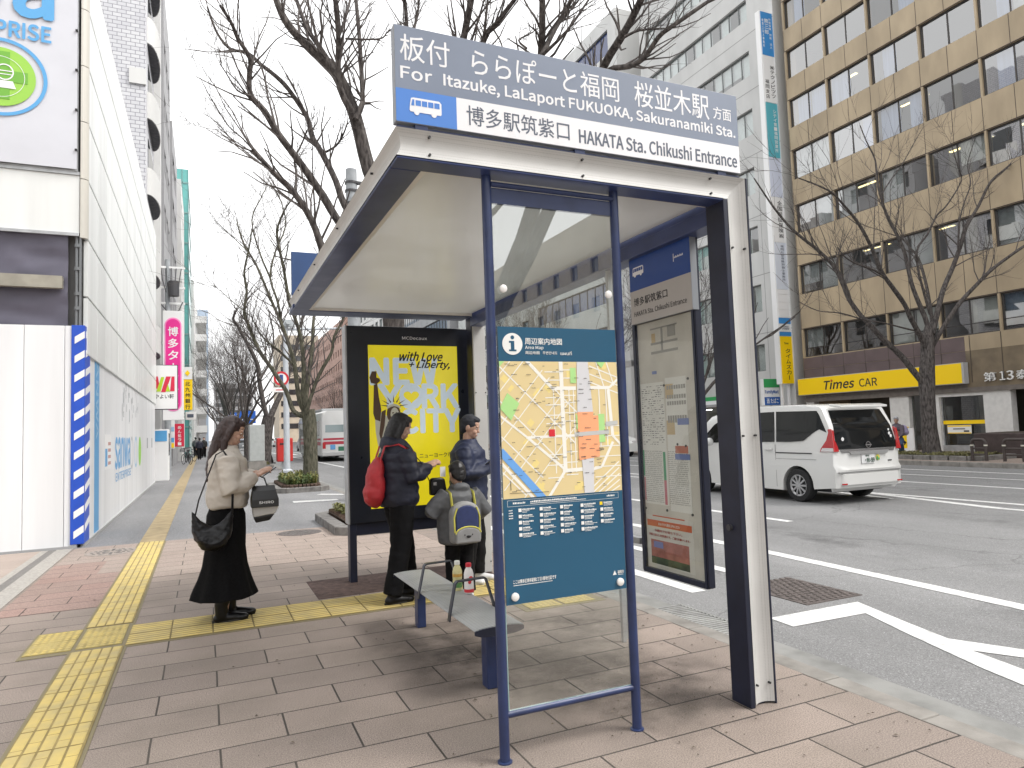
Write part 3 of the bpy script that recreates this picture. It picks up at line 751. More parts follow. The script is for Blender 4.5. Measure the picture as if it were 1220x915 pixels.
mpoly([[(1.655,1.473),(1.655,1.453),(1.85,1.46),(1.85,1.48)], [(1.83,1.52),(1.83,1.50),(1.90,1.505),(1.90,1.525)]], mat('map_grey', srgb(186, 188, 186), .45), 'map_passage', .0036)
mpoly([[(1.512,1.458),(1.544,1.458),(1.544,1.492),(1.512,1.492)]], mat('map_red', srgb(206, 40, 52), .45), 'here_mark', .0037)
D = []; rd = random.Random(11)
for k in range(150):
    x, z = rd.uniform(MX0+.02, MX1-.06), rd.uniform(MZ0+.015, MZ1-.01); w = rd.uniform(.008, .03)
    q = 0
    while q < w:
        e = rd.uniform(.002, .005); D.append([(x+q, z), (x+q+e, z), (x+q+e, z+rd.uniform(.002, .0045)), (x+q, z+.0035)]); q += e+.001
mpoly(D, mat('map_caption', (.10, .09, .08), .6), 'map_caption', .0039)
mpoly([[(1.30,1.215),(1.303,1.215),(1.303,1.26),(1.30,1.26)], [(1.295,1.2),(1.50,1.195),(1.50,1.197),(1.295,1.202)]], INK, 'north_arrow', .0039)
# heading
q = MB(); q.cyl((1.336, MY-.002, 1.903), (1.336, MY, 1.903), .052, n=40); q.build('info_disc', MWHITE, board)
q = MB(); q.cyl((1.336, MY-.003, 1.934), (1.336, MY-.001, 1.934), .0095, n=20)
q.box(1.327, 1.345, MY-.003, MY-.001, 1.872, 1.916); q.box(1.318, 1.345, MY-.0031, MY-.001, 1.908, 1.917); q.box(1.317, 1.355, MY-.0031, MY-.001, 1.868, 1.876); q.build('info_letter', TEAL, board)
def mt(s, x0, x1, z0, z1, bold=0, m=MWHITE): text(s, 'lettering', m, board, (x0, MY-.0005, z0), ux, uz, x1-x0, z1-z0, bold, ext=.0004)
mt('周辺案内地図', 1.402, 1.602, 1.902, 1.934, .014); mt('Area Map', 1.402, 1.500, 1.876, 1.895, .012)
mt('周边地图', 1.402, 1.478, 1.855, 1.870, .01); mt('주변안내도', 1.495, 1.575, 1.855, 1.870, .01); mt('แผนที่', 1.593, 1.655, 1.853, 1.872, .01)
# legend strip and columns of small print
def box_line(x0, x1, z0, z1, t=.0012): return [[(x0,z0),(x1,z0),(x1,z0+t),(x0,z0+t)], [(x0,z1-t),(x1,z1-t),(x1,z1),(x0,z1)], [(x0,z0),(x0+t,z0),(x0+t,z1),(x0,z1)], [(x1-t,z0),(x1,z0),(x1,z1),(x1-t,z1)]]
D = box_line(1.282, 1.888, 1.139, 1.168)
def dashes(x, z, w, h, rr):
    q = 0
    while q < w:
        e = rr.uniform(.45, .95)*h
        D.append([(x+q, z), (x+q+e, z), (x+q+e, z+h*rr.uniform(.6, 1)), (x+q, z+h*rr.uniform(.6, 1))]); q += e+h*.22
rr = random.Random(5)
dashes(1.31, 1.15, .06, .009, rr); dashes(1.40, 1.153, .25, .0085, rr); dashes(1.40, 1.146, .30, .004, rr); dashes(1.82, 1.15, .045, .009, rr)
for c, x in enumerate((1.337, 1.447, 1.556, 1.668, 1.778)):
    for r in range(5 if c < 4 else 4):
        z = 1.112-.0285*r-(c % 2)*.001
        if not (c == 4 and r == 0): D.append([(x, z), (x+.016, z), (x+.016, z+.016), (x, z+.016)])
        dashes(x+.02, z+.008, rr.uniform(.03, .065), .008, rr); dashes(x+.02, z+.002, rr.uniform(.03, .07), .0035, rr); dashes(x+.02, z-.004, rr.uniform(.02, .055), .0035, rr)
for r in range(4): dashes(1.285, 1.12-.012*r, .02, .006, rr)
mq(D, MWHITE, 'legend', .0006)
mq([[(1.778,1.112),(1.794,1.112),(1.794,1.128),(1.778,1.128)]], mat('legend_yellow', srgb(240, 205, 30), .4), 'legend_symbol', .0008)
mt('ここは博多区博多駅東2丁目1番地付近です', 1.298, 1.522, .785, .803, .014)
mq([[(1.836,.764),(1.858,.764),(1.848,.786)]], MWHITE, 'city_emblem', .0006); mt('福岡市', 1.864, 1.900, .768, .784, .014)
D = []; dashes(1.30, .776, .20, .004, rr); dashes(1.866, .762, .03, .003, rr); mq(D, MWHITE, 'small_print', .0006)
for x, z in ((1.296, 2.165), (1.878, 2.165), (1.303, .728), (1.874, .728)):
    q = MB(); q.lathe((x, PY-.012, z), [(.0, -.012), (.015, -.012), (.019, -.009), (.019, .0)], 24, 'y'); q.build('fixing_button', mat('button_white', (.74, .72, .70), .35), sh, smooth=True)

# ================================================================== timetable case with stop sign
tt = thing('timetable_stand', 'narrow navy timetable case full of paper sheets under a blue stop sign', 'timetable', (2.70, 3.6, 0))
g = MB(); TX = 2.66
g.box(TX, TX+.035, 3.262, 3.283, .53, 2.20); g.box(TX, TX+.035, 3.877, 3.90, .53, 2.20); g.box(TX, TX+.035, 3.283, 3.877, .53, .565); g.box(TX, TX+.035, 3.283, 3.877, 2.172, 2.20)
g.box(TX+.036, TX+.052, 3.262, 3.90, .53, 2.20)
g.build('case', mat('case_navy', (.012, .018, .04), .35), tt, bevel=.004)
g = MB(); g.box(TX+.004, TX+.054, 3.250, 3.2615, .535, 2.64); g.box(TX+.004, TX+.054, 3.9005, 3.912, .535, 2.64); g.build('case_rail', NAVYD, tt, bevel=.006)
g = MB(); g.box(TX+.006, TX+.009, 3.283, 3.877, .565, 2.172); g.build('case_glass', glass('case_pane', (.96, .97, .96), .45), tt)
TPAP = mat('timetable_paper', (.60, .57, .52), .7, var=.12, scale=6); 
g = MB(); g.box(TX+.025, TX+.036, 3.283, 3.877, .565, 2.172); back_ = g.build('backing_sheet', TPAP, tt)
uy = Vector((0, -1, 0))
def tq(rects, m, name, d):      # rects (y_left, y_right, z0, z1) as read from the footway; y_left > y_right
    q = MB()
    for a, b, z0_, z1_ in rects: q.box(TX+.025-d, TX+.025-d+.0006, b, a, z0_, z1_)
    return q.build(name, m, back_)
TINK = mat('timetable_ink', (.16, .15, .15), .7); TGRY = mat('timetable_grey', (.33, .32, .30), .7)
tq([(3.87,3.615,.98,1.77), (3.60,3.39,.95,1.79)], mat('pinned_sheet', (.72, .71, .68), .7, var=.06), 'pinned_sheet', .0014)
rr = random.Random(2); A = []; B = []; C_ = []; D_ = []
z = 1.745
while z > 1.36:
    y = 3.86
    while y > 3.64:
        w = rr.uniform(.006, .03)
        if rr.random() < .72: A.append((y, max(y-w, 3.62), z, z+rr.uniform(.002, .006)))
        y -= w+rr.uniform(.004, .02)
    z -= .014
z = 1.32
while z > .99:
    for a, b in ((3.855, 3.67), (3.60, 3.41)):
        y = a
        while y > b: A.append((y, y-.004, z, z+.006)); y -= .0105+rr.choice((0, 0, .006))
    z -= .0125
for z in (1.74, 1.68, 1.64, 1.55, 1.53): 
    y = 3.585
    while y > 3.41: B.append((y, y-.018, z-.025, z)); y -= .024
tq(A, TINK, 'printed_rows', .0022); tq(B, TGRY, 'printed_table', .0022)
tq([(3.60,3.52,1.66,1.75), (3.60,3.52,1.43,1.52), (3.72,3.68,2.03,2.09)], mat('timetable_tan', (.55, .42, .25), .7), 'tinted_block', .0020)
tq([(3.655,3.63,1.14,1.32), (3.875,3.86,1.16,1.33)], mat('timetable_green', (.08, .33, .17), .7), 'green_band', .0026)
tq([(3.655,3.63,.985,1.14), (3.87,3.858,1.0,1.15)], mat('timetable_pink', (.52, .16, .20), .7), 'pink_band', .0026)
tq([(3.49,3.38,1.49,1.53), (3.73,3.68,1.825,1.845), (3.53,3.385,1.275,1.31)], mat('timetable_blue', (.17, .22, .45), .7), 'blue_note', .0026)
tq([(3.525,3.40,1.315,1.36)], mat('note_red', (.50, .20, .15), .7), 'red_note', .0026)
tq([(3.73,3.45,1.955,1.972), (3.73,3.45,2.015,2.03), (3.62,3.60,1.97,2.12), (3.55,3.47,2.05,2.12), (3.73,3.45,2.115,2.125)], TGRY, 'route_diagram', .0020)
# red-headed notice at the foot
tq([(3.87,3.39,.585,.905)], mat('notice_paper', (.62, .60, .56), .7), 'notice', .0012)
tq([(3.863,3.405,.835,.876), (3.80,3.47,.90,.908)], mat('notice_red', (.55, .13, .055), .7), 'notice_band', .0020)
tq([(3.83,3.44,.595,.75)], mat('notice_photo', (.42, .16, .13), .6, var=.3, scale=14), 'notice_picture', .0020)
tq([(3.83,3.44,.595,.640)], mat('notice_photo_dark', (.06, .09, .05), .6, var=.4, scale=20), 'notice_picture_foot', .0026)
tq([(3.80,3.70,.70,.74)], mat('notice_photo_blue', (.16, .18, .40), .6), 'notice_picture_bus', .0026)
text('危ないですから絶対におやめください', 'lettering', PAPER, back_, (TX+.0225, 3.74, .846), uy, uz, .22, .018)
text('白線内でお待ち下さい。', 'lettering', mat('notice_ink', (.42, .06, .05), .7), back_, (TX+.0225, 3.78, .802), uy, uz, .28, .017, .012)
text('車道に出ると大変危険です。ご協力お願いします。', 'lettering', mat('notice_ink', (.42, .06, .05), .7), back_, (TX+.0225, 3.845, .773), uy, uz, .42, .016, .012)
g = MB()
for y, z in ((3.87,.945),(3.64,.95),(3.39,.945),(3.61,1.745),(3.37,1.77),(3.50,1.37),(3.42,1.36)): g.cyl((TX+.02, y, z), (TX+.025, y, z), .008, n=10)
g.build('pin', DARKG, back_)
g = MB(); g.box(TX-.012, TX+.034, 3.245, 3.885, 2.172, 2.405); g.box(TX-.012, TX+.034, 3.245, 3.885, 2.4052, 2.632)
sb = g.build('stop_sign', SIDE, tt)
q = MB(); q.box(TX-.0135, TX-.0118, 3.247, 3.883, 2.396, 2.630); q.build('blue_field', mat('stop_blue', srgb(24, 66, 140), .3), sb)
q = MB(); q.box(TX-.0135, TX-.0118, 3.247, 3.883, 2.174, 2.3958); q.build('grey_field', mat('stop_grey', (.44, .42, .40), .4), sb)
bus_icon((TX-.0136, 3.845, 2.49), uy, uz, .125, .062, SWHITE, mat('stop_blue', srgb(24, 66, 140), .3), sb)
text('博多駅筑紫口', 'lettering', INK, sb, (TX-.0136, 3.845, 2.290), uy, uz, .365, .055, .012)
text('HAKATA Sta. Chikushi Entrance', 'lettering', INK, sb, (TX-.0136, 3.845, 2.222), uy, uz, .55, .034, .014)
q = MB(); q.box(TX-.0142, TX-.0134, 3.40, 3.405, 2.495, 2.545)
for k in range(8): q.box(TX-.0142, TX-.0134, 3.395-.011*k-.007, 3.395-.011*k, 2.515, 2.524+.004*(k % 2))
q.build('operator_mark', SWHITE, sb)
g = MB(); g.box(2.636, 2.664, 4.145, 4.175, 0, 2.61); g.box(2.664, 2.68, 4.15, 4.17, .02, 2.60); g.build('stand_pole', STEEL, tt, bevel=.003)
g = MB(); g.box(2.66, 2.70, 3.93, 4.15, 1.9, 1.94); g.box(2.66, 2.70, 3.93, 4.15, .7, .74); g.build('bracket', STEEL, tt)

# ================================================================== advertising panel
ad = thing('advertising_panel', 'tall black advertising panel showing a yellow travel poster at the far end of the shelter', 'advertising panel', (2.0, 7.2, 0))
ADB = mat('ad_black', (.012, .014, .022), .3, var=.2)
g = MB(); AY = 7.13
g.box(1.345, 2.72, AY, AY+.16, .59, 2.63); case = g.build('case', ADB, ad, bevel=.008)
g = MB(); g.box(1.328, 1.345, AY-.004, AY+.17, .59, 2.635); g.build('side_trim', STEEL, ad, bevel=.003)
for x in (1.345, 2.60): 
    g = MB(); g.box(x, x+.07, AY+.02, AY+.14, 0, .59); g.build('leg', NAVYD, ad, bevel=.004)
g = MB(); g.box(1.40, 2.68, AY+.03, AY+.11, .47, .588); g.build('lower_beam', NAVYD, ad, bevel=.004)
YEL = mat('poster_yellow', (.64, .55, .015), .25, var=.18, scale=2.2, emit=(.6, .5, .012), estr=.30)
px0, px1, pz0, pz1 = 1.563, 2.545, .73, 2.43
g = MB(); g.box(px0, px1, AY-.003, AY+.001, pz0, pz1); po = g.build('poster', YEL, ad)
PS = .00214
def PX(x): return px0+(x-34)/436*(px1-px0)
def PZ(y): return pz1-(y-45)*PS
PBL = mat('poster_pale_blue', (.52, .60, .66), .3, emit=(.5, .6, .68), estr=.18)
def pt(s, x0, x1, y0, y1, m, bold=0, d=0., **k): text(s, 'lettering', m, po, (PX(x0), AY-.0032-d, PZ(y1)), ux, uz, PX(x1)-PX(x0), PZ(y0)-PZ(y1), bold, **k)
pt('NEW', 45, 362, 114, 236, PBL, .062); pt('Y', 80, 185, 242, 356, PBL, .062); pt('O', 182, 288, 240, 358, PBL, .062); pt('RK', 292, 468, 242, 356, PBL, .062); pt('CITY', 182, 474, 366, 480, PBL, .062)
hp = [(235+38*1.0*(sin(t)**3), 300-34*(13*cos(t)-5*cos(2*t)-2*cos(3*t)-cos(4*t))/16) for t in [k*2*pi/28 for k in range(28)]]
q = MB(); q.prism([(PX(x), AY-.0052, PZ(y)) for x, y in hp], (0, -.0006, 0)); q.build('heart', YEL, po)
q = MB(); q.cyl((PX(235), AY-.0049, PZ(299)), (PX(235), AY-.0033, PZ(299)), .085, n=24); q.build('letter_fill', PBL, po)
pt('with Love', 182, 395, 76, 122, INK, .03, .002, shear=.35); pt('+ Liberty,', 228, 430, 122, 166, INK, .03, .002, shear=.35)
pt('ニューヨーク市', 268, 430, 584, 608, INK, .01, .001)
BRZ = mat('poster_bronze', (.10, .055, .03), .4); PAL = mat('poster_pale', (.62, .62, .52), .4); MIDB = mat('poster_olive', (.30, .24, .10), .4)
def pp(polys, m, name, d):
    q = MB()
    for k, p in enumerate(polys): q.prism([(PX(x), AY-.0033-d-.00003*k, PZ(y)) for x, y in p], (0, -.0006, 0))
    q.build(name, m, po)
pp([[(50,175),(72,175),(70,205),(84,210),(88,222),(70,238),(45,232),(38,205)], [(58,240),(74,236),(80,300),(90,360),(84,420),(60,410),(52,380)]], BRZ, 'torch_arm', .002)
pp([[(60,400),(95,372),(120,400),(150,450),(190,440),(190,520),(160,640),(70,660),(75,560),(62,470)]], PAL, 'robe', .002)
pp([[(92,372),(112,362),(104,440),(86,520),(78,480)], [(120,420),(128,470),(108,560),(96,620),(92,560)], [(150,470),(160,470),(140,580),(128,620)]], BRZ, 'robe_fold', .003)
def ell(cx, cy, rx, ry, n=18): return [(cx+rx*cos(2*pi*k/n), cy+ry*sin(2*pi*k/n)) for k in range(n)]
pp([ell(148, 384, 33, 46)], BRZ, 'statue_hair', .003)
pp([ell(153, 388, 20, 35)], PAL, 'statue_face', .0038)
pp([[(140,378),(150,376),(150,381),(140,383)], [(158,376),(168,378),(168,383),(158,381)], [(152,384),(156,384),(158,398),(150,398)], [(147,406),(161,406),(157,411),(150,411)], [(133,396),(140,402),(146,420),(140,424)]], BRZ, 'statue_features', .0045)
pp([[(114,360),(122,346),(136,338),(150,335),(166,339),(178,348),(184,361),(176,357),(164,350),(150,347),(136,350),(124,357)]], PAL, 'crown_band', .0045)
pp([[(149+30*cos(a)-3.2*sin(a), 350-24*sin(a)-3.2*cos(a)), (149+74*cos(a), 350-60*sin(a)), (149+30*cos(a)+3.2*sin(a), 350-24*sin(a)+3.2*cos(a))] for a in [pi*(.06+.147*k) for k in range(7)]], BRZ, 'crown_ray', .0052)
text('MCDecaux', 'lettering', PAPER, case, (1.932, AY-.0005, 2.495), ux, uz, .275, .032, .02)

# ================================================================== bench
be = thing('bench', 'narrow pale metal bench on two navy legs with two hoop armrests under the shelter', 'bench', (1.51, 4.55, 0))
SEAT = mat('ribbed_aluminium', (.37, .38, .385), .42, metal=.25, var=.12, scale=5)
g = MB()
ns = 31; top = []; bot = []
for k in range(ns):
    t = k/(ns-1); x = 1.362+.298*t; e = abs(2*t-1)
    top.append((x, .400-.012*e**3 + (.0018 if k % 2 else 0))); bot.append((x, .366+.018*e**4))
ring = top+bot[::-1]
g.rings([[(x, 3.66, z) for x, z in ring], [(x, 5.45, z) for x, z in ring]][::-1])
g.build('seat', SEAT, be)
g = MB()
for y0_, y1_ in ((3.652, 3.662), (5.448, 5.458)): g.rings([[(x, y, z+(-.004)) for x, z in [(p[0], p[1]-.001) for p in top]+[(p[0], p[1]-.016) for p in bot[::-1]]] for y in (y1_, y0_)])
g.build('seat_end', NAVYD, be)
g = MB(); g.box(1.43, 1.60, 3.70, 5.41, .345, .366); g.build('seat_beam', NAVYD, be, bevel=.004)
for y in (3.855, 5.28):
    g = MB(); g.box(1.49, 1.555, y-.045, y+.045, 0, .345); g.build('leg', NAVY, be, bevel=.005)
for y in (4.08, 4.735):
    g = MB(); pts = [(1.345, y-.03, .355), (1.352, y-.03, .40), (1.40, y, .565), (1.412, y, .577), (1.60, y+.02, .577), (1.612, y+.02, .565), (1.668, y+.04, .40), (1.672, y+.04, .36)]
    for a, b in zip(pts[:-1], pts[1:]):
        a, b = Vector(a), Vector(b); d = (b-a).normalized(); c_ = (a+b)/2
        g.obox(c_, d*((b-a).length/2+.003), Vector((0, 1, 0))*.020, d.cross(Vector((0, 1, 0))).normalized()*.0045)
    g.build('armrest', mat('armrest_metal', (.05, .055, .07), .3, metal=.5), be, bevel=.002, seg=1)

# drinks on the bench
def bottle(x, y, body, capm, lab, detail):
    b = thing('drink_bottle', lab, 'bottle', (x, y, .40), group='drinks on the bench')
    q = MB(); q.lathe((x, y, .40), [(.0, 0), (.029, 0), (.033, .006), (.033, .06), (.0315, .075), (.033, .09), (.033, .13), (.026, .155), (.0175, .168), (.0175, .176)], 24); q.build('bottle_body', body, b, smooth=True)
    q = MB(); q.lathe((x, y, .576), [(.0, .026), (.016, .026), (.0195, .022), (.0195, 0), (0, 0)], 24); q.build('cap', capm, b, smooth=True)
    detail(b, x, y)
def d1_(b, x, y):
    q = MB(); q.lathe((x, y, .40), [(.0335, .022), (.0338, .03), (.0338, .05), (.0335, .056)], 24); q.build('label_band', mat('label_green', (.10, .26, .08), .4, var=.7, scale=40), b, smooth=True)
    q = MB(); q.lathe((x, y, .40), [(.0335, .095), (.0337, .10), (.0337, .112), (.0335, .115)], 24); q.build('label_band', mat('label_orange', (.62, .36, .07), .4, var=.5, scale=40), b, smooth=True)
def d2_(b, x, y):
    q = MB(); q.lathe((x, y, .40), [(.0335, .008), (.0337, .012), (.0337, .026), (.0335, .03)], 24); q.build('label_band', mat('label_red', (.55, .03, .04), .4), b, smooth=True)
    q = MB(); q.ball((x+.003, y-.0325, .40+.10), (.016, .003, .018)); q.ball((x-.006, y-.0325, .40+.078), (.012, .003, .013)); q.build('label_fruit', mat('label_red', (.55, .03, .04), .4), b, smooth=True)
bottle(1.597, 4.60, mat('drink_yellow', (.62, .58, .30), .3, var=.2, scale=30), mat('cap_pale', (.7, .72, .68), .35), 'pale yellow-green drink bottle with a white cap standing on the bench', d1_)
bottle(1.637, 4.48, mat('drink_white', (.74, .72, .71), .3), mat('cap_red', (.58, .02, .04), .35), 'white drink bottle with a red cap and red fruit label on the bench', d2_)
# ================================================================== buildings
def wall_open(mb, axis, p0, p1, u0, u1, z0, z1, ops):
    zs = sorted({z0, z1} | {z for o in ops for z in o[2:4] if z0 < z < z1})
    for a, b in zip(zs[:-1], zs[1:]):
        cuts = sorted((o[0], o[1]) for o in ops if o[2] <= a+1e-6 and o[3] >= b-1e-6)
        u = u0
        for c0, c1 in cuts+[(u1, u1)]:
            if c0 > u+1e-6:
                if axis == 'x': mb.box(p0, p1, u, c0, a, b)
                else: mb.box(u, c0, p0, p1, a, b)
            u = max(u, c1)
def building(name, label, cat, x0, x1, y0, y1, z1, m, face, rows, cols, pane, frame, group=None, depth=.18, roof=True, roofm=None):
    """plain block with real window openings on one street side (face: x value of that side)"""
    t = thing(name, label, cat, ((x0+x1)/2, (y0+y1)/2, 0), group=group)
    q = MB(); ops = [(a, b, c, d) for c, d in rows for a, b in cols]
    s = 1 if face == x0 else -1
    wall_open(q, 'x', face, face+s*.3, y0, y1, 0, z1, ops)
    xi0, xi1 = (face+.3, x1) if s > 0 else (x0, face-.3)
    q.box(xi0, xi1, y0, y0+.3, 0, z1); q.box(xi0, xi1, y1-.3, y1, 0, z1); q.box(xi0, xi1, y0+.3, y1-.3, z1-.4, z1-.05)
    if s > 0: q.box(x1-.3, x1, y0+.3, y1-.3, 0, z1-.4)
    else: q.box(x0, x0+.3, y0+.3, y1-.3, 0, z1-.4)
    q.build('wall', m, t)
    f = MB(); p = MB()
    for a, b, c, d in ops:
        xx = face+s*depth
        k = max(1, round((b-a)/1.1))
        for i in range(k+1):
            yy = a+(b-a)*i/k; f.box(xx-.03, xx+.03, max(a, yy-.03), min(b, yy+.03), c, d)
        f.box(xx-.029, xx+.029, a, b, c, c+.05); f.box(xx-.029, xx+.029, a, b, d-.05, d)
        p.quad((xx+s*.005, a, c), (xx+s*.005, b, c), (xx+s*.005, b, d), (xx+s*.005, a, d))
    fr = f.build('window_frame', frame, t); p.build('window_pane', pane, t)
    return t
TAN = mat('tan_cladding', (.41, .325, .215), .5, var=.22, scale=1.2, stretch=(1, 1, .35), bump=.05)
TANB = mat('brown_cladding', (.13, .095, .095), .45, var=.2, scale=1.5)
FRB = mat('bronze_frame', (.045, .04, .037), .45)
GREYW = mat('light_grey_panels', (.58, .58, .57), .7, var=.12, scale=.8, stretch=(1, 1, .4))
GREYW2 = mat('grey_rendered_wall', (.34, .34, .35), .75, var=.15, scale=.7, stretch=(1, 1, .3))
WHTW = mat('white_rendered_wall', (.60, .60, .59), .7, var=.12, scale=.7, stretch=(1, 1, .3))
DGLS = mat('dark_window_glass', (.03, .035, .04), .04, spec=.9, var=.5, scale=.5)
PGLS = mat('pale_window_glass', (.22, .26, .27), .05, spec=.9, var=.4, scale=.6)
WGLASS = glass('office_glass', (.70, .73, .75), 6.5)
INTW = mat('office_interior', (.30, .29, .27), .8); INTD = mat('dark_interior', (.06, .06, .06), .8)
BLIND = mat('blind_cloth', (.55, .56, .52), .8, var=.15, scale=3); CURT = mat('blue_curtain', (.30, .36, .52), .8, var=.2, scale=2, stretch=(1, 6, .2))
TUBE = mat('lit_tube', (.9, .8, .45), .5, emit=(1, .82, .38), estr=2.2)
JOINT = mat('joint_dark', (.07, .055, .045), .8)

# ---- tan office building across the road
ob = thing('office_building', 'tan-panelled office building with bronze ribbon windows above a yellow shop sign', 'building', (30, 11, 0))
FX = 26.0; TY1, TY0 = 24.06, -2.6
rows = [(4.40, 5.75), (7.41, 8.80), (10.37, 11.74), (13.0, 14.45), (15.56, 16.95), (18.0, 19.42), (20.5, 21.95), (23.0, 24.4)]
pairs = [(24.0-2.22*(k+1)+.04, 24.0-2.22*k-.04) for k in range(12)]
q = MB(); ops = [(a, b, c, d) for c, d in rows for a, b in pairs]
gops = [(-2.2, 13.2, .08, 2.28), (13.7, 15.0, .08, 2.28), (15.95, 17.62, .08, 2.15), (18.15, 18.88, .08, 2.28), (19.72, 23.6, .08, 2.28)]
wall_open(q, 'x', FX, FX+.35, TY0, TY1, 3.82, 25.4, ops)
q.box(FX+.35, 37, TY1-.35, TY1, 0, 25.4); q.box(FX+.35, 37, TY0, TY0+.35, 0, 25.4); q.box(36.7, 37, TY0+.35, TY1-.35, 0, 25.4); q.box(FX+.35, 36.7, TY0+.35, TY1-.35, 25.0, 25.2)
q.build('wall', TAN, ob)
q = MB(); wall_open(q, 'x', FX+.01, FX+.33, 16.5, TY1, 3.82, 3.822, []); 
q = MB(); wall_open(q, 'x', FX, FX+.35, 16.45, TY1, 2.62, 3.819, []); wall_open(q, 'x', FX-.012, FX-.001, 16.45, TY1-.02, 3.83, 4.36, []); q.build('brown_band', TANB, ob)
q = MB(); wall_open(q, 'x', FX, FX+.35, TY0, 16.448, 2.45, 3.819, []); q.build('name_band', mat('weathered_tan', (.20, .155, .10), .6, var=.4, scale=1.5), ob)
q = MB(); q.box(FX-.05, FX+.35, TY0, TY1, 2.28, 2.449); q.box(FX, FX+.35, 16.45, TY1, 2.449, 2.618); q.build('lintel', mat('lintel_grey_brown', (.16, .14, .125), .7, var=.2), ob)
q = MB(); wall_open(q, 'x', FX+.03, FX+.35, TY0, TY1, .08, 2.279, gops); q.build('shop_wall', mat('column_white_tile', (.66, .65, .63), .5, var=.1), ob)
q = MB()
for k in range(25):
    y = 24.03-1.11*k
    if y < TY0+.1: break
    zz = [(5.75, 7.41), (8.80, 10.37), (11.74, 13.0), (14.45, 15.56), (16.95, 18.0), (19.42, 20.5), (21.95, 23.0)]
    for a, b in zz: q.box(FX-.003, FX+.01, y-.011, y+.011, a+.01, b-.01)
    q.box(FX-.015, FX, y-.009, y+.009, 2.63, 4.38)
for a, b in rows: q.box(FX-.004, FX+.01, TY0, TY1, b-.001, b+.03)
q.build('panel_joint', JOINT, ob)
rr = random.Random(4)
for ri, (c, d) in enumerate(rows[:7]):
    for a, b in pairs[:11]:
        xx = FX+.14
        f = MB()
        f.box(xx-.05, xx+.04, a, a+.05, c, d); f.box(xx-.05, xx+.04, b-.05, b, c, d); f.box(xx-.05, xx+.04, a+.05, b-.05, c, c+.05); f.box(xx-.05, xx+.04, a+.05, b-.05, d-.05, d)
        f.box(xx-.02, xx+.02, (a+b)/2-.025, (a+b)/2+.025, c+.05, d-.05)
        if ri == 0: f.box(xx-.015, xx+.015, a+.05, b-.05, c+.4, c+.43)
        fo = f.build('window', FRB, ob)
        p = MB(); m0 = (a+b)/2; j = [rr.uniform(-.008, .008) for _ in range(8)]
        p.quad((xx+j[0], a+.05, c+.05), (xx+j[1], m0-.025, c+.05), (xx+j[2], m0-.025, d-.05), (xx+j[3], a+.05, d-.05)); p.quad((xx+j[4], m0+.025, c+.05), (xx+j[5], b-.05, c+.05), (xx+j[6], b-.05, d-.05), (xx+j[7], m0+.025, d-.05))
        p.build('pane', rr.choice((WGLASS, WGLASS, glass('office_glass_clear', (.74, .76, .76), 4.2), glass('office_glass_blue', (.56, .63, .74), 8.0))), fo)
q = MB(); qc = MB(); tubes = []
for ri, (c, d) in enumerate(rows[:7]):
    for a, b in pairs:
        for h0, h1 in ((a+.03, (a+b)/2-.03), ((a+b)/2+.03, b-.03)):
            r = rr.random()
            full = ri in (0,) and r < .6
            if full or r < .30: q.box(FX+.26, FX+.275, h0, h1, c+(0 if r < .2 else .35*(d-c)), d+.04)
            elif r < .52 and ri > 2: qc.box(FX+.27, FX+.285, h0, h0+(h1-h0)*rr.uniform(.4, 1), c, d+.04)
q.build('blind', BLIND, ob); qc.build('curtain', CURT, ob)
q = MB()
for c, d in rows[:7]: q.box(FX+.36, 36.6, TY0+.36, TY1-.36, d+.12, d+.3)
q.box(FX+4.6, FX+4.7, TY0+.36, TY1-.36, .1, 24.6); q.build('office_room', INTW, ob)
for y, z, l in ((20.6, 8.92, 1.3), (17.9, 8.92, 1.5), (21.0, 11.84, 1.2), (16.3, 11.84, 1.6), (13.7, 11.84, 1.6), (22.4, 11.84, 1.1), (12.6, 17.05, 2.0), (21.5, 17.05, 1.0), (18.4, 14.57, 1.2)):
    q = MB(); q.box(FX+1.0, FX+1.16, y-l/2, y+l/2, z, z+.05); q.build('ceiling_light', TUBE, ob)
# shop front
q = MB(); q.box(FX+.2, FX+.23, 16.0, 17.6, .45, 2.1); 
SHOPG = glass('shop_glass', (.5, .53, .52), 2.2)
q = MB(); q.quad((FX+.2, 15.97, .3), (FX+.2, 17.6, .3), (FX+.2, 17.6, 2.13), (FX+.2, 15.97, 2.13)); q.quad((FX+.22, 18.16, .1), (FX+.22, 18.87, .1), (FX+.22, 18.87, 2.26), (FX+.22, 18.16, 2.26)); q.quad((FX+.25, -2.1, .1), (FX+.25, 13.1, .1), (FX+.25, 13.1, 2.26), (FX+.25, -2.1, 2.26)); q.build('shop_glass', SHOPG, ob)
q = MB(); q.box(FX+.16, FX+.24, 17.58, 17.62, .1, 2.15); q.box(FX+.16, FX+.24, 15.95, 15.99, .1, 2.15); q.box(FX+.1, FX+.3, 15.95, 17.62, .08, .3); q.build('shop_frame', STEEL, ob)
q = MB(); q.box(FX+2.5, FX+2.6, TY0+.4, TY1-.4, .08, 2.6); q.box(FX+.4, FX+2.5, TY0+.4, TY1-.4, 2.45, 2.5); q.box(FX+1, FX+1.6, 16.0, 17.4, .08, 1.0); q.build('shop_room', mat('shop_interior', (.10, .09, .07), .8, var=.5, scale=1.2), ob)
YS = mat('sign_yellow', srgb(250, 210, 10), .35)
q = MB(); q.box(FX+.155, FX+.19, 15.98, 17.59, 1.10, 1.24); q.build('yellow_band', YS, ob)
q = MB(); q.box(FX+.12, FX+.14, 16.52, 17.42, .74, 1.06); n_ = q.build('window_notice', PAPER, ob)
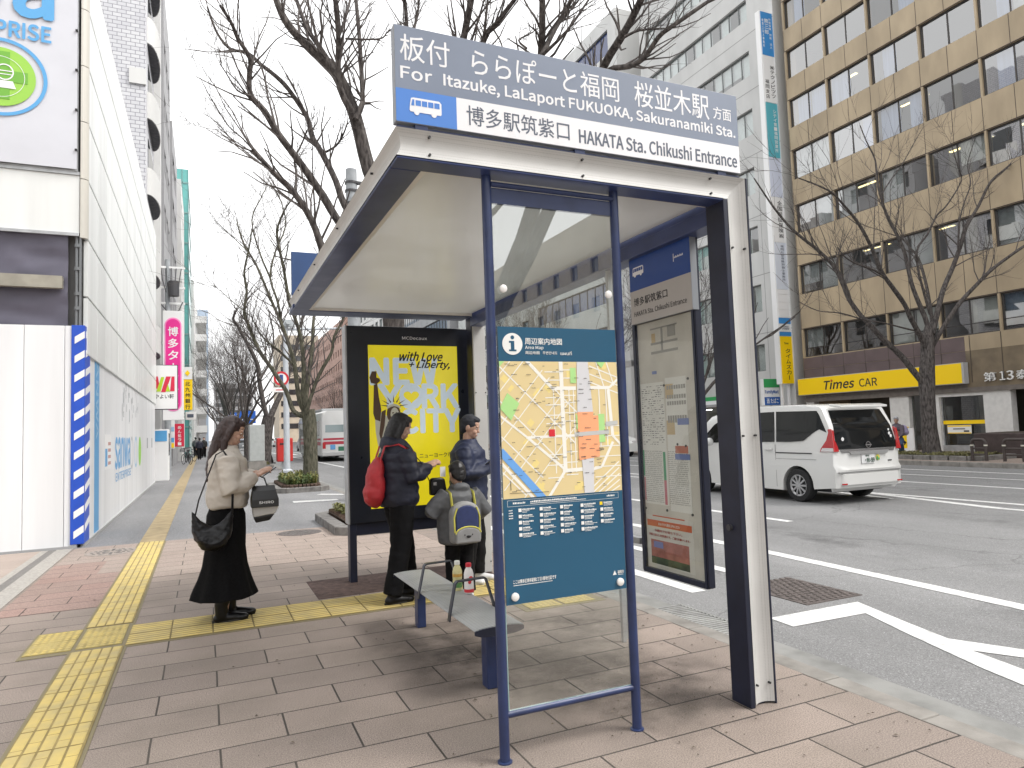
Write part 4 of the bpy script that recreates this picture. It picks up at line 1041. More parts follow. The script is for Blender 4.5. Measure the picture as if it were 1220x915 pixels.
q = MB(); q.box(FX+.115, FX+.119, 16.53, 17.41, 1.0, 1.05); q.box(FX+.115, FX+.119, 16.53, 17.41, .745, .78); q.build('notice_band', YS, n_)
q = MB(); q.box(FX+.113, FX+.119, 16.75, 17.2, .90, .935); q.box(FX+.113, FX+.119, 16.6, 16.8, .80, .86); q.build('notice_print', INK, n_)
uyf = Vector((0, -1, 0))
LET = mat('white_letter', (.78, .78, .76), .4)
for s_, a, b in (('第', 15.80, 15.38), ('13', 15.25, 14.80), ('泰', 14.70, 14.32), ('ビ', 14.1, 13.75), ('ル', 13.6, 13.25)):
    text(s_, 'name_letter', LET, ob, (FX-.03, a, 2.63), uyf, uz, a-b, .32, .008, ext=.03)

# ---- yellow shop fascia sign
ys = thing('shop_sign', 'long yellow box sign reading Times CAR on the tan office building', 'shop sign', (25.8, 20.4, 2.6))
q = MB(); q.box(25.72, FX-.016, 16.38, 24.2, 2.60, 3.39); q.build('sign_box', mat('sign_box_grey', (.42, .42, .42), .4), ys)
q = MB(); q.box(25.705, 25.719, 16.46, 24.19, 2.625, 3.365); sf = q.build('sign_face', YS, ys)
text('Times', 'lettering', INK, sf, (25.703, 22.68, 2.79), uyf, uz, 1.58, .40, .035, shear=.22)
text('CAR', 'lettering', INK, sf, (25.703, 20.85, 2.79), uyf, uz, .86, .34, .02)
q = MB(); q.box(25.700, 25.704, 22.24, 22.32, 3.14, 3.22); q.build('red_dot', mat('sign_red', (.6, .03, .02), .4), sf)

# ---- stack of company plates between the buildings
vs = thing('blade_sign', 'tall white blade sign of stacked company plates at the tan building corner', 'blade sign', (25.6, 24.75, 0))
BX0, BX1, BY = 25.20, 26.02, 24.70
q = MB(); q.box(BX0, BX1, BY, BY+.30, 3.20, 21.8); q.box(BX0+.1, BX0+.2, BY+.1, BY+.2, .08, 3.2); q.box(BX1-.3, BX1-.2, BY+.1, BY+.2, .08, 3.2); q.build('sign_frame', mat('blade_white', (.80, .80, .80), .4), vs)
SB1 = mat('plate_blue', srgb(62, 140, 205), .4); STL = mat('plate_teal', srgb(92, 176, 190), .4)
plates = [(3.22, 5.50, YS, [('タイムズカー', .36, 3.38, 1.55, .30, INK), ('Times', .30, 5.12, .10, .28, INK)]),
          (5.52, 5.72, SB1, []), (5.74, 6.10, PAPER, [('医療', .2, 5.82, .2, .5, STXT)]), (6.12, 6.40, SB1, []), (6.42, 6.78, PAPER, []), (6.80, 7.16, PAPER, []), (7.18, 7.54, PAPER, []), (7.56, 7.78, PAPER, []),
          (7.80, 10.1, mat('plate_pale', (.66, .70, .78), .4), [('福岡社会保険労務士事務所', .44, 8.2, 1.8, .2, STXT)]), (10.12, 12.35, PAPER, [('全国保証保険㈱', .40, 10.3, 1.9, .30, INK)]),
          (12.37, 14.33, mat('plate_lilac', (.62, .66, .78), .4), []), (14.35, 17.1, STL, [('シティ第一福岡営業所', .5, 14.6, 2.2, .20, PAPER)]),
          (17.13, 19.5, PAPER, [('㈱テクノピッツ', .48, 17.35, 1.7, .26, INK), ('福岡支店', .12, 17.30, 1.0, .24, INK)]), (19.53, 21.75, SB1, [('熊三郎', .28, 20.6, .85, .26, PAPER), ('社会保険 労務 法人', .56, 19.9, 1.6, .14, PAPER), ('税理士法人事務所', .12, 19.9, 1.5, .10, PAPER)])]
for a, b, m_, tx in plates:
    q = MB(); q.box(BX0+.06, BX1-.02, BY-.02, BY-.001, a, b); pl_ = q.build('plate', m_, vs)
    for s_, dx, zb, hh, ww, ink in tx:      # written downwards
        if s_ == 'Times': text(s_, 'lettering', ink, pl_, (BX0+dx, BY-.0215, zb), ux, uz, ww, hh, .03, shear=.2); continue
        n_c = len(s_); step = hh/n_c
        for i, ch in enumerate(s_):
            if ch == ' ': continue
            if ch == 'ー': text('|', 'lettering', ink, pl_, (BX0+dx+ww*.42, BY-.0215, zb+hh-(i+1)*step+step*.1), ux, uz, ww*.16, step*.8, .0); continue
            text(ch, 'lettering', ink, pl_, (BX0+dx, BY-.0215, zb+hh-(i+1)*step+step*.1), ux, uz, ww, step*.8, .015)

# ---- light grey office block beside it
gb = thing('office_building', 'light grey office block with ribbon windows left of the blade sign', 'building', (31, 30, 0))
y0, y1 = 24.62, 35.8
strip_rows = [(16.31, 17.67), (19.43, 20.75), (22.43, 23.55), (25.5, 26.62), (28.5, 29.6), (31.4, 32.5)]
low_rows = [(4.0, 5.38), (7.05, 8.45), (10.15, 11.50), (13.2, 14.6)]
ops = [(26.35, 35.2, c, d) for c, d in strip_rows]+[(a, b, c, d) for c, d in low_rows for a, b in ((26.45, 27.9), (30.1, 31.85), (32.8, 34.6))]
q = MB(); wall_open(q, 'x', FX, FX+.3, y0, y1, 2.30, 33.6, ops); q.box(FX+.3, 37, y0, y0+.3, 0, 33.6); q.box(FX+.3, 37, y1-.3, y1, 0, 33.6); q.box(FX+.3, 37, y0+.3, y1-.3, 33.1, 33.3)
wall_open(q, 'x', FX, FX+.3, y0, y1, 0, 2.30, [(28.6, 35.3, .08, 2.30)])
q.build('wall', GREYW, gb)
q = MB()
for z in (5.9, 8.9, 11.95, 15.2, 18.6, 21.6, 24.5, 27.6, 30.5): q.box(FX-.004, FX+.01, y0, y1, z, z+.03)
for y in (26.2, 28.3, 29.7, 32.2, 35.3): q.box(FX-.004, FX+.01, y-.012, y+.012, 3.0, 15.2)
q.build('panel_joint', mat('joint_grey', (.26, .26, .26), .8), gb)
for a, b, c, d in ops:
    xx = FX+.17; f = MB(); k = max(1, round((b-a)/.75))
    for i in range(k+1):
        yy = min(max(a+(b-a)*i/k, a+.025), b-.025); f.box(xx-.03, xx+.03, yy-.025, yy+.025, c, d)
    f.box(xx-.032, xx+.032, a+.001, b-.001, c, c+.05); f.box(xx-.032, xx+.032, a+.001, b-.001, d-.05, d)
    fo = f.build('window', mat('alu_frame', (.22, .23, .23), .4, metal=.4), gb)
    p = MB(); p.quad((xx, a, c), (xx, b, c), (xx, b, d), (xx, a, d)); p.build('pane', glass('pale_glass', (.80, .84, .84), 4.0), fo)
q = MB(); rr = random.Random(9)
for a, b, c, d in ops:
    k = max(1, round((b-a)/.75))
    for i in range(k):
        if rr.random() < .8: q.box(FX+.29, FX+.298, a+(b-a)*i/k+.02, a+(b-a)*(i+1)/k-.02, c+rr.choice((0, 0, .3*(d-c))), d)
q.build('blind', mat('pale_blind', (.62, .66, .64), .8, var=.1), gb)
q = MB(); q.box(FX+3, FX+3.1, y0+.3, y1-.3, .08, 33); q.build('office_room', INTW, gb)
q = MB(); q.box(FX-.75, FX-.005, 28.4, 35.5, 2.31, 2.45); q.build('canopy', GREYW2, gb)
# convenience store front in its ground floor
q = MB(); q.box(FX-.12, FX-.005, 28.5, 35.4, 2.46, 2.68); q.build('store_band_white', PAPER, gb)
q = MB(); q.box(FX-.125, FX-.005, 28.5, 35.4, 2.681, 2.90); q.build('store_band_green', mat('store_green', (.03, .33, .09), .4), gb)
q = MB(); q.quad((FX+.2, 28.6, .1), (FX+.2, 35.3, .1), (FX+.2, 35.3, 2.3), (FX+.2, 28.6, 2.3)); q.build('store_glass', glass('store_pane', (.85, .87, .86), 1.4), gb)
q = MB()
for k in range(9): q.box(FX+.9+.02*k, FX+1.3, 28.8+.72*k, 29.35+.72*k, .1, 1.5)
q.build('store_shelf', mat('store_goods', (.42, .30, .16), .7, var=.9, scale=9, var_col=(.10, .18, .30)), gb)
q = MB()
for k in range(4): q.box(FX+1.2, FX+1.3, 29+1.6*k, 30+1.6*k, 2.2, 2.25)
q.build('store_light', mat('store_lamp', (1, 1, 1), .5, emit=(1, 1, .95), estr=4), gb)
fm = thing('store_sign', 'small green, white and blue convenience store sign reading FamilyMart', 'shop sign', (25.3, 25.5, 2.2))
q = MB(); q.box(24.85, 25.85, 25.5, 25.72, 2.22, 3.52); q.build('sign_box', PAPER, fm)
q = MB(); q.box(24.86, 25.84, 25.485, 25.498, 3.09, 3.51); q.build('green_field', mat('store_green', (.03, .33, .09), .4), fm)
q = MB(); q.box(24.86, 25.84, 25.485, 25.498, 2.23, 2.62); bf = q.build('blue_field', mat('store_blue', srgb(30, 92, 170), .4), fm)
text('FamilyMart', 'lettering', mat('store_blue', srgb(30, 92, 170), .4), fm, (24.92, 25.498, 2.75), ux, uz, .86, .22, .02, ext=.003)
text('酒 たばこ', 'lettering', PAPER, bf, (24.98, 25.483, 2.31), ux, uz, .76, .24, .02)
q = MB(); q.cyl((25.4, 25.62, .08), (25.4, 25.62, 2.22), .05); q.build('pole', STEEL, fm)

# ---- further blocks on the far side
def cols_of(y0, y1, w, gap, m=.8):
    o = []; y = y0+m
    while y+w < y1-m+.01: o.append((y, y+w)); y += w+gap
    return o
def rows_of(z0, z1, h, st):
    o = []; z = z0
    while z+h < z1: o.append((z, z+h)); z += st
    return o
PINK = mat('pink_brick', (.42, .27, .22), .8, var=.15, scale=1)
BEIGE = mat('beige_render', (.44, .38, .30), .8, var=.15, scale=.6)
building('office_building', 'grey office block with a dark blue ribbon window under its roof, behind the shelter sign', 'building', 25.6, 37, 37.9, 52, 29.9, WHTW, 25.6, rows_of(3.8, 27, 1.5, 3.1)+[(27.2, 28.9)], [(38.9, 51.2)], mat('blue_glass', (.04, .06, .16), .05, spec=.9), FRB)
building('apartment_block', 'pale slab block seen through the shelter glass beyond the grey offices', 'building', 26, 40, 53, 72, 21, GREYW, 26, rows_of(3.6, 20, 1.4, 3), cols_of(53, 72, 1.6, .8), PGLS, FRB)
building('office_building', 'dark glass block far down the right side of the road', 'building', 25.5, 40, 73.5, 96, 27, GREYW2, 25.5, rows_of(3.6, 26, 1.9, 3.1), [(74.5, 95)], DGLS, FRB)
building('apartment_block', 'tall white block standing behind the dark glass building', 'building', 26, 42, 98, 128, 33, WHTW, 26, rows_of(3.6, 32, 1.3, 3), cols_of(98, 128, 1.8, 1.2), PGLS, FRB)
building('hotel_block', 'pink brick block with a grid of small windows behind the bus', 'building', 24.5, 44, 132, 190, 24, PINK, 24.5, rows_of(3.6, 23, 1.3, 2.7), cols_of(132, 190, 1.2, 1.5), PGLS, FRB)
t_ = thing('office_building', 'tan office block with dark ribbon windows far behind the white pole', 'building', (26, 225, 0))
q = MB(); q.box(21, 33, 222, 240, 0, 33); q.build('wall', BEIGE, t_)
q = MB()
for k in range(8): q.box(21.6, 32.4, 221.9, 222, 4+3.5*k, 5.6+3.5*k)
q.build('window', DGLS, t_)
t_ = thing('office_building', 'grey tower far away at the end of the road', 'building', (13, 330, 0))
q = MB(); q.box(4, 20, 330, 350, 0, 26); q.build('wall', GREYW2, t_)
q = MB()
for k in range(7): q.box(4.6, 19.4, 329.9, 330, 3+3.2*k, 4.6+3.2*k)
q.build('window', DGLS, t_)
# behind the viewer: seen in the shelter glass and the windows
building('apartment_block', 'beige block with small square windows, reflected in the shelter glass', 'building', 26, 40, -62, -30, 17, BEIGE, 26, rows_of(4, 16, 1.1, 2.9), cols_of(-62, -30, 1.1, 1.9), DGLS, FRB)
building('office_building', 'white office block across the road, right of the tan building', 'building', 26.2, 40, -27, -4, 15, WHTW, 26.2, rows_of(3.6, 14, 1.5, 3), [(-26, -5)], PGLS, FRB)
building('office_building', 'pale office block set back behind the forecourt', 'building', -26, -12, -44, 4, 17, WHTW, -12, rows_of(3.6, 16, 1.5, 3), cols_of(-44, 4, 3.0, .8), DGLS, FRB)

# ================================================================== building site on the left
PANEL = mat('site_panel', (.74, .755, .745), .38, var=.13, scale=1.0, spec=.4, stretch=(2, 2, .12))
HOARD = mat('hoarding_white', (.765, .775, .79), .35, var=.12, scale=1.2, stretch=(2, 2, .12), spec=.5)
SANB = mat('graphic_blue', srgb(88, 160, 212), .4); SANB2 = mat('graphic_pale_blue', srgb(150, 190, 220), .4)
cb = thing('clad_building', 'building under works clad in large off-white panels, dark tarpaulin and a white banner', 'building', (-6, 20, 0))
q = MB(); q.box(-14, -1.66, 12.06, 28.2, 0, 9.1); q.build('core', mat('core_grey', (.16, .16, .16), .9), cb)
q = MB()
ys_ = [11.98, 13.06, 14.1, 16.08, 17.8, 19.64, 21.42, 23.25, 25.06, 27.05, 28.2]; zs_ = [2.83, 3.71, 4.59, 5.50, 6.39, 7.27, 8.17, 9.10]
for a, b in zip(ys_[:-1], ys_[1:]):
    for c, d in zip(zs_[:-1], zs_[1:]): q.box(-1.66, -1.60, a+.014, b-.014, c+.014, d-.014)
q.build('side_panels', PANEL, cb, bevel=.006, seg=1)
q = MB()
for c, d in zip(zs_[1:-1], zs_[2:]): 
    if c > 4.5: q.rings([[(-1.69+.10*sin(a), 11.98-.10*cos(a), z) for a in [k*pi/12 for k in range(7)]]+[(-1.69, 11.98, z)] for z in (c+.006, d-.006)])
q.build('corner_column', mat('corner_cream', (.56, .54, .49), .4), cb)
q = MB(); q.box(-14, -1.70, 11.90, 12.05, 4.66, 5.55); q.build('front_band', PANEL, cb, bevel=.006)
q = MB(); q.box(-14, -1.70, 11.86, 11.90, 4.61, 4.655); q.box(-14, -1.70, 11.88, 11.90, 5.55, 5.60); q.build('front_rail', STEEL, cb)
# tarpaulin
q = MB(); nx, nz = 70, 24; rows_ = []
for j in range(nz+1):
    z = 3.2+1.42*j/nz; row = []
    for i in range(nx+1):
        x = -9+7.15*i/nx
        dy = -.10*abs(noise.noise(Vector((x*.9+z*1.1, z*1.3-x*.3, 0))))-.07*abs(noise.noise(Vector((x*2.1-z*1.2, z*3.2+x*1.1, 3))))+.02*noise.noise(Vector((x*7, z*6, 5)))
        row.append((x, 11.99+dy, z))
    rows_.append(row)
q.rings(rows_, cap=False, closed=False); q.build('tarpaulin', mat('tarp_grey', (.115, .11, .15), .55, var=.15, scale=2), cb, smooth=True)
q = MB(); q.box(-9, -1.9, 11.80, 11.90, 3.80, 3.98); q.box(-9, -1.9, 11.90, 11.93, 3.93, 3.96); q.build('steel_beam', mat('beam_beige', (.33, .31, .26), .6, var=.3, scale=3), cb)
q = MB(); q.cyl((-1.735, 11.93, .1), (-1.735, 11.93, 4.62), .024); q.box(-1.70, -1.675, 11.90, 12.0, .1, 4.62)
for z in (3.5, 3.72, 4.1, 4.45): q.cyl((-1.735, 11.93, z), (-1.735, 11.93, z+.05), .036, n=12); q.box(-1.735, -1.69, 11.89, 11.91, z, z+.05)
q.build('scaffold_pole', mat('scaffold_grey', (.20, .21, .22), .5, metal=.5), cb, smooth=False)
# banner
BAN = mat('banner_cloth', (.60, .61, .66), .55, var=.05, scale=2)
q = MB(); rows_ = []
for j in range(13):
    z = 5.62+6.4*j/12
    rows_.append([(-9+7.27*i/40, 11.835+.012*noise.noise(Vector((i*.4, z*1.1, 1)))-.004, z) for i in range(41)])
q.rings(rows_, cap=False, closed=False); ban = q.build('banner', BAN, cb, smooth=True)
q = MB(); q.box(-9, -1.72, 11.87, 11.90, 5.60, 12.03); q.build('banner_backing', STEEL, cb)
for k in range(9):
    q = MB(); q.box(-1.755, -1.725, 11.80, 11.86, 5.9+.62*k, 5.925+.62*k); q.build('banner_tie', BLACK, ban)
def bt(s, x0, x1, z0, z1, m, b=.03): text(s, 'lettering', m, ban, (x0, 11.812, z0), ux, uz, x1-x0, z1-z0, b)
bt('sanwa', -5.2, -2.06, 7.86, 8.52, SANB, .05); bt('ENTERPRISE', -3.58, -2.07, 7.50, 7.74, SANB, .035)
q = MB(); C0 = Vector((-2.69, 11.812, 6.88))
def ring(mb, r0, r1, y): mb.rings([[C0+Vector((r*cos(a), y, r*sin(a))) for a in [k*pi/32 for k in range(64)]] for r in (r0, r1)], cap=False)
ring(q, .535, .585, -.001); q.build('emblem_ring', SANB, ban)
q = MB(); q.poly([C0+Vector((.44*cos(a), -.001, .44*sin(a))) for a in [k*pi/24 for k in range(48)]][::-1]); q.build('emblem_disc', mat('emblem_green', srgb(150, 200, 78), .5), ban)
q = MB(); q.box(C0.x-.40, C0.x+.34, 11.806, 11.809, C0.z-.07, C0.z+.10); q.box(C0.x-.09, C0.x+.12, 11.8052, 11.8097, C0.z-.33, C0.z+.38); q.build('emblem_cross', mat('emblem_green_dark', srgb(112, 172, 62), .5), ban)
q = MB(); ring(q, .30, .307, -.008); q.build('emblem_circle', PAPER, ban)
q = MB(); c1 = C0+Vector((.06, -.0125, .07)); q.rings([[c1+Vector((r*cos(a), 0, r*1.1*sin(a))) for a in [k*pi/14 for k in range(28)]] for r in (.095, .112)], cap=False)
q.box(c1.x-.10, c1.x+.10, 11.80, 11.802, c1.z+.01, c1.z+.025); q.box(c1.x-.10, c1.x+.10, 11.80, 11.802, c1.z-.04, c1.z-.028); q.poly([(c1.x-.14, 11.80, c1.z-.24), (c1.x+.14, 11.80, c1.z-.24), (c1.x+.10, 11.80, c1.z-.13), (c1.x-.10, 11.80, c1.z-.13)]); q.build('emblem_worker', PAPER, ban)
# ---- hoarding
ho = thing('construction_hoarding', 'white site hoarding with blue graphics and a blue striped corner guard', 'hoarding', (-1.7, 19, 0))
q = MB(); x = -1.70
for w in (.17, .50, .5, .5, .5, .5, .5, .5, .5, .5, .5, .5, .5): q.box(x-w+.003, x-.003, 11.86, 11.90, .02, 3.25); x -= w
q.build('front_panel', HOARD, ho, bevel=.004, seg=1)
q = MB(); y = 11.93
while y < 28: q.box(-1.66, -1.63, y+.002, min(y+.9, 28)-.002, .03, 3.26); y += .9
sp_ = q.build('side_panel', HOARD, ho, bevel=.003, seg=1)
q = MB(); q.box(-1.665, -1.61, 11.92, 28.0, 0, .05); q.box(-8, -1.7, 11.84, 11.92, 0, .03); q.build('base_rail', mat('base_grey', (.34, .34, .34), .7), ho)
GB = mat('guard_blue', srgb(28, 78, 190), .4, var=.1, scale=5)
q = MB(); q.box(-1.785, -1.612, 11.835, 11.858, .05, 3.26); q.box(-1.629, -1.612, 11.858, 12.36, .05, 3.26); gd = q.build('corner_guard', GB, ho, bevel=.006)
for k in range(11):
    z = .22+.285*k
    q = MB(); q.prism([(-1.6105, 11.90, z), (-1.6105, 12.33, z+.10), (-1.6105, 12.33, z+.20), (-1.6105, 11.90, z+.105)], (.0015, 0, 0)); q.prism([(-1.742, 11.8335, z-.09), (-1.614, 11.8335, z), (-1.614, 11.8335, z+.105), (-1.742, 11.8335, z+.015)], (0, -.0015, 0)); q.build('guard_stripe', PAPER, gd)
uyl = Vector((0, 1, 0))
q = MB(); q.box(-1.6295, -1.6275, 12.98, 13.52, .06, 3.24); q.build('blue_strip', SANB, ho)
text('SANWA', 'strip_lettering', SANB2, ho, (-1.627, 13.13, 3.12), Vector((0, 0, -1)), uyl, 1.55, .28, .03)
text('sanwa', 'lettering', SANB, ho, (-1.6285, 15.85, .98), uyl, uz, 3.0, .62, .04)
text('ENTERPRISE', 'lettering', SANB, ho, (-1.6285, 15.95, .72), uyl, uz, 3.1, .17, .02)
for k, (y, m_) in enumerate(((19.3, mat('round_grey', (.5, .52, .54), .5)), (20.4, SANB2), (21.6, mat('round_green', srgb(150, 205, 90), .5)))):
    q = MB(); q.rings([[(-1.6285, y+.42*r*cos(a), 1.25+.40*r*sin(a)) for a in [j*pi/16 for j in range(32)]] for r in ((.8 if k < 2 else .05), 1)], cap=False); q.build('round_mark', m_, ho)
q = MB(); rr = random.Random(8)
for k in range(26):
    y = 17.0+rr.uniform(0, 4.2); z = 1.85+rr.uniform(0, .85); q.box(-1.6287, -1.6275, y, y+rr.uniform(.05, .12), z, z+rr.uniform(.08, .3))
q.build('line_drawing', mat('drawing_grey', (.42, .43, .45), .6), ho)
q = MB(); q.rings([[(-1.6285, 19.0+1.7*r*cos(a), 2.15+.95*r*sin(a)) for a in [j*pi/20 for j in range(21)]] for r in (.97, 1)], cap=False, closed=False); q.build('line_arch', mat('drawing_grey', (.42, .43, .45), .6), ho)
q = MB(); q.box(-1.629, -1.626, 14.25, 15.15, 1.02, 1.66); nb = q.build('site_notice', PAPER, ho)
q = MB(); q.box(-1.6255, -1.625, 14.3, 14.6, 1.08, 1.4); q.build('notice_figure', SANB, nb)
q = MB()
for k in range(4): q.box(-1.6255, -1.625, 14.7, 15.1, 1.1+.12*k, 1.16+.12*k)
q.build('notice_lines', mat('notice_lines', (.5, .3, .28), .6), nb)
for y in (24.2, 26.2):
    q = MB(); q.box(-1.629, -1.626, y, y+.35, 1.3, 1.62); q.build('site_notice', mat('notice_grey', (.4, .4, .42), .6), ho)

# ---- row of buildings beyond the site
def tile_mat():
    m = bpy.data.materials.new('white_wall_tile'); m.use_nodes = True; n = m.node_tree.nodes; L = m.node_tree.links; b = n['Principled BSDF']
    g = n.new('ShaderNodeNewGeometry'); mp = n.new('ShaderNodeMapping'); mp.inputs['Rotation'].default_value = (pi/2, 0, 0)
    sx = n.new('ShaderNodeSeparateXYZ'); cx = n.new('ShaderNodeCombineXYZ'); ad = n.new('ShaderNodeMath'); L.new(g.outputs['Position'], sx.inputs[0]); L.new(sx.outputs['X'], ad.inputs[0]); L.new(sx.outputs['Y'], ad.inputs[1]); L.new(ad.outputs[0], cx.inputs['X']); L.new(sx.outputs['Z'], cx.inputs['Y'])
    br = n.new('ShaderNodeTexBrick'); br.inputs['Scale'].default_value = 1; br.inputs['Brick Width'].default_value = .30; br.inputs['Row Height'].default_value = .15; br.inputs['Mortar Size'].default_value = .012
    br.inputs['Color1'].default_value = (.50, .50, .53, 1); br.inputs['Color2'].default_value = (.58, .58, .60, 1); br.inputs['Mortar'].default_value = (.22, .22, .25, 1)
    L.new(cx.outputs[0], br.inputs['Vector']); L.new(br.outputs['Color'], b.inputs['Base Color']); b.inputs['Roughness'].default_value = .4
    return m
TILE = tile_mat()
tb_ = thing('tiled_building', 'white tiled tower with rounded balconies behind the building site', 'building', (-5, 31.5, 0))
q = MB(); q.box(-12, -1.95, 28.4, 35.0, 0, 27); q.build('wall', TILE, tb_)
q = MB(); q.box(-1.949, -1.70, 32.9, 33.6, 0, 27); q.box(-2.5, -1.94, 28.32, 28.399, 14.9, 15.5); q.build('pilaster', WHTW, tb_)
for k in range(6):
    z = 4.6+3.0*k+.35
    q = MB(); q.rings([[(-1.95+.36*sin(a), 30.8-1.7*cos(a), zz) for a in [j*pi/16 for j in range(17)]] for zz in (z, z+1.05)]); bl = q.build('balcony', WHTW, tb_)
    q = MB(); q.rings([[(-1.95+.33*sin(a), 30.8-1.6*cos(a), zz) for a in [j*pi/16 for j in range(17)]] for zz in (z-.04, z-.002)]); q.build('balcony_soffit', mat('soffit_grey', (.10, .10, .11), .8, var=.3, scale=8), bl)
    q = MB(); q.box(-1.949, -1.93, 29.4, 32.2, z+1.06, z+2.3); q.build('balcony_window', DGLS, bl)
def lblock(label, x, y0, y1, z, m, rows, w, gap, pane, name='office_building'):
    t = building(name, label, 'building', x-10, x, y0, y1, z, m, x, rows, cols_of(y0, y1, w, gap, .5), pane, FRB)
    return t
lblock('grey concrete tower beyond the tiled tower on the left', -1.80, 38, 45, 25, GREYW2, rows_of(3.6, 24, 1.3, 2.9), 1.4, .7, DGLS)
lblock('mid grey block with dark window bands between grey tower and teal tower', -1.72, 46, 54, 21.2, GREYW2, rows_of(3.6, 20, 1.4, 2.9), 2.4, .5, DGLS)
lblock('plain pale grey block just in front of the teal glass tower', -1.5, 55.5, 64, 20.9, WHTW, rows_of(3.6, 20, 1.2, 2.9), 1.3, 1.0, PGLS)
tg = thing('glass_tower', 'teal glazed tower on the left side of the street', 'building', (-5, 73, 0))
q = MB(); q.box(-11, -1.22, 66, 80, 0, 25.5); q.build('glass_wall', mat('teal_glass', (.10, .36, .34), .12, spec=.7, var=.3, scale=.35), tg)
q = MB()
for k in range(9): q.box(-11, -1.17, 65.95, 80, 2.6+2.7*k, 2.75+2.7*k)
for x in (-1.22, -1.7, -2.3): q.box(x, x+.05, 65.95, 66, 0, 25.5)
q.build('floor_band', mat('teal_frame', (.16, .30, .29), .4), tg)
lblock('thin pale tower peeping out behind the teal tower', -1.0, 82, 100, 19, WHTW, rows_of(3.6, 18, 1.2, 2.9), 1.6, 1.0, PGLS)
ap = thing('apartment_block', 'white apartment block with stacked balconies far down the left side', 'building', (-5, 125, 0))
q = MB(); q.box(-14, -.9, 112, 140, 0, 21); q.build('wall', WHTW, ap)
for k in range(7):
    q = MB(); q.box(-4.5, .4, 110.8, 111.99, 2.6+2.7*k, 3.6+2.7*k); q.box(-.899, .35, 112, 138, 2.6+2.7*k, 3.6+2.7*k); q.build('balcony', WHTW, ap)
q = MB(); q.box(-4, -1.2, 111.95, 111.999, 3, 20.5); q.build('window', PGLS, ap)
lblock('tall block with blue-grey glazing at the far end of the left side', .9, 170, 200, 31, mat('bluish_panel', (.34, .42, .52), .4), rows_of(4, 30, 1.6, 3.2), 3, .6, PGLS)
lblock('low dark block on the left beyond the white apartments', .3, 144, 166, 12, GREYW2, rows_of(3.6, 11, 1.2, 2.8), 2, .6, DGLS)
# ---- projecting signs on the left
def sign_box(name, label, x0, x1, y, z0, z1, d=.3, m=PAPER, wall=-1.75):
    t = thing(name, label, 'shop sign', ((x0+x1)/2, y, z0))
    q = MB(); q.box(x0, x1, y, y+d, z0, z1); b = q.build('sign_box', m, t, bevel=.01)
    q = MB(); q.box(min(wall, x0), x0, y+d/2-.03, y+d/2+.03, z0+.3*(z1-z0), z0+.3*(z1-z0)+.06); q.box(min(wall, x0), x0, y+d/2-.03, y+d/2+.03, z1-.3*(z1-z0), z1-.3*(z1-z0)+.06); q.build('bracket', STEEL, t)
    return t, b
MAG = mat('sign_magenta', srgb(222, 40, 140), .4); PNK = mat('sign_pink', srgb(240, 140, 195), .4)
t, b = sign_box('vertical_sign', 'tall magenta rounded sign on a white board, lettered downwards', -1.57, -.79, 32, 2.37, 6.97, .3, WHITE)
def pill(mb, x0, x1, z0, z1, y):
    r = (x1-x0)/2; cx = (x0+x1)/2
    mb.prism([(cx+r*cos(a), y, z1-r+r*sin(a)) for a in [k*pi/16 for k in range(17)]]+[(cx+r*cos(a), y, z0+r+r*sin(a)) for a in [pi+k*pi/16 for k in range(17)]], (0, -.012, 0))
q = MB(); pill(q, -1.50, -.86, 2.73, 6.68, 31.998); b2 = q.build('pink_rim', PNK, b)
q = MB(); pill(q, -1.45, -.91, 2.79, 6.62, 31.984); q.build('magenta_field', MAG, b)
for k, ch in enumerate('博多ターミナル'):
    if ch == 'ー': text('|', 'lettering', PAPER, b, (-1.20, 31.968, 6.26-.50*k-.33), ux, uz, .05, .32); continue
    text(ch, 'lettering', PAPER, b, (-1.37, 31.968, 6.26-.50*k-.36), ux, uz, .38, .38, .02)
t, b = sign_box('restaurant_sign', 'square white sign with a red and green M mark beside the hoarding', -1.71, -.91, 28.3, 2.68, 4.29, .25, WHITE)
q = MB(); q.box(-1.72, -.90, 28.302, 28.548, 4.29, 4.31); q.box(-1.72, -.90, 28.302, 28.548, 2.66, 2.68); q.box(-.91, -.89, 28.30, 28.55, 2.66, 4.31); q.build('sign_rim', BLACK, b)
RED = mat('sign_red2', (.62, .02, .06), .4); GRN = mat('sign_lime', srgb(170, 200, 40), .4)
q = MB(); q.prism([(-1.45, 28.296, 3.30), (-1.28, 28.296, 3.88), (-1.12, 28.296, 3.88), (-1.30, 28.296, 3.30)], (0, -.004, 0)); q.prism([(-1.68, 28.296, 3.88), (-1.55, 28.296, 3.88), (-1.47, 28.296, 3.34), (-1.68, 28.296, 3.5)], (0, -.004, 0)); q.prism([(-1.15, 28.296, 3.33), (-1.10, 28.296, 3.88), (-1.0, 28.296, 3.88), (-1.0, 28.296, 3.33)], (0, -.004, 0)); q.build('mark_red', RED, b)
q = MB(); q.prism([(-1.60, 28.294, 3.32), (-1.44, 28.294, 3.86), (-1.34, 28.294, 3.86), (-1.46, 28.294, 3.32)], (0, -.004, 0)); q.prism([(-1.30, 28.294, 3.32), (-1.22, 28.294, 3.6), (-1.15, 28.294, 3.32)], (0, -.004, 0)); q.build('mark_green', GRN, b)
text('やよい軒', 'lettering', INK, b, (-1.66, 28.299, 3.06), ux, uz, .64, .17, .02)
t, b = sign_box('bank_sign', 'narrow yellow bank sign lettered downwards beyond the magenta sign', -1.15, -.64, 45, 3.30, 5.85, .25, YS)
q = MB(); q.box(-1.15, -.64, 44.985, 44.999, 5.12, 5.85); q.build('white_field', PAPER, b)
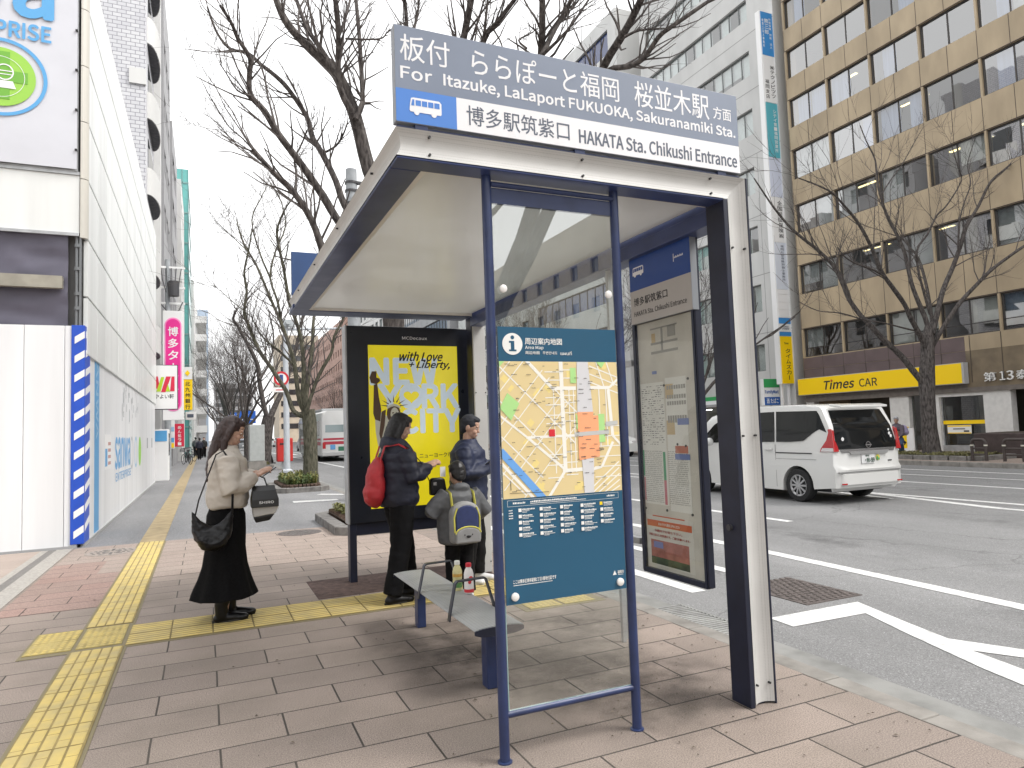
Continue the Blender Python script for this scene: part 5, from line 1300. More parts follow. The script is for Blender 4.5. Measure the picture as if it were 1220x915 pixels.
q = MB(); q.prism([(-.90, 44.97, 5.30), (-.76, 44.97, 5.48), (-.90, 44.97, 5.66), (-1.04, 44.97, 5.48)], (0, -.01, 0)); q.build('bank_mark', YS, b)
for k, ch in enumerate('北九州銀行'): text(ch, 'lettering', INK, b, (-1.02, 44.99, 4.72-.34*k), ux, uz, .26, .26, .02)
t, b = sign_box('banner_sign', 'red vertical sign with white lettering low on the left footway', -1.60, -1.10, 45.2, 1.15, 2.50, .15, RED)
for k, ch in enumerate('めん処ラーメン'[:5]): text(ch, 'lettering', PAPER, b, (-1.43, 45.19, 2.18-.24*k), ux, uz, .18, .19, .02)
t, b = sign_box('menu_sign', 'stack of small white and blue shop plates beside the red sign', -1.78, -1.42, 40, 1.1, 2.6, .2, PAPER, -1.79)
for k in range(5):
    q = MB(); q.box(-1.76, -1.44, 39.985, 39.999, 1.15+.28*k, 1.38+.28*k); q.build('plate', (YS, SANB, PAPER, SANB2, PAPER)[k], b)
t, b = sign_box('shop_sign', 'small white sign with dark lettering under the yellow bank sign', -1.05, -.45, 46.5, 2.75, 3.25, .2, PAPER)
q = MB(); q.box(-.95, -.6, 46.48, 46.499, 2.9, 3.1); q.build('lettering_band', STXT, b)
t = thing('vending_machine', 'white vending machine standing against the building past the hoarding', 'vending machine', (-1.5, 30, 0))
q = MB(); q.box(-1.9, -1.25, 29.3, 30.3, 0, 1.95); v = q.build('cabinet', WHITE, t, bevel=.02)
q = MB(); q.box(-1.249, -1.245, 29.4, 30.2, .95, 1.8); q.build('display', DGLS, v)
q = MB(); q.box(-1.85, -1.3, 29.29, 29.299, 1.5, 1.9); q.build('blue_header', SANB, v)
# ================================================================== trees
def bark_mat(name, c1, c2):
    m = bpy.data.materials.new(name); m.use_nodes = True; n = m.node_tree.nodes; L = m.node_tree.links; b = n['Principled BSDF']
    g = n.new('ShaderNodeNewGeometry'); mp = n.new('ShaderNodeMapping'); mp.inputs['Scale'].default_value = (14, 14, 4); L.new(g.outputs['Position'], mp.inputs['Vector'])
    t = n.new('ShaderNodeTexNoise'); t.inputs['Scale'].default_value = 1.6; t.inputs['Detail'].default_value = 8; L.new(mp.outputs[0], t.inputs['Vector'])
    r = n.new('ShaderNodeValToRGB'); r.color_ramp.elements[0].position = .35; r.color_ramp.elements[0].color = (*c1, 1); r.color_ramp.elements[1].position = .68; r.color_ramp.elements[1].color = (*c2, 1)
    L.new(t.outputs['Fac'], r.inputs[0]); L.new(r.outputs[0], b.inputs['Base Color']); b.inputs['Roughness'].default_value = .9; b.inputs['Specular IOR Level'].default_value = .2
    bp = n.new('ShaderNodeBump'); bp.inputs['Strength'].default_value = .7; bp.inputs['Distance'].default_value = .02; L.new(t.outputs['Fac'], bp.inputs['Height']); L.new(bp.outputs[0], b.inputs['Normal'])
    return m
BARK = bark_mat('zelkova_bark', (.040, .035, .034), (.14, .125, .117))
BARKG = bark_mat('mossy_bark', (.05, .05, .036), (.15, .14, .105))
TWIG = mat('twig_bark', (.085, .073, .068), .9)

class Tree:
    def __init__(s, seed): s.r = random.Random(seed); s.limb = MB(); s.twig = MB(); s.budget = 2600; s.minr = .0034
    def rv(s, k=1.0): return Vector((s.r.uniform(-1, 1), s.r.uniform(-1, 1), s.r.uniform(-1, 1)))*k
    def grow(s, p, d, L, r, lvl, up=.12):
        """one bough: a wandering polyline, then its side shoots"""
        n = 5 if lvl < 2 else (4 if lvl == 2 else 3)
        pts = [Vector(p)]; d = d.normalized(); rad = [r]
        for k in range(n):
            d = (d+s.rv(.20 if lvl < 2 else .26)+Vector((0, 0, up))).normalized()
            pts.append(pts[-1]+d*(L/n)); rad.append(r*(1-.62*(k+1)/n))
        (s.limb if lvl < 1 else s.twig).tube(pts, rad, 8 if lvl < 1 else (5 if lvl == 1 else 3), cap=False)
        s.shoots(pts, rad, L, lvl, up)
    def shoots(s, pts, rad, L, lvl, up=.12, dens=1.0, start=.25):
        if lvl >= 3 or s.budget <= 0: return
        tot = len(pts)-1
        cnt = int(((6, 8, 7)[min(lvl, 2)])*dens)
        for c in range(cnt):
            s.budget -= 1
            f = s.r.uniform(start, 1.0) if c else 1.0
            i = min(int(f*tot), tot-1); t = f*tot-i
            q = pts[i].lerp(pts[i+1], t); dd = (pts[i+1]-pts[i]).normalized(); rr = rad[i]+(rad[i+1]-rad[i])*t
            side = dd.cross(s.rv()).normalized()
            ang = s.r.uniform(.45, .95) if c else s.r.uniform(.05, .3)
            nd = dd*cos(ang)+side*sin(ang)
            nd.z += .10
            s.grow(q, nd, L*s.r.uniform(.42, .75), max(s.minr, min(rr*.42, .03)), lvl+1, up)
    dk = 1.0
    def path(s, pix, Y0, Y1, r0, r1, dens=1.0, twl=1, L=None, knob=True, start=.25):
        """a limb followed from the photo, at its own depth and thickness"""
        dens *= s.dk; r0 *= .88; r1 *= .88; m = len(pix); a = s.r.uniform(-.25, .25); pts = []; rad = []
        for i, (x, y) in enumerate(pix):
            t = i/(m-1); pts.append(at(x, y, Y0+(Y1-Y0)*t+a*sin(t*pi)))
        P = []; Rr = []
        for i in range(m-1):       # smooth a little
            p0, p1, p2, p3 = pts[max(i-1, 0)], pts[i], pts[i+1], pts[min(i+2, m-1)]
            for k in range(3):
                t = k/3
                P.append(.5*((2*p1)+(p2-p0)*t+(2*p0-5*p1+4*p2-p3)*t*t+(3*p1-p0-3*p2+p3)*t*t*t))
        P.append(pts[-1])
        for i in range(len(P)):
            t = i/(len(P)-1); Rr.append((r0+(r1-r0)*t)*(1+.10*noise.noise(P[i]*3.1)))
        s.limb.tube(P, Rr, 9, cap=True)
        s.shoots(P, Rr, L or (P[-1]-P[0]).length*.55, twl, .10, dens, start)
        if twl == 2: s.shoots(P, Rr, (L or 1)*1.2, 1, .10, dens*.34, .3)
    def finish(s, name, label, base, cat='tree', group=None, bark=BARK):
        t = thing(name, label, cat, base, group=group)
        a = s.limb.build('trunk', bark, t, smooth=True); b = s.twig.build('crown', TWIG, t)
        return t

GT = 'bare street trees along the footway'
# -- tree in the nearest planter, its crown over the shelter
T = Tree(21); T.budget = 9000; T.dk = 2.1
bx, by = 2.93, 11.2
T.limb.tube([(bx+.05, by, .1), (bx+.02, by, .6), (bx, by, 1.8), (bx-.02, by, 3.0), (bx-.05, by, 3.75)], [.27, .20, .175, .175, .19], 14)
F = (472, 352)
T.path([F, (425, 338), (392, 315), (384, 297), (371, 262), (349, 228), (325, 205), (301, 178)], 11.2, 10.6, .085, .038, 1.2, 2, 1.5)
T.path([(301, 178), (288, 164), (272, 150), (258, 128), (246, 108)], 10.6, 10.3, .014, .006, 1, 2, .9)
T.path([(301, 180), (282, 172), (262, 150), (248, 138)], 10.6, 10.9, .012, .005, 1, 2, .8)
T.path([(352, 230), (353, 205), (351, 190), (360, 170), (366, 155)], 10.75, 10.9, .025, .012, 1, 2, .8)
T.path([F, (430, 300), (402, 262), (384, 232), (357, 193), (332, 160), (315, 132), (299, 114), (297, 92), (298, 70), (283, 45), (276, 28), (262, 6)], 11.2, 10.0, .085, .022, 1.5, 2, 1.4)
T.path([(299, 114), (283, 108), (270, 88), (262, 76)], 10.3, 10.1, .016, .007, 1, 2, .7)
T.path([F, (440, 290), (411, 245), (400, 215), (384, 183), (372, 163), (366, 140), (345, 108), (330, 92), (311, 77), (295, 63), (274, 58), (258, 38), (247, 8)], 11.2, 12.2, .075, .018, 1.5, 2, 1.3)
T.path([(384, 183), (400, 174), (409, 160), (414, 146)], 11.7, 11.4, .026, .012, 1, 2, .7)
T.path([(484, 345), (462, 255), (440, 203), (423, 137), (403, 91), (390, 75), (374, 62), (349, 37), (335, 15), (325, -12)], 11.2, 11.6, .165, .05, 1.2, 2, 1.6)
T.path([(423, 140), (405, 105), (403, 70), (403, 41), (398, -10)], 11.4, 10.6, .07, .035, 1.2, 2, 1.6)
T.path([(403, 45), (412, 20), (420, -12)], 11.0, 11.4, .03, .02, 1, 2, 1.2)
T.path([(424, 142), (431, 125), (432, 112), (428, 41), (423, -10)], 11.3, 11.9, .06, .035, 1.2, 2, 1.5)
T.path([(405, 95), (380, 55), (365, 32), (350, -10)], 11.5, 12.4, .06, .035, 1.2, 2, 1.4)
T.path([(412, 46), (440, 47), (456, 45), (464, 36), (492, 22)], 10.9, 10.2, .02, .008, 1.3, 2, .8)
T.path([(500, 330), (525, 210), (545, 90), (553, 43), (564, -12)], 11.2, 9.4, .11, .05, 1, 2, 1.6)
T.path([(505, 330), (545, 170), (575, 52), (590, 30), (619, -8)], 11.2, 9.0, .075, .035, 1, 2, 1.5)
T.path([(576, 55), (578, 30), (582, -10)], 9.6, 9.4, .028, .02, 1, 2, 1)
T.path([(478, 340), (486, 120), (484, 20), (480, -10)], 11.2, 10.8, .05, .03, 1, 2, 1.2)
T.path([(486, 60), (497, 20), (500, -10)], 10.9, 11, .025, .018, 1, 2, 1)
T.path([(500, 330), (590, 200), (636, 110), (645, 62), (646, -12)], 11.2, 8.6, .12, .05, 1, 2, 1.5)
T.path([(643, 72), (662, 32), (672, 18), (684, -10)], 8.9, 8.7, .05, .035, 1, 2, 1.3)
T.path([(646, 66), (676, 36), (705, -6)], 8.9, 8.2, .03, .016, 1, 2, 1.2)
T.path([(628, 58), (618, 48), (632, 40), (640, 34)], 8.9, 9.3, .02, .008, 1, 2, .6)
T.path([(500, 335), (620, 230), (690, 150), (719, 80), (740, 45), (753, 22), (770, -14)], 11.2, 7.6, .11, .05, .9, 2, 1.2)
T.path([(700, 130), (722, 86), (750, 79), (768, 68), (784, 45), (800, 32), (858, -8)], 8.5, 7.0, .055, .028, .9, 2, 1.1)
T.path([(744, 44), (762, 36), (792, 34)], 8.0, 7.3, .025, .012, .8, 2, .7)
T.finish('street_tree', 'nearest bare tree, its dark limbs spreading above the shelter roof', (bx, by, .1), group=GT)

# -- tree in the next planter
T = Tree(5); T.budget = 9000; T.minr = .0046; T.dk = 2.5
Y = 21.2
T.limb.tube([at(370, 577, Y), at(370, 560, Y), at(370, 530, Y), at(369, 505, Y), at(367, 488, Y)], [.26, .215, .20, .205, .20], 12)
S = (368, 498)
T.path([S, (350, 490), (341, 466), (323, 438), (309, 418), (298, 392), (291, 372), (294, 348), (291, 324), (296, 300), (300, 275)], Y, Y-1, .085, .02, 1.5, 2, 2.0)
T.path([S, (357, 478), (351, 435), (345, 413), (335, 385), (322, 355), (305, 315), (290, 290), (282, 262)], Y, Y+.6, .09, .022, 1.6, 2, 2.0)
T.path([(350, 435), (333, 418), (314, 403), (300, 379)], Y+.2, Y-.8, .04, .015, 1.3, 2, 1.6)
T.path([(336, 388), (331, 360), (322, 331), (328, 300), (340, 270), (335, 240), (322, 218)], Y+.4, Y+.8, .045, .014, 1.5, 2, 1.7)
T.path([S, (361, 470), (362, 440), (358, 400), (345, 360), (338, 320), (330, 279), (338, 252), (350, 235)], Y, Y-1.4, .09, .02, 1.5, 2, 1.9)
T.path([(322, 331), (309, 300), (300, 262), (311, 236), (318, 222)], Y+.6, Y+1.2, .035, .012, 1.4, 2, 1.5)
T.path([S, (363, 490), (368, 444), (372, 415), (374, 378), (384, 330), (380, 290)], Y, Y+1.5, .10, .03, 1.3, 2, 1.8)
T.path([S, (366, 488), (379, 449), (395, 420), (398, 401), (409, 380), (420, 350)], Y, Y-.8, .075, .03, 1.2, 2, 1.7)
T.path([(296, 300), (280, 285), (266, 272), (255, 262)], Y-.9, Y-1.4, .018, .007, 1.4, 2, 1.3)
T.path([(300, 378), (278, 360), (262, 346), (250, 336)], Y-.7, Y-1.2, .016, .006, 1.4, 2, 1.2)
T.finish('street_tree', 'bare tree with a slim upright trunk rising from the second planter bed', tuple(at(370, 577, Y)), group=GT, bark=BARKG)

# -- third tree, dark leaning fork
T = Tree(6); T.budget = 3500; T.minr = .007
Y = 37.0
T.limb.tube([at(315, 557, Y), at(315, 548, Y), at(316, 530, Y), at(318, 508, Y), at(321, 496, Y)], [.36, .33, .31, .31, .30], 12)
S = (320, 503)
T.path([S, (314, 482), (309, 454), (307, 435), (299, 418), (290, 401), (283, 388), (278, 380), (281, 370)], Y, Y-1, .15, .06, 1.4, 1, 3.0)
T.path([S, (327, 485), (337, 464), (347, 435), (356, 400), (362, 370)], Y, Y+1, .18, .08, 1.6, 1, 3.2)
T.path([(309, 452), (322, 430), (326, 400), (320, 370)], Y-.5, Y+1, .08, .03, 1.5, 1, 2.8)
T.path([(316, 490), (300, 470), (288, 440), (272, 420)], Y, Y-1.5, .06, .02, 1.6, 1, 2.8)
T.finish('street_tree', 'bare tree with a dark thick trunk forking near the red post box', tuple(at(315, 557, Y)), group=GT)

# -- the rest of the rows: vase-shaped zelkovas
def vase(seed, H=10.5, r=.17, fork=2.3, limbs=6):
    T = Tree(seed); T.budget = 1700; T.minr = .007
    T.limb.tube([(0, 0, -.05), (.02, .0, .4), (.0, .02, 1.3), (.0, 0, fork), (0, 0, fork+.25)], [r*1.5, r*1.1, r, r*1.05, r*.9], 12)
    for k in range(limbs):
        a = 2*pi*k/limbs+T.r.uniform(-.4, .4); tilt = T.r.uniform(.28, .62)
        d = Vector((cos(a)*sin(tilt), sin(a)*sin(tilt), cos(tilt)))
        p = Vector((0, 0, fork-.15+.3*T.r.random())); L = (H-fork)*T.r.uniform(.62, .82); n = 9; pts = [p]; rad = [r*.55]
        for i in range(n):
            d = (d+T.rv(.13)+Vector((0, 0, .02))).normalized(); pts.append(pts[-1]+d*(L/n)); rad.append(r*.55*(1-.8*(i+1)/n))
        T.limb.tube(pts, rad, 8, cap=False)
        for m_ in range(7):
            f = T.r.uniform(.28, 1); i = min(int(f*n), n-1); q = pts[i].lerp(pts[i+1], f*n-i); dd = (pts[i+1]-pts[i]).normalized(); side = dd.cross(T.rv()).normalized(); ang = T.r.uniform(.35, .8)
            T.grow(q, dd*cos(ang)+side*sin(ang)+Vector((0, 0, .15)), L*T.r.uniform(.28, .5), max(.008, rad[i]*.6), 1)
    return T
protos = []
def plant(k, x, y, rz, label, group):
    global protos
    while len(protos) <= k:
        protos.append(None)
    if protos[k] is None:
        protos[k] = vase(40+k, 10.5+k*.5, .17+.02*k).finish('street_tree', label, (0, 0, 0), group=group)
        o = protos[k]; o.location = (x, y, 0); o.rotation_euler = (0, 0, rz)
    else: o = copy_thing(protos[k], (x, y, 0), rz, label, group)
    return o
for k, (x, y) in enumerate(((2.6, 50), (2.5, 63), (2.4, 77), (2.3, 92), (2.2, 108))):
    o = plant(k % 3, x, y, 1.1*k, ('fourth bare tree of the left-hand row, beyond the dark forked tree', 'fifth bare tree of the left-hand row, partly behind the fourth', 'sixth bare tree of the left-hand row, far down the footway', 'seventh bare tree of the left-hand row, small in the distance', 'farthest bare tree of the left-hand row at the end of the footway')[k], GT)
GF = 'bare trees on the far side of the road'
# traced: tree in front of the yellow sign
T = Tree(17); T.budget = 16000; T.minr = .0050; T.dk = 1.7
Y = 15.2
T.limb.tube([at(1112, 546, Y), at(1110, 537, Y), at(1107, 510, Y), at(1105, 474, Y), at(1104, 455, Y), at(1105, 425, Y), at(1105, 404, Y), at(1106, 388, Y)], [.38, .28, .235, .225, .25, .21, .20, .10], 14)
def C(*p): return [(860+x*.3826, 130+y*.3826) for x, y in p]
T.path(C((632, 860), (600, 820), (555, 765), (500, 715), (455, 665), (430, 640), (395, 590), (375, 540), (345, 485), (300, 440), (255, 405), (215, 370), (180, 330), (150, 290), (120, 245), (100, 215)), Y, Y+1.6, 0.118, 0.023, 1.05, 1, 2.8, start=.35)
T.path(C((640, 760), (620, 710), (590, 655), (570, 610), (535, 560), (500, 510), (470, 440), (440, 380), (410, 335), (380, 300), (345, 262), (300, 238), (240, 215)), Y, Y-1.2, 0.105, 0.019, 1.05, 1, 2.6, start=.3)
T.path(C((505, 520), (470, 500), (420, 482), (385, 462), (360, 430)), Y-.5, Y-1.4, 0.042, 0.015, 0.87, 1, 1.8)
T.path(C((600, 690), (560, 680), (500, 665), (440, 655), (370, 635), (300, 628), (240, 600)), Y, Y-1.6, 0.035, 0.012, 0.81, 1, 1.6)
T.path(C((645, 740), (640, 670), (612, 600), (590, 540), (570, 450), (545, 390), (520, 345), (500, 290), (485, 230), (478, 160), (450, 100), (430, 50)), Y, Y+.8, 0.098, 0.017, 1.12, 1, 2.6, start=.3)
T.path(C((497, 265), (530, 215), (560, 175), (590, 120), (625, 60)), Y+.6, Y+1.4, 0.028, 0.011, 0.93, 1, 1.8)
T.path(C((655, 720), (652, 640), (635, 540), (612, 465), (585, 430), (560, 400)), Y, Y+1.8, 0.076, 0.031, 0.99, 1, 2.4)
T.path(C((655, 700), (672, 630), (690, 560), (720, 490), (745, 420), (762, 365), (800, 300), (838, 225), (890, 180), (950, 120)), Y, Y-1.0, 0.111, 0.027, 1.05, 1, 2.6, start=.3)
T.path(C((735, 440), (740, 350), (755, 290), (775, 230), (765, 170), (790, 90)), Y-.5, Y+.4, 0.035, 0.012, 1.05, 1, 2.0)
T.path(C((655, 740), (690, 680), (740, 605), (800, 540), (840, 500), (900, 455), (960, 415), (1040, 370)), Y, Y-2.0, 0.091, 0.039, 0.93, 1, 2.4, start=.3)
T.path(C((648, 640), (605, 460), (640, 390), (670, 330), (700, 300), (745, 225), (735, 180), (715, 110)), Y+.3, Y-.9, 0.048, 0.013, 1.05, 1, 2.0, start=.35)
T.finish('street_tree', 'large bare tree in front of the yellow shop sign across the road', tuple(at(1112, 546, Y)), group=GF)
for k, (x, y) in enumerate(((21.9, 27), (21.9, 39.5), (21.9, 52), (21.9, 66), (21.8, 82), (21.8, 100), (21.8, 122), (21.9, 3.2))):
    plant(k % 3, x, y, .7+1.3*k, ('bare tree across the road in front of the convenience store', 'bare tree across the road seen through the shelter glass', 'bare tree across the road well beyond the convenience store', 'bare tree across the road, half hidden by the ad panel', 'bare tree across the road right of the bus', 'bare tree across the road behind the bus', 'farthest bare tree across the road, in front of the pink block', 'bare tree across the road just right of the low brown planter box')[k], GF)
plant(1, 2.75, -1.0, 2.0, 'bare tree at the kerb behind the viewer, reflected in the shelter glass', GT)

# ================================================================== planter beds
STONE = mat('planter_granite', (.20, .19, .18), .8, var=.4, scale=8, bump=.4, bscale=60)
BRK = mat('planter_brick', (.13, .085, .065), .85, var=.5, scale=18, bump=.4, bscale=50)
LEAF = mat('ground_leaf', (.075, .115, .03), .6, var=.5, scale=9); LEAF2 = mat('ground_leaf_yellow', (.17, .17, .045), .6, var=.4, scale=9)
GRASS = mat('dry_grass', (.16, .15, .06), .8, var=.4, scale=6)
def bed(x0, x1, y0, y1, lab, z0=0, h=.13, name='planter_bed', brick=True):
    t = thing(name, lab, 'planter', ((x0+x1)/2, (y0+y1)/2, z0))
    def oct_(i): c = .28; a, b, d, e = x0+i, x1-i, y0+i, y1-i; c = max(.1, c-i*.4); return [(a+c, d), (b-c, d), (b, d+c), (b, e-c), (b-c, e), (a+c, e), (a, e-c), (a, d+c)]
    q = MB(); o, i_ = oct_(0), oct_(.20)
    for k in range(8):
        a, b, c, d = o[k], o[(k+1) % 8], i_[(k+1) % 8], i_[k]
        l = sqrt((b[0]-a[0])**2+(b[1]-a[1])**2); m = max(1, round(l/.6))
        for j in range(m):
            f0, f1 = j/m+.006, (j+1)/m-.006; L_ = lambda p, r, f: (p[0]+(r[0]-p[0])*f, p[1]+(r[1]-p[1])*f)
            pts = [L_(a, b, f0), L_(a, b, f1), L_(d, c, f1), L_(d, c, f0)]
            q.prism([(x, y, z0-.08) for x, y in pts], (0, 0, h+.08))
    q.build('stone_edge', STONE, t, bevel=.012)
    if brick:
        q = MB(); o, i2 = oct_(.22), oct_(.34)
        for k in range(8):
            a, b, c, d = o[k], o[(k+1) % 8], i2[(k+1) % 8], i2[k]
            l = sqrt((b[0]-a[0])**2+(b[1]-a[1])**2); m = max(1, round(l/.11))
            for j in range(m):
                f0, f1 = j/m+.03, (j+1)/m-.03; L_ = lambda p, r, f: (p[0]+(r[0]-p[0])*f, p[1]+(r[1]-p[1])*f)
                q.prism([(x, y, z0+.02) for x, y in (L_(a, b, f0), L_(a, b, f1), L_(d, c, f1), L_(d, c, f0))], (0, 0, h+.05))
        q.build('brick_edge', BRK, t)
    q = MB(); q.poly([(x, y, z0+h+(.03 if brick else -.03)) for x, y in oct_(.21)]); q.build('soil', SOIL, t)
    return t
def plants(x0, x1, y0, y1, z, n, seed, lab, m=LEAF, hmin=.05, hmax=.22):
    q = MB(); r = random.Random(seed)
    for k in range(n):
        cx, cy = r.uniform(x0, x1), r.uniform(y0, y1); hh = r.uniform(hmin, hmax)
        for j in range(r.randint(5, 9)):
            a = r.uniform(0, 2*pi); l = r.uniform(.06, .16); w = r.uniform(.012, .03); e = r.uniform(.3, 1.0)
            p0 = Vector((cx, cy, z)); p1 = p0+Vector((cos(a)*l*.5, sin(a)*l*.5, hh*e)); p2 = p0+Vector((cos(a)*l*1.3, sin(a)*l*1.3, hh*e*.8)); s_ = Vector((-sin(a), cos(a), 0))*w
            q.add([p0, p1+s_, p2, p1-s_], [(0, 1, 2, 3)])
    return q.build('ground_cover', m, label=lab, cat='plants', kind='stuff')
bed(1.78, 3.18, 10.35, 13.0, 'low stone and brick planter bed beside the advertising panel')
plants(2.1, 2.9, 10.7, 12.6, .15, 220, 1, 'sparse green and yellow plants in the bed by the advertising panel', LEAF2)
bed(1.70, 3.15, 19.3, 22.6, 'low stone planter bed holding the slim upright tree')
plants(2.05, 2.85, 19.7, 22.2, .15, 300, 2, 'leafy green plants around the slim upright tree', LEAF, .06, .32)
plants(2.05, 2.85, 19.7, 22.2, .15, 90, 3, 'yellowish plants in the bed of the slim upright tree', LEAF2, .06, .4)
bed(1.5, 3.1, 35.4, 38.6, 'far stone planter bed holding the dark forked tree', brick=False, h=.18)
plants(1.8, 2.9, 35.7, 38.3, .16, 120, 4, 'short grass in the bed of the dark forked tree', GRASS)
bed(20.7, 22.9, 13.0, 17.6, 'low brown-edged bed of dry grass under the large tree across the road', .08, .14, brick=False)
plants(20.95, 22.65, 13.3, 17.3, .18, 500, 5, 'dry greenish grass under the large tree across the road', GRASS, .04, .12)

# ================================================================== street furniture
t = thing('sign_pole', 'tall white pole carrying a round red-ringed traffic sign and a camera arm', 'traffic sign', (3.12, 30, 0))
POLEW = mat('pole_white', (.50, .53, .57), .45, var=.1)
q = MB(); q.tube([(3.12, 30, 0), (3.12, 30, 6.15)], [.13, .105], 20); q.lathe((3.12, 30, 0), [(.22, 0), (.22, .12), (.14, .18)], 16); q.build('pole', POLEW, t, smooth=True)
q = MB(); q.tube([(3.12, 30, 6.0), (6.2, 30, 6.15)], [.06, .04], 10); q.build('arm', POLEW, t)
q = MB(); q.box(3.0, 3.5, 29.8, 30.1, 6.1, 6.4); q.cyl((3.2, 29.8, 6.25), (3.2, 29.55, 6.25), .09); q.build('camera_box', GREYP, t)
q = MB(); q.lathe((2.92, 29.84, 3.92), [(0, -.012), (.30, -.012), (.30, .012), (0, .012)], 32, 'y'); sd_ = q.build('sign_plate', PAPER, t)
q = MB(); q.rings([[(2.92+r*sin(a), 29.822, 3.92+r*cos(a)) for a in [k*pi/20 for k in range(40)]] for r in (.215, .30)], cap=False); q.build('red_ring', mat('sign_red3', (.55, .02, .03), .4), sd_)
q = MB(); q.box(2.85, 2.99, 29.818, 29.826, 3.76, 4.08); q.build('blue_mark', mat('sign_navy', (.03, .06, .22), .4), sd_)
q = MB(); q.box(2.55, 3.1, 29.83, 29.85, 3.36, 3.55); p_ = q.build('plate_below', PAPER, t)
q = MB(); q.box(2.7, 3.08, 29.825, 29.829, 3.43, 3.47); q.build('red_arrow', mat('sign_red3', (.55, .02, .03), .4), p_)
t = thing('utility_pole', 'grey concrete pole with wire fittings rising behind the shelter roof', 'pole', (3.2, 16, 0))
q = MB(); q.tube([(3.2, 16, 0), (3.2, 16, 7.75)], [.17, .13], 18); q.build('pole', mat('pole_concrete', (.33, .35, .37), .7, var=.2), t, smooth=True)
q = MB()
for z in (7.4, 7.2, 6.9): q.lathe((3.2, 16, z), [(.155, 0), (.155, .05), (.14, .05)], 16); q.box(3.3, 3.5, 15.9, 16.0, z, z+.06)
q.tube([(3.45, 15.9, 7.4), (3.5, 15.85, 7.0), (3.38, 15.85, 6.7)], .015, 6); q.build('fitting', DARKG, t)
t = thing('post_box', 'red pillar post box standing by the white sign pole', 'post box', (3.4, 34, 0))
q = MB(); q.box(3.07, 3.78, 33.7, 34.2, .36, 1.45); bx_ = q.build('box', mat('postbox_red', (.52, .025, .02), .35), t, bevel=.05, seg=3)
q = MB(); q.box(3.3, 3.55, 33.85, 34.05, 0, .36); q.build('stand', GREYP, t)
q = MB(); q.box(3.2, 3.65, 33.685, 33.7, 1.15, 1.22); q.build('slot', BLACK, bx_)
t = thing('utility_cabinet', 'grey utility cabinet on a plinth beyond the second planter', 'cabinet', (2.3, 36, 0))
q = MB(); q.box(1.85, 2.5, 33.2, 34.0, .45, 2.1); q.build('cabinet', mat('cabinet_grey', (.42, .44, .43), .5, var=.1), t, bevel=.03)
q = MB(); q.box(1.80, 2.55, 33.1, 34.1, 0, .45); q.build('plinth', CONC, t)
DB = mat('direction_blue', srgb(36, 96, 190), .4)
t = thing('direction_sign', 'blue overhead direction signs with white arrows far down the road', 'road sign', (5, 100, 0))
q = MB(); q.cyl((8.2, 100, 0), (8.2, 100, 6), .12); q.box(1.5, 8.2, 99.95, 100.05, 4.4, 4.55); q.build('gantry', STEEL, t)
for x0, x1, z0, z1 in ((4.2, 6.4, 3.5, 5.2), (2.6, 4.0, 4.2, 5.0)):
    q = MB(); q.box(x0, x1, 99.85, 99.94, z0, z1); p_ = q.build('panel', DB, t)
    q = MB(); cx = (x0+x1)/2; q.box(cx-.07, cx+.07, 99.84, 99.85, z0+.2, z1-.5); q.prism([(cx-.2, 99.85, z1-.5), (cx+.2, 99.85, z1-.5), (cx, 99.85, z1-.2)], (0, -.01, 0)); q.box(x0+.25, x1-.25, 99.84, 99.85, z0+.5, z0+.6); q.build('arrow', PAPER, p_)
BRN = mat('barrier_brown', (.055, .042, .038), .5, var=.2)
def barrier(x, y0, y1, lab, nb=3):
    t = thing('street_barrier', lab, 'barrier', (x, (y0+y1)/2, .08), group='brown tube barriers across the road')
    n_ = 6; pts = [(x, y1, .1)]+[(x, y1-.12*(1-cos(a)), .60+.12*sin(a)) for a in [k*pi/12 for k in range(7)]]+[(x, y0+.12*(1-cos(a)), .60+.12*sin(a)) for a in [pi/2-k*pi/12 for k in range(7)]]+[(x, y0, .1)]
    q = MB(); q.tube(pts, .045, 10); q.build('frame', BRN, t, smooth=True)
    q = MB(); q.tube([(x, y0, .46), (x, y1, .46)], .028, 8); q.tube([(x, y0, .28), (x, y1, .28)], .028, 8); q.build('rail', BRN, t)
    if y1-y0 > .7: q = MB(); q.tube([(x, (y0+y1)/2, .1), (x, (y0+y1)/2, .72)], .04, 10); q.build('middle_post', BRN, t)
    for y in ([y0, y1]+([(y0+y1)/2] if y1-y0 > .7 else [])):
        q = MB(); q.cyl((x, y, .53), (x, y, .57), .05); q.build('reflector', mat('reflector_pale', (.6, .58, .5), .4), t)
barrier(20.75, 12.75, 13.15, 'narrow brown tube barrier beside the grass bed across the road'); barrier(20.75, 11.25, 12.25, 'wide brown tube barrier in front of the brown planter box')
t = thing('planter_box', 'large plain brown planter box on the far pavement behind the barriers', 'planter', (23.0, 13.5, .08))
q = MB(); q.box(22.6, 24.4, 12.6, 14.25, .08, .85); q.build('box', mat('planter_brown', (.06, .042, .04), .5, var=.25), t, bevel=.03)
q = MB(); q.box(22.68, 24.32, 12.68, 14.17, .84, .855); q.build('soil', SOIL, t)
t = thing('standing_sign', 'small yellow standing sign with a black arrow by the shop column', 'sign', (25, 18.5, .08))
q = MB(); q.box(25.0, 25.12, 18.28, 18.70, .22, 1.06); s_ = q.build('board', YS, t, bevel=.02)
q = MB(); q.box(24.95, 25.2, 18.26, 18.72, .08, .22); q.build('foot', WHITE, t)
q = MB(); q.box(24.99, 24.998, 18.36, 18.62, .42, .46); q.prism([(24.998, 18.44, .34), (24.998, 18.44, .54), (24.998, 18.33, .44)], (-.008, 0, 0)); q.build('arrow', INK, s_)
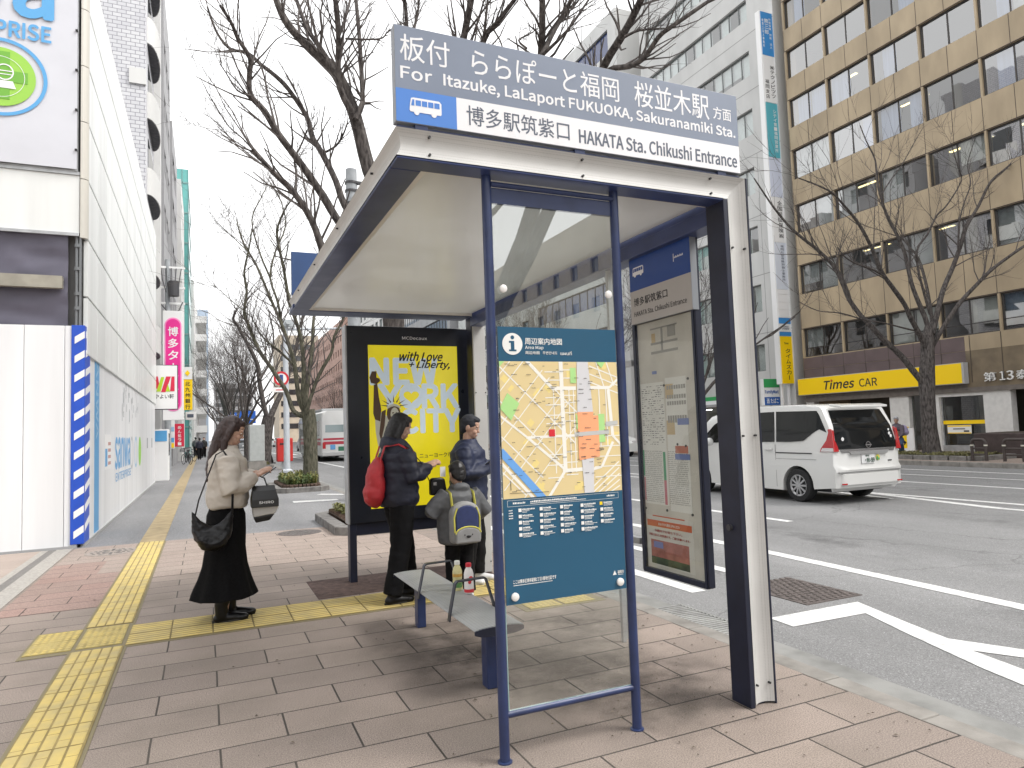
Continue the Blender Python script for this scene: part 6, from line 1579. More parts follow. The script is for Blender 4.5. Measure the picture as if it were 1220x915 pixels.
text('Times', 'lettering', INK, s_, (24.998, 18.62, .78), uyf, uz, .26, .09, .02)
q = MB(); q.box(24.9, 24.96, 17.96, 18.24, .08, 1.0); q.build('panel', WHITE, label='slim white board leaning beside the yellow standing sign', cat='board')
# service lines of the left side
t = thing('utility_pole', 'slim utility pole with crossarms, cables and a transformer above the magenta sign', 'pole', (-1.3, 33.5, 0))
q = MB(); q.tube([(-1.45, 33.5, 0), (-1.45, 33.5, 9.5)], [.14, .10], 14); q.build('pole', mat('pole_concrete', (.33, .35, .37), .7), t)
q = MB()
for z in (9.1, 8.2, 7.5): q.box(-1.9, -.75, 33.42, 33.5, z, z+.09)
q.build('crossarm', WHITE, t)
q = MB(); q.cyl((-1.2, 33.3, 7.85), (-1.2, 33.3, 8.5), .22); 
for k in range(5): q.tube([(-1.7+.2*k, 33.4, 9.1), (-1.65+.17*k, 33.3, 8.6), (-1.5+.12*k, 33.3, 8.0)], .02, 6)
q.tube([(-1.8, 33.4, 7.6), (-1.4, 33.3, 7.1), (-1.0, 33.3, 7.2), (-.85, 33.4, 7.6)], .025, 6); q.build('transformer', DARKG, t)
# ================================================================== vehicles
CARW = mat('van_white', (.64, .64, .625), .22, coat=.6, spec=.5)
TINT = mat('tinted_glass', (.008, .009, .010), .04, spec=.45)
RUB = mat('tyre_rubber', (.018, .018, .019), .85); RIM = mat('alloy_silver', (.48, .48, .49), .3, metal=.7)
LRED = mat('lamp_red', (.42, .012, .015), .12, coat=.6); LCLR = mat('lamp_clear', (.62, .60, .60), .1, coat=.6); TRIM = mat('trim_black', (.02, .02, .022), .35); SILV = mat('trim_chrome', (.45, .45, .46), .18, metal=.9)
PLATE = mat('plate_white', (.74, .74, .74), .4); PGRN = mat('plate_ink', (.02, .07, .04), .5)
def wheel(par, x, y, r, w, side, rz=0, name='wheel'):
    """side +1: outer face towards +x"""
    q = MB(); q.lathe((x, y, r), [(r*.62, -w/2+.045), (r*.66, -w/2), (r*.94, -w/2), (r, -w/2+.03), (r, w/2-.03), (r*.94, w/2), (r*.66, w/2), (r*.62, w/2-.045)], 36, 'x'); ty = q.build(name, RUB, par, smooth=True, local=True)
    f = x+side*(w/2-.005)
    q = MB()
    q.lathe((0, y, r), [(r*.56, f-side*.02), (r*.65, f-side*.004), (r*.67, f), (r*.62, f+side*.001)], 36, 'x', cap=False)
    for k in range(10):
        a = 2*pi*k/10
        c, s_ = cos(a), sin(a); rad = Vector((0, c, s_)); tan = Vector((0, -s_, c))
        q.obox(Vector((f-side*.012, y, r))+rad*(r*.36), Vector((.010, 0, 0)), tan*(r*.055), rad*(r*.26))
    q.lathe((0, y, r), [(0, f+side*.002), (r*.13, f+side*.002), (r*.16, f-side*.015)], 20, 'x')
    q.build('rim', RIM, ty, local=True)
    q = MB(); q.lathe((0, y, r), [(0, f-side*.036), (r*.62, f-side*.036), (r*.62, f-side*.038), (0, f-side*.038)], 30, 'x'); q.build('brake_disc', mat('wheel_dark', (.03, .03, .03), .6), ty, local=True)
    return ty
def car_body(par, prof, W, arch, tumble, zb, mats, name='body', inset=.10, rear_round=.08):
    """prof: closed side outline (y, z) counter-clockwise; the section narrows above the belt line"""
    def sx(z): return W/2*(1-tumble*max(0, (z-zb))**1.3)
    st = [(-1, .09), (-.985, .035), (-.93, .012), (-.6, .0), (0, .0), (.6, .0), (.93, .012), (.985, .035), (1, .09)]
    ymin, ymax = min(p[0] for p in prof), max(p[0] for p in prof); zmax = max(p[1] for p in prof); zmin = min(p[1] for p in prof)
    rings = []
    cy, cz = (ymin+ymax)/2, (zmin+zmax)/2
    for k, e in st:
        ring = []
        for y, z, fix in prof3(prof):
            yy, zz = y, z
            if not fix:
                f = max(0, abs(y-cy)/((ymax-ymin)/2)); g_ = max(0, (z-cz)/(zmax-cz))
                yy = y-(1 if y > cy else -1)*e*(f**6)*1.3
                zz = z-e*.55*(g_**4)
            ring.append((k*sx(zz), yy, zz))
        rings.append(ring)
    q = MB(); q.rings(rings, cap=True); o = q.build(name, mats, par, smooth=True, local=True)
    return o, sx
def prof3(p): return [(a[0], a[1], len(a) > 2) for a in p]
def arch_pts(yc, r, z0, n=12, rz=.33):      # from rear to front, along the sill
    return [(yc-r*cos(a), rz+r*sin(a), 1) for a in [k*pi/n for k in range(n+1)]]

VZ = RZ
van = thing('minivan', 'white minivan with dark tinted windows driving away across the road', 'minivan', (11.09, 8.86, VZ), radians(-.8))
# local: x right, y forward, origin at rear bumper centre on the road
prof = [(.03, .30), (.02, .55), (.0, .62), (.05, .70), (.045, 1.02), (.13, 1.40), (.30, 1.735), (.36, 1.785), (.9, 1.835), (1.9, 1.845), (2.8, 1.80), (3.35, 1.68), (3.9, 1.28), (4.12, 1.10), (4.50, .98), (4.62, .80), (4.66, .5), (4.62, .24)]
prof += [(3.78+.37, .22, 1)]+[(3.78+.37*cos(a), .31+.37*sin(a), 1) for a in [k*pi/12 for k in range(13)]][1:]+[(3.41, .22, 1), (1.30, .20, 1)]+[(.92+.37*cos(a), .31+.37*sin(a), 1) for a in [k*pi/12 for k in range(13)]]+[(.54, .26, 1)]
body, sx = car_body(van, prof[::-1], 1.70, None, .085, .95, CARW)
for side in (-1, 1):
    for y in (.92, 3.78): wheel(van, side*.755, y, .31, .20, side)
q = MB(); q.box(-.62, .62, .3, 4.3, .20, .60); q.build('underbody', TRIM, van, local=True)
def ry(z):      # depth of the tailgate at height z
    P = [(.62, .0), (.70, .05), (1.02, .045), (1.40, .13), (1.735, .30)]
    for (a, ya), (b, yb) in zip(P[:-1], P[1:]):
        if a <= z <= b: return ya+(yb-ya)*(z-a)/(b-a)
    return .0
def side_poly(side, pts, d=.004, m=TINT, name='side_window', thick=.006):
    q = MB(); q.prism([(side*(sx(z)+d), y, z) for y, z in pts], (-side*thick, 0, 0)); return q.build(name, m, van, local=True)
for side in (-1, 1):
    side_poly(side, [(.20, 1.30), (.26, 1.42), (.36, 1.62), (.42, 1.70), (1.42, 1.72), (1.42, 1.13), (1.05, 1.13), (.74, 1.15), (.50, 1.30), (.36, 1.36)], name='quarter_window')
    side_poly(side, [(1.47, 1.13), (1.47, 1.72), (2.42, 1.71), (2.42, 1.12)], name='door_window')
    side_poly(side, [(2.47, 1.12), (2.47, 1.70), (2.85, 1.67), (3.25, 1.50), (3.62, 1.22), (3.62, 1.10)], name='front_window')
    side_poly(side, [(.55, .905), (.55, .925), (1.44, .93), (1.44, .91)], .003, TRIM, 'sliding_rail')
    q = MB()
    for y in (1.45, 2.45): 
        q.prism([(side*(sx(z)+.002), y+dy, z) for dy, z in ((0, .26), (.008, .26), (.008, 1.08), (0, 1.08))], (-side*.004, 0, 0))
    q.prism([(side*(sx(z)+.002), y, z) for y, z in ((.45, .80), (1.44, .80), (1.44, .806), (.45, .806))], (-side*.004, 0, 0)); q.build('door_seam', mat('seam_grey', (.16, .16, .16), .6), van, local=True)
    q = MB(); q.obox((side*(sx(.98)+.018), 2.30, .985), (.012, 0, 0), (0, .11, 0), (0, 0, .016)); q.obox((side*(sx(.98)+.018), 1.62, .985), (.012, 0, 0), (0, .10, 0), (0, 0, .016)); q.build('door_handle', CARW, van, local=True, bevel=.006)
    q = MB(); q.ball((side*.98, 3.25, 1.13), (.10, .06, .09)); q.build('mirror', CARW, van, local=True, smooth=True)
    # tall tail lamp on the corner
    q = MB(); q.prism([(side*(sx(z)+.006), y, z) for y, z in ((.03, .95), (.08, 1.34), (.15, 1.34), (.21, 1.16), (.33, 1.02), (.36, .95))], (-side*.05, 0, 0)); q.build('tail_lamp', LRED, van, local=True, bevel=.008)
    q = MB(); q.prism([(side*(sx(z)+.008), y, z) for y, z in ((.05, .955), (.06, 1.02), (.30, 1.02), (.34, .955))], (-side*.03, 0, 0)); q.build('tail_lamp_lens', LCLR, van, local=True, bevel=.004)
    q = MB(); q.prism([(side*x, ry(z)-.012, z) for x, z in ((.845, .95), (.822, 1.36), (.80, 1.36), (.785, 1.16), (.75, 1.03), (.73, .95))], (0, .09, 0)); q.build('tail_lamp_rear', LRED, van, local=True, bevel=.008)
def bx(x, z):      # how far the rounded corners of the tail fall back
    k = abs(x)/sx(z)
    for (a, ya), (b, yb) in zip(((0, 0), (.6, 0), (.93, .0156), (.985, .0455), (1.1, .12)), ((.6, 0), (.93, .0156), (.985, .0455), (1.1, .12), (2, .3))):
        if a <= k <= b: return ya+(yb-ya)*(k-a)/(b-a)
    return 0
def rear_poly(pts, d, m, name, thick=.012, par=None):
    q = MB(); q.prism([(x, ry(z)-d+bx(x, z), z) for x, z in pts], (0, thick, 0)); return q.build(name, m, par or van, local=True)
q = MB(); rr_ = []
for z in (.985, 1.05, 1.11, 1.2, 1.3, 1.4, 1.48, 1.56, 1.64, 1.70):
    xe = .765-.10*max(0, (z-1.1)/.6)**1.4; rr_.append([(xe*k/6, ry(z)-.006+bx(xe*k/6, z), z) for k in range(-6, 7)])
q.rings(rr_[::-1], cap=False, closed=False); q.build('rear_window', TINT, van, local=True, smooth=True)
q = MB(); q.rings([[(x, ry(z)-.009+bx(x, z), z) for z in (1.12, 1.2, 1.3, 1.4, 1.5, 1.58)] for x in (-.735, -.67)][::1], cap=False, closed=False); q = MB()
rear_poly([(-.66, .925), (-.70, .98), (.70, .98), (.66, .925)], .016, SILV, 'chrome_bar', .04)
rear_poly([(-.45, .885), (-.50, .94), (.50, .94), (.45, .885)], .035, mat('trim_satin', (.42, .42, .42), .35, metal=.5), 'garnish', .04)
q = MB(); q.rings([[(.0+r*cos(a), ry(1.05)-.022, 1.05+r*sin(a)) for a in [k*pi/16 for k in range(32)]] for r in (.046, .062)], cap=False); q.box(-.075, .075, ry(1.05)-.028, ry(1.05)-.015, 1.038, 1.062); q.build('badge', SILV, van, local=True)
pl = rear_poly([(-.19, .715), (-.19, .88), (.14, .88), (.14, .715)], .016, PLATE, 'number_plate', .01)
text('福岡', 'plate_lettering', PGRN, van, (-.10, ry(.84)-.018, .835), ux, uz, .10, .032, .01, local=True)
text('・9', 'plate_lettering', PGRN, van, (-.12, ry(.84)-.030, .735), ux, uz, .07, .075, .03, local=True)
text('8-99', 'plate_lettering', PGRN, van, (-.045, ry(.84)-.030, .735), ux, uz, .165, .08, .03, local=True)
q = MB(); q.ball((.235, ry(.8)-.006, .81), (.055, .005, .055)); q.build('sticker', mat('sticker_yellow', (.65, .55, .08), .5), van, local=True)
q = MB(); q.ball((.215, ry(.8)-.011, .80), (.024, .003, .04)); q.ball((.26, ry(.8)-.011, .785), (.018, .003, .025)); q.build('sticker_mark', mat('sticker_green', (.05, .30, .10), .5), van, local=True)
q = MB(); q.box(.50, .60, ry(.75)-.006, ry(.75), .735, .755); q.build('model_badge', TRIM, van, local=True)
for x, z, r in ((-.60, 1.17, .035), (.62, 1.24, .03), (.645, 1.19, .03), (.625, 1.31, .022)):
    q = MB(); q.ball((x, ry(z)-.016, z), (r, .004, r)); q.build('sticker', PLATE, van, local=True)
q = MB(); q.prism([(-.66, .27, 1.775), (.66, .27, 1.775), (.60, .06, 1.735), (-.60, .06, 1.735)][::-1], (0, 0, .04)); q.build('roof_spoiler', CARW, van, local=True, bevel=.012)
q = MB(); q.prism([(-.36, .12, 1.20), (-.34, .10, 1.22), (.06, .10, 1.20), (.06, .12, 1.18)], (0, -.012, 0)); q.build('rear_wiper', TRIM, van, local=True)
q = MB(); q.box(-.80, .80, -.012, .04, .575, .584); q.build('tailgate_seam', mat('seam_grey', (.16, .16, .16), .6), van, local=True)
q = MB(); q.rings([[(x*s_, .02-.035*s_*0+dy, z) for x, dy, z in ((-.82, .10, .34), (-.70, -.03, .34), (.70, -.03, .34), (.82, .10, .34), (.82, .16, .22), (-.82, .16, .22))] for s_ in (1,)]*1+[[(x, .06+dy, z) for x, dy, z in ((-.82, .10, .54), (-.70, -.06, .56), (.70, -.06, .56), (.82, .10, .54), (.82, .20, .50), (-.82, .20, .50))]]); q.build('bumper', CARW, van, local=True, bevel=.02)
for x in (-.70, .70):
    q = MB(); q.box(x-.06, x+.06, -.022, -.005, .36, .385); q.build('reflector', LRED, van, local=True)

# ---- small cars
def hatch(x, y, rz, col, lab):
    t = thing('car', lab, 'car', (x, y, RZ), rz, group='cars on the road')
    pr = [(.02, .28), (.0, .60), (.08, .95), (.32, 1.38), (.6, 1.47), (1.6, 1.50), (2.2, 1.42), (2.85, 1.02), (3.5, .88), (3.72, .65), (3.74, .25)]
    pr += [(3.02+.33*cos(a), .29+.33*sin(a), 1) for a in [k*pi/10 for k in range(11)]]+[(.68+.33*cos(a), .29+.33*sin(a), 1) for a in [k*pi/10 for k in range(11)]]
    b, s2 = car_body(t, pr[::-1], 1.66, None, .16, .85, col)
    for side in (-1, 1):
        for yy in (.68, 3.02): wheel(t, side*.73, yy, .29, .18, side)
        q = MB(); q.prism([(side*(s2(z)+.006), yy, z) for yy, z in ((.42, .98), (.55, 1.36), (1.6, 1.40), (2.12, 1.33), (2.66, 1.0))], (-side*.01, 0, 0)); q.build('side_window', TINT, t, local=True)
        q = MB(); q.obox((side*.68, .05, .82), (.09, 0, 0), (0, .05, 0), (0, 0, .12)); q.build('tail_lamp', LRED, t, local=True, bevel=.01)
        q = MB(); q.obox((side*.62, 3.62, .72), (.13, 0, 0), (0, .09, 0), (0, 0, .07)); q.build('headlight', LCLR, t, local=True, bevel=.02)
    q = MB(); q.prism([(-.58, .125, 1.02), (.58, .125, 1.02), (.52, .285, 1.34), (-.52, .285, 1.34)], (0, -.02, 0)); q.build('rear_window', TINT, t, local=True)
    q = MB(); q.prism([(-.62, 2.76, 1.07), (.62, 2.76, 1.07), (.55, 2.28, 1.40), (-.55, 2.28, 1.40)][::-1], (0, .02, .02)); q.build('windscreen', TINT, t, local=True)
    q = MB(); q.box(-.17, .17, -.012, .02, .55, .68); q.build('number_plate', PLATE, t, local=True)
    return t
hatch(20.0-1.2, 32.4, pi, CARW, 'white car facing the viewer, seen through the gap beside the map board')
hatch(9.9, 120, 0, CARW, 'small white car in the distance left of the bus')
hatch(13.5, 150, pi, mat('car_silver', (.35, .36, .37), .25, metal=.5), 'silver car coming from the far end of the road')
hatch(9.9, 74, 0, mat('car_dark', (.03, .035, .05), .2, coat=.5), 'dark car on the road behind the bus')
hatch(4.6, 95, 0, mat('car_grey', (.16, .17, .18), .25, coat=.5), 'grey car standing at the kerb far down the left side')

# ---- bus
bus = thing('bus', 'white city bus with red stripes driving away on the left lane', 'bus', (7.56, 42, RZ))
BW = mat('bus_white', (.66, .66, .65), .3, coat=.3); BRED = mat('bus_red', (.42, .035, .06), .35); BGL = mat('bus_glass', (.06, .08, .09), .05, spec=.9)
w = 1.24
q = MB()
sec = lambda i: [(-w+i, .38), (-w+i, 2.55), (-w+.10+i, 2.92), (-w+.30+i, 3.04), (w-.30-i, 3.04), (w-.10-i, 2.92), (w-i, 2.55), (w-i, .38)]
q.rings([[(x, y, z) for x, z in sec(i)] for y, i in ((.0, .10), (.05, .03), (.16, 0), (10.6, 0), (10.75, .05), (10.8, .15))][::-1]); q.build('body', BW, bus, local=True, smooth=True)
for side in (-1, 1):
    for y in (2.6, 8.4): wheel(bus, side*(w-.13), y, .48, .26, side)
    for k in range(6):
        q = MB(); y0_ = .7+1.55*k; q.box(side*(w+.001), side*(w+.008), y0_, y0_+1.42, 1.55, 2.45)
        if not (side < 0 and k == 3): q.build('side_window', BGL, bus, local=True)
    q = MB(); q.box(side*(w+.001), side*(w+.006), .2, 10.6, 1.28, 1.40); q.box(side*(w+.001), side*(w+.006), .2, 10.6, .98, 1.20); q.build('red_stripe', BRED, bus, local=True)
    q = MB(); q.box(side*(w-.26), side*(w-.08), -.012, .04, .78, 1.15); q.build('tail_lamp', LRED, bus, local=True, bevel=.01)
q = MB(); q.box(-w-.012, -w-.001, 5.4, 6.4, .45, 2.5); q.build('door', mat('bus_door', (.05, .05, .055), .2), bus, local=True)
q = MB(); q.box(-w-.012, -w-.001, 9.5, 10.4, .45, 2.5); q.build('door', mat('bus_door', (.05, .05, .055), .2), bus, local=True)
q = MB(); q.prism([(-1.0, -.004, 1.75), (1.0, -.004, 1.75), (.98, .02, 2.62), (-.98, .02, 2.62)], (0, -.008, 0)); q.build('rear_window', mat('bus_rear_glass', (.20, .26, .27), .06, spec=.9), bus, local=True)
q = MB(); q.box(-w+.12, w-.12, -.008, .02, 1.28, 1.40); q.box(-w+.12, w-.12, -.008, .02, 1.02, 1.2); q.build('red_stripe', BRED, bus, local=True)
q = MB(); q.box(-.25, .25, -.014, .01, .62, .88); q.build('number_plate', mat('plate_green', (.03, .16, .09), .4), bus, local=True)
q = MB(); q.box(-.72, -.42, -.014, .01, .72, 1.0); q.build('blue_sticker', mat('sticker_blue', (.12, .32, .62), .4), bus, local=True)
q = MB(); q.box(-w+.05, w-.05, -.03, .10, .34, .56); q.build('bumper', mat('bus_bumper', (.45, .45, .45), .5), bus, local=True, bevel=.02)
q = MB(); q.box(-.9, .9, 2, 6, 3.03, 3.24); q.build('roof_unit', mat('bus_roof', (.42, .43, .44), .5), bus, local=True, bevel=.05)
q = MB(); q.box(-w+.1, w-.1, .1, 10.5, .30, .40); q.build('chassis', TRIM, bus, local=True)
# ================================================================== people
SKIN = mat('skin', (.50, .31, .23), .5, sss=.15, var=.08, scale=30)
LIPS = mat('lips', (.38, .12, .11), .45); EYEW = mat('eye_white', (.7, .68, .66), .2); IRIS = mat('iris_dark', (.02, .012, .01), .15)
HBLK = mat('hair_black', (.010, .009, .010), .42, var=.4, scale=60, stretch=(1, 1, .1)); HBRN = mat('hair_brown', (.035, .018, .016), .42, var=.4, scale=60, stretch=(1, 1, .1))
CREAM = mat('cream_nylon', (.50, .455, .40), .6, var=.10, scale=5); SKBLK = mat('black_knit', (.0045, .0045, .005), .9, var=.3, scale=60, spec=.15)
BOOT = mat('black_leather', (.005, .005, .006), .36, spec=.3); SOLE = mat('boot_sole', (.016, .016, .016), .6)
JNAVY = mat('navy_puffer', (.011, .013, .029), .6, var=.2, scale=8); JBLUE = mat('blue_puffer', (.011, .018, .052), .6, var=.2, scale=8)
TROU = mat('black_trousers', (.005, .005, .006), .85, spec=.2); KGREY = mat('grey_jacket', (.085, .088, .095), .6, var=.2, scale=9); JEAN = mat('blue_jeans', (.06, .10, .19), .8, var=.2)
LAV = mat('lavender_bag', (.34, .30, .46), .6); REDB = mat('red_backpack', (.42, .018, .025), .55, var=.2, scale=12); SNEAK = mat('white_sneaker', (.62, .62, .62), .5)
UP = Vector((0, 0, 1))
def V(*a): return Vector(a)
def figure(label, loc, rz, s=1.0, eR=(.22,.0,1.08), wR=(.20,.10,.86), eL=(-.22,.0,1.08), wL=(-.20,.10,.86), pitch=.0, feet=((.10,0),(-.10,0)), skirt=None, top=JNAVY, hem=.86, puff=1.0, bottom=TROU, shoe=BOOT, hair='short', hairm=HBLK, hood=False, vox=.0055, headk=1.0, boots=False, knees=None, cap=None, torso=(.20, .135), stripes=False, group=None, crouch=0, palm=(0,0,-1)):
    root = thing('person', label, 'person', loc, rz, group)
    S = lambda p: Vector(p)*s
    hips = [(.085, 0, .86-crouch), (-.085, 0, .86-crouch)]
    lean = V(0, crouch*.35, -crouch)
    b = MB()
    def T(mb, pts, rad, n=12): mb.tube([S(p) for p in pts], [r*s for r in rad], n)
    def Bl(mb, c, r, rot=None): mb.ball(S(c), [q*s for q in r], 16, 12, rot)
    legs = []
    for i, sd in enumerate((1, -1)):
        fx, fy = feet[i]; an = V(fx, fy-.01, .085); hp = V(*hips[i])
        if knees: kn = V(*knees[i])
        else: kn = hp.lerp(an, .5)+V(0, .025, 0)
        legs.append((hp, kn, an))
        T(b, [hp, hp.lerp(kn, .4), kn, kn.lerp(an, .35), an], [.08, .07, .05, .05, .034])
        T(b, [an+V(0, -.03, -.03), an+V(0, .06, -.045), an+V(0, .15, -.062)], [.036, .038, .026])
    L = lambda p: V(*p)+lean
    Bl(b, (0, 0, .90-crouch), (.15, .10, .11)); T(b, [(0, 0, .88-crouch), L((0, -.01, 1.05)), L((0, 0, 1.22)), L((0, -.005, 1.34))], [.12, .11, .13, .09]); Bl(b, L((0, 0, 1.26)), (.155, .10, .13))
    T(b, [L((-.14, -.005, 1.31)), L((.14, -.005, 1.31))], [.046, .046])
    T(b, [L((0, -.012, 1.34)), L((0, .0, 1.42)), L((0, .008, 1.50))], [.056, .05, .05])
    Pv = L((0, 0, 1.455)); Rm = Matrix.Rotation(-pitch, 3, 'X')
    def H(x, y, z): return Pv+Rm@(V(x, y, z-1.455)*headk)
    def hb(mb, c, r): mb.ball(S(H(*c)), [q*s*headk for q in r], 18, 14, Rm)
    hb(b, (0, -.004, 1.568), (.074, .092, .094)); hb(b, (0, .030, 1.505), (.055, .058, .058)); hb(b, (0, .060, 1.474), (.026, .026, .020)); hb(b, (0, .045, 1.60), (.060, .042, .04))
    hb(b, (0, .093, 1.532), (.012, .018, .013)); hb(b, (0, .086, 1.552), (.0095, .012, .026)); hb(b, (0, .078, 1.490), (.024, .015, .010))
    for sd in (1, -1):
        hb(b, (sd*.033, .062, 1.520), (.026, .024, .026)); hb(b, (sd*.076, -.008, 1.545), (.009, .02, .032)); hb(b, (sd*.03, .076, 1.577), (.024, .014, .008))
    arms = []
    for sd, e, w in ((1, eR, wR), (-1, eL, wL)):
        sh = L((sd*.165, -.005, 1.335)); e = L(e); w = L(w)
        arms.append((sh, e, w))
        T(b, [sh+V(0, 0, -.02), sh.lerp(e, .5), e, e.lerp(w, .4), w], [.044, .043, .037, .036, .025])
        d = (w-e).normalized(); pn = Vector(palm); pn = (pn-d*pn.dot(d)).normalized(); lat = d.cross(pn)
        b.obox(S(w+d*.045), d*.045*s, lat*.036*s, pn*.011*s)
        b.ball(S(w+d*.045), [.037*s]*2+[.016*s], 12, 8, Matrix((lat, d, pn)).transposed())
        for k, (o, ln) in enumerate(((.029, .066), (.010, .074), (-.010, .070), (-.029, .055))):
            p0 = w+d*.083+lat*o; p1 = p0+d*ln*.42+pn*.006; p2 = p1+(d*.55+pn*.83)*ln*.34; p3 = p2+(d*.05+pn)*ln*.26
            b.tube([S(w+d*.05+lat*o*.8), S(p0), S(p1), S(p2), S(p3)], [.009*s, .009*s, .0085*s, .0078*s, .0065*s], 8)
        tl = lat if sd > 0 else -lat
        tl = -tl if (tl.dot(V(-sd, 0, 0)) < 0) else tl
        b.tube([S(w+d*.02+tl*.02), S(w+d*.045+tl*.042+pn*.012), S(w+d*.072+tl*.040+pn*.026), S(w+d*.092+tl*.030+pn*.034)], [.013*s, .0115*s, .0095*s, .007*s], 8)
    b.build('body', SKIN, root, local=True, remesh=vox*s, relax=2)
    # eyes, brows, lips
    for sd in (1, -1):
        q = MB(); hb(q, (sd*.030, .0745, 1.558), (.0125, .008, .0065)); q.build('eye', EYEW, root, local=True, smooth=True)
        q = MB(); hb(q, (sd*.030, .0795, 1.558), (.0058, .004, .0058)); q.build('iris', IRIS, root, local=True, smooth=True)
        q = MB(); hb(q, (sd*.031, .0860, 1.579), (.018, .004, .0028)); q.build('eyebrow', hairm, root, local=True)
    q = MB(); hb(q, (0, .0905, 1.4925), (.019, .005, .0028)); hb(q, (0, .0900, 1.4865), (.016, .0055, .0036)); q.build('lips', LIPS, root, local=True, smooth=True)
    # trousers or skirt
    if skirt:
        q = MB(); rr = []; n = 56
        for z, rx, ry, cy, pl in skirt:
            rr.append([S((rx*cos(a)*(1+pl*sin(9*a+z*2)), cy+ry*sin(a)*(1+pl*sin(9*a+z*2)), z+pl*.12*sin(9*a))) for a in [2*pi*k/n for k in range(n)]])
        q.rings(rr[::-1], cap=True); q.build('skirt', bottom, root, local=True, smooth=True)
    else:
        q = MB(); Bl(q, (0, 0, .90-crouch), (.165, .118, .12)); T(q, [(0, 0, .88-crouch), L((0, 0, 1.0))], [.135, .13])
        for hp, kn, an in legs: T(q, [hp, hp.lerp(kn, .45), kn, kn.lerp(an, .5), an+V(0, -.01, .0)], [.112, .106, .094, .090, .084])
        q.build('trousers', bottom, root, local=True, remesh=.012*s, relax=3, wrinkle=(.007*s, 11))
    # shoes
    q = MB()
    for hp, kn, an in legs:
        T(q, [an+V(0, -.055, -.045), an+V(0, -.01, -.035), an+V(0, .07, -.045), an+V(0, .155, -.055)], [.036, .044, .042, .034]); Bl(q, an+V(0, .14, -.05), (.044, .055, .032)); Bl(q, an+V(0, -.03, -.045), (.040, .05, .04))
        if boots: T(q, [an+V(0, -.012, -.03), an+V(0, -.015, .06), an.lerp(kn, .46)], [.050, .055, .066])
        else: T(q, [an+V(0, -.012, -.03), an+V(0, -.012, .02)], [.042, .044])
    sh_ = q.build('shoes', shoe, root, local=True, remesh=.008*s, relax=2)
    q = MB()
    for hp, kn, an in legs:
        o = [(.040*sin(a)*(1.0 if cos(a) > 0 else .86), .05+.135*cos(a)) for a in [k*pi/10 for k in range(20)]]
        q.prism([S(an+V(x, y, 0)).xy.to_3d()+V(0, 0, max(0, (an.z-.085)*s)+.002) for x, y in o], (0, 0, .026*s))
    q.build('sole', SOLE if shoe is not SNEAK else SNEAK, sh_, local=True)
    # jacket
    q = MB(); tw, td = torso; n = 24; rr = []
    for z, kx, ky, cy in ((hem, .84, .98, 0), (hem+.03, .95, 1.06, 0), (hem+.10, 1.0, 1.08, 0), (1.10, .98, 1.04, 0), (1.22, 1.0, 1.05, 0), (1.31, .95, .96, -.004), (1.365, .66, .72, -.006), (1.40, .42, .58, -.006), (1.43, .36, .54, -.004)):
        c = lean*(min(1, max(0, (z-.86)/.3)) if crouch else 1)+V(0, cy, z)
        rr.append([S(c+V(tw*kx*cos(a), td*ky*sin(a), 0)) for a in [2*pi*k/n for k in range(n)]])
    q.rings(rr); T(q, [L((-.135, -.005, 1.325)), L((.135, -.005, 1.325))], [.075, .075])
    for sh, e, w in arms:
        T(q, [sh+V(0, 0, -.01), sh.lerp(e, .4), e, e.lerp(w, .35), e.lerp(w, .75), e.lerp(w, .93)], [.074*puff, .076*puff, .068*puff, .064*puff, .056*puff, .041])
    if hood:
        Bl(q, L((0, -.085, 1.40)), (.125, .075, .075)); Bl(q, L((.08, -.02, 1.405)), (.05, .08, .045)); Bl(q, L((-.08, -.02, 1.405)), (.05, .08, .045))
    jk = q.build('jacket', top, root, local=True, remesh=.011*s, relax=4, wrinkle=(.010*s, 9))
    if stripes:     # the quilting of a puffer: dents round the body
        for v in jk.data.vertices:
            v.co += v.normal*(.007*s*abs(sin(v.co.z/s*pi/.095))-.004*s)
    # hair
    q = MB()
    hb(q, (0, -.016, 1.592), (.084, .097, .092)); hb(q, (0, -.045, 1.55), (.080, .062, .075))
    if hair == 'short': hb(q, (0, -.06, 1.52), (.066, .040, .055)); hb(q, (.0, .040, 1.640), (.066, .045, .030))
    if hair in ('long', 'tail'):
        for sd in (1, -1):
            q.tube([S(H(sd*.060, .0, 1.61)), S(H(sd*.080, -.012, 1.54)), S(H(sd*.076, -.02, 1.45)), S(L((sd*.085, .01 if hair == 'long' else -.04, 1.33)))], [.030*s, .030*s, .030*s, .022*s], 10)
        q.tube([S(H(0, -.06, 1.57)), S(H(0, -.075, 1.48)), S(L((0, -.105, 1.36))), S(L((.02, -.135 if hair == 'tail' else -.125, 1.24))), S(L((.03, -.145, 1.13 if hair == 'tail' else 1.19)))], [(.07*s, .06*s), (.075*s, .05*s), (.075*s, .045*s), (.06*s, .035*s), (.02*s, .015*s)], 14)
        hb(q, (0, .045, 1.632), (.064, .045, .035))
    q.build('hair', hairm if cap is None else cap, root, local=True, remesh=.008*s, relax=2, wrinkle=(.004*s, 30))
    return root
WL = (.175, 6.30)
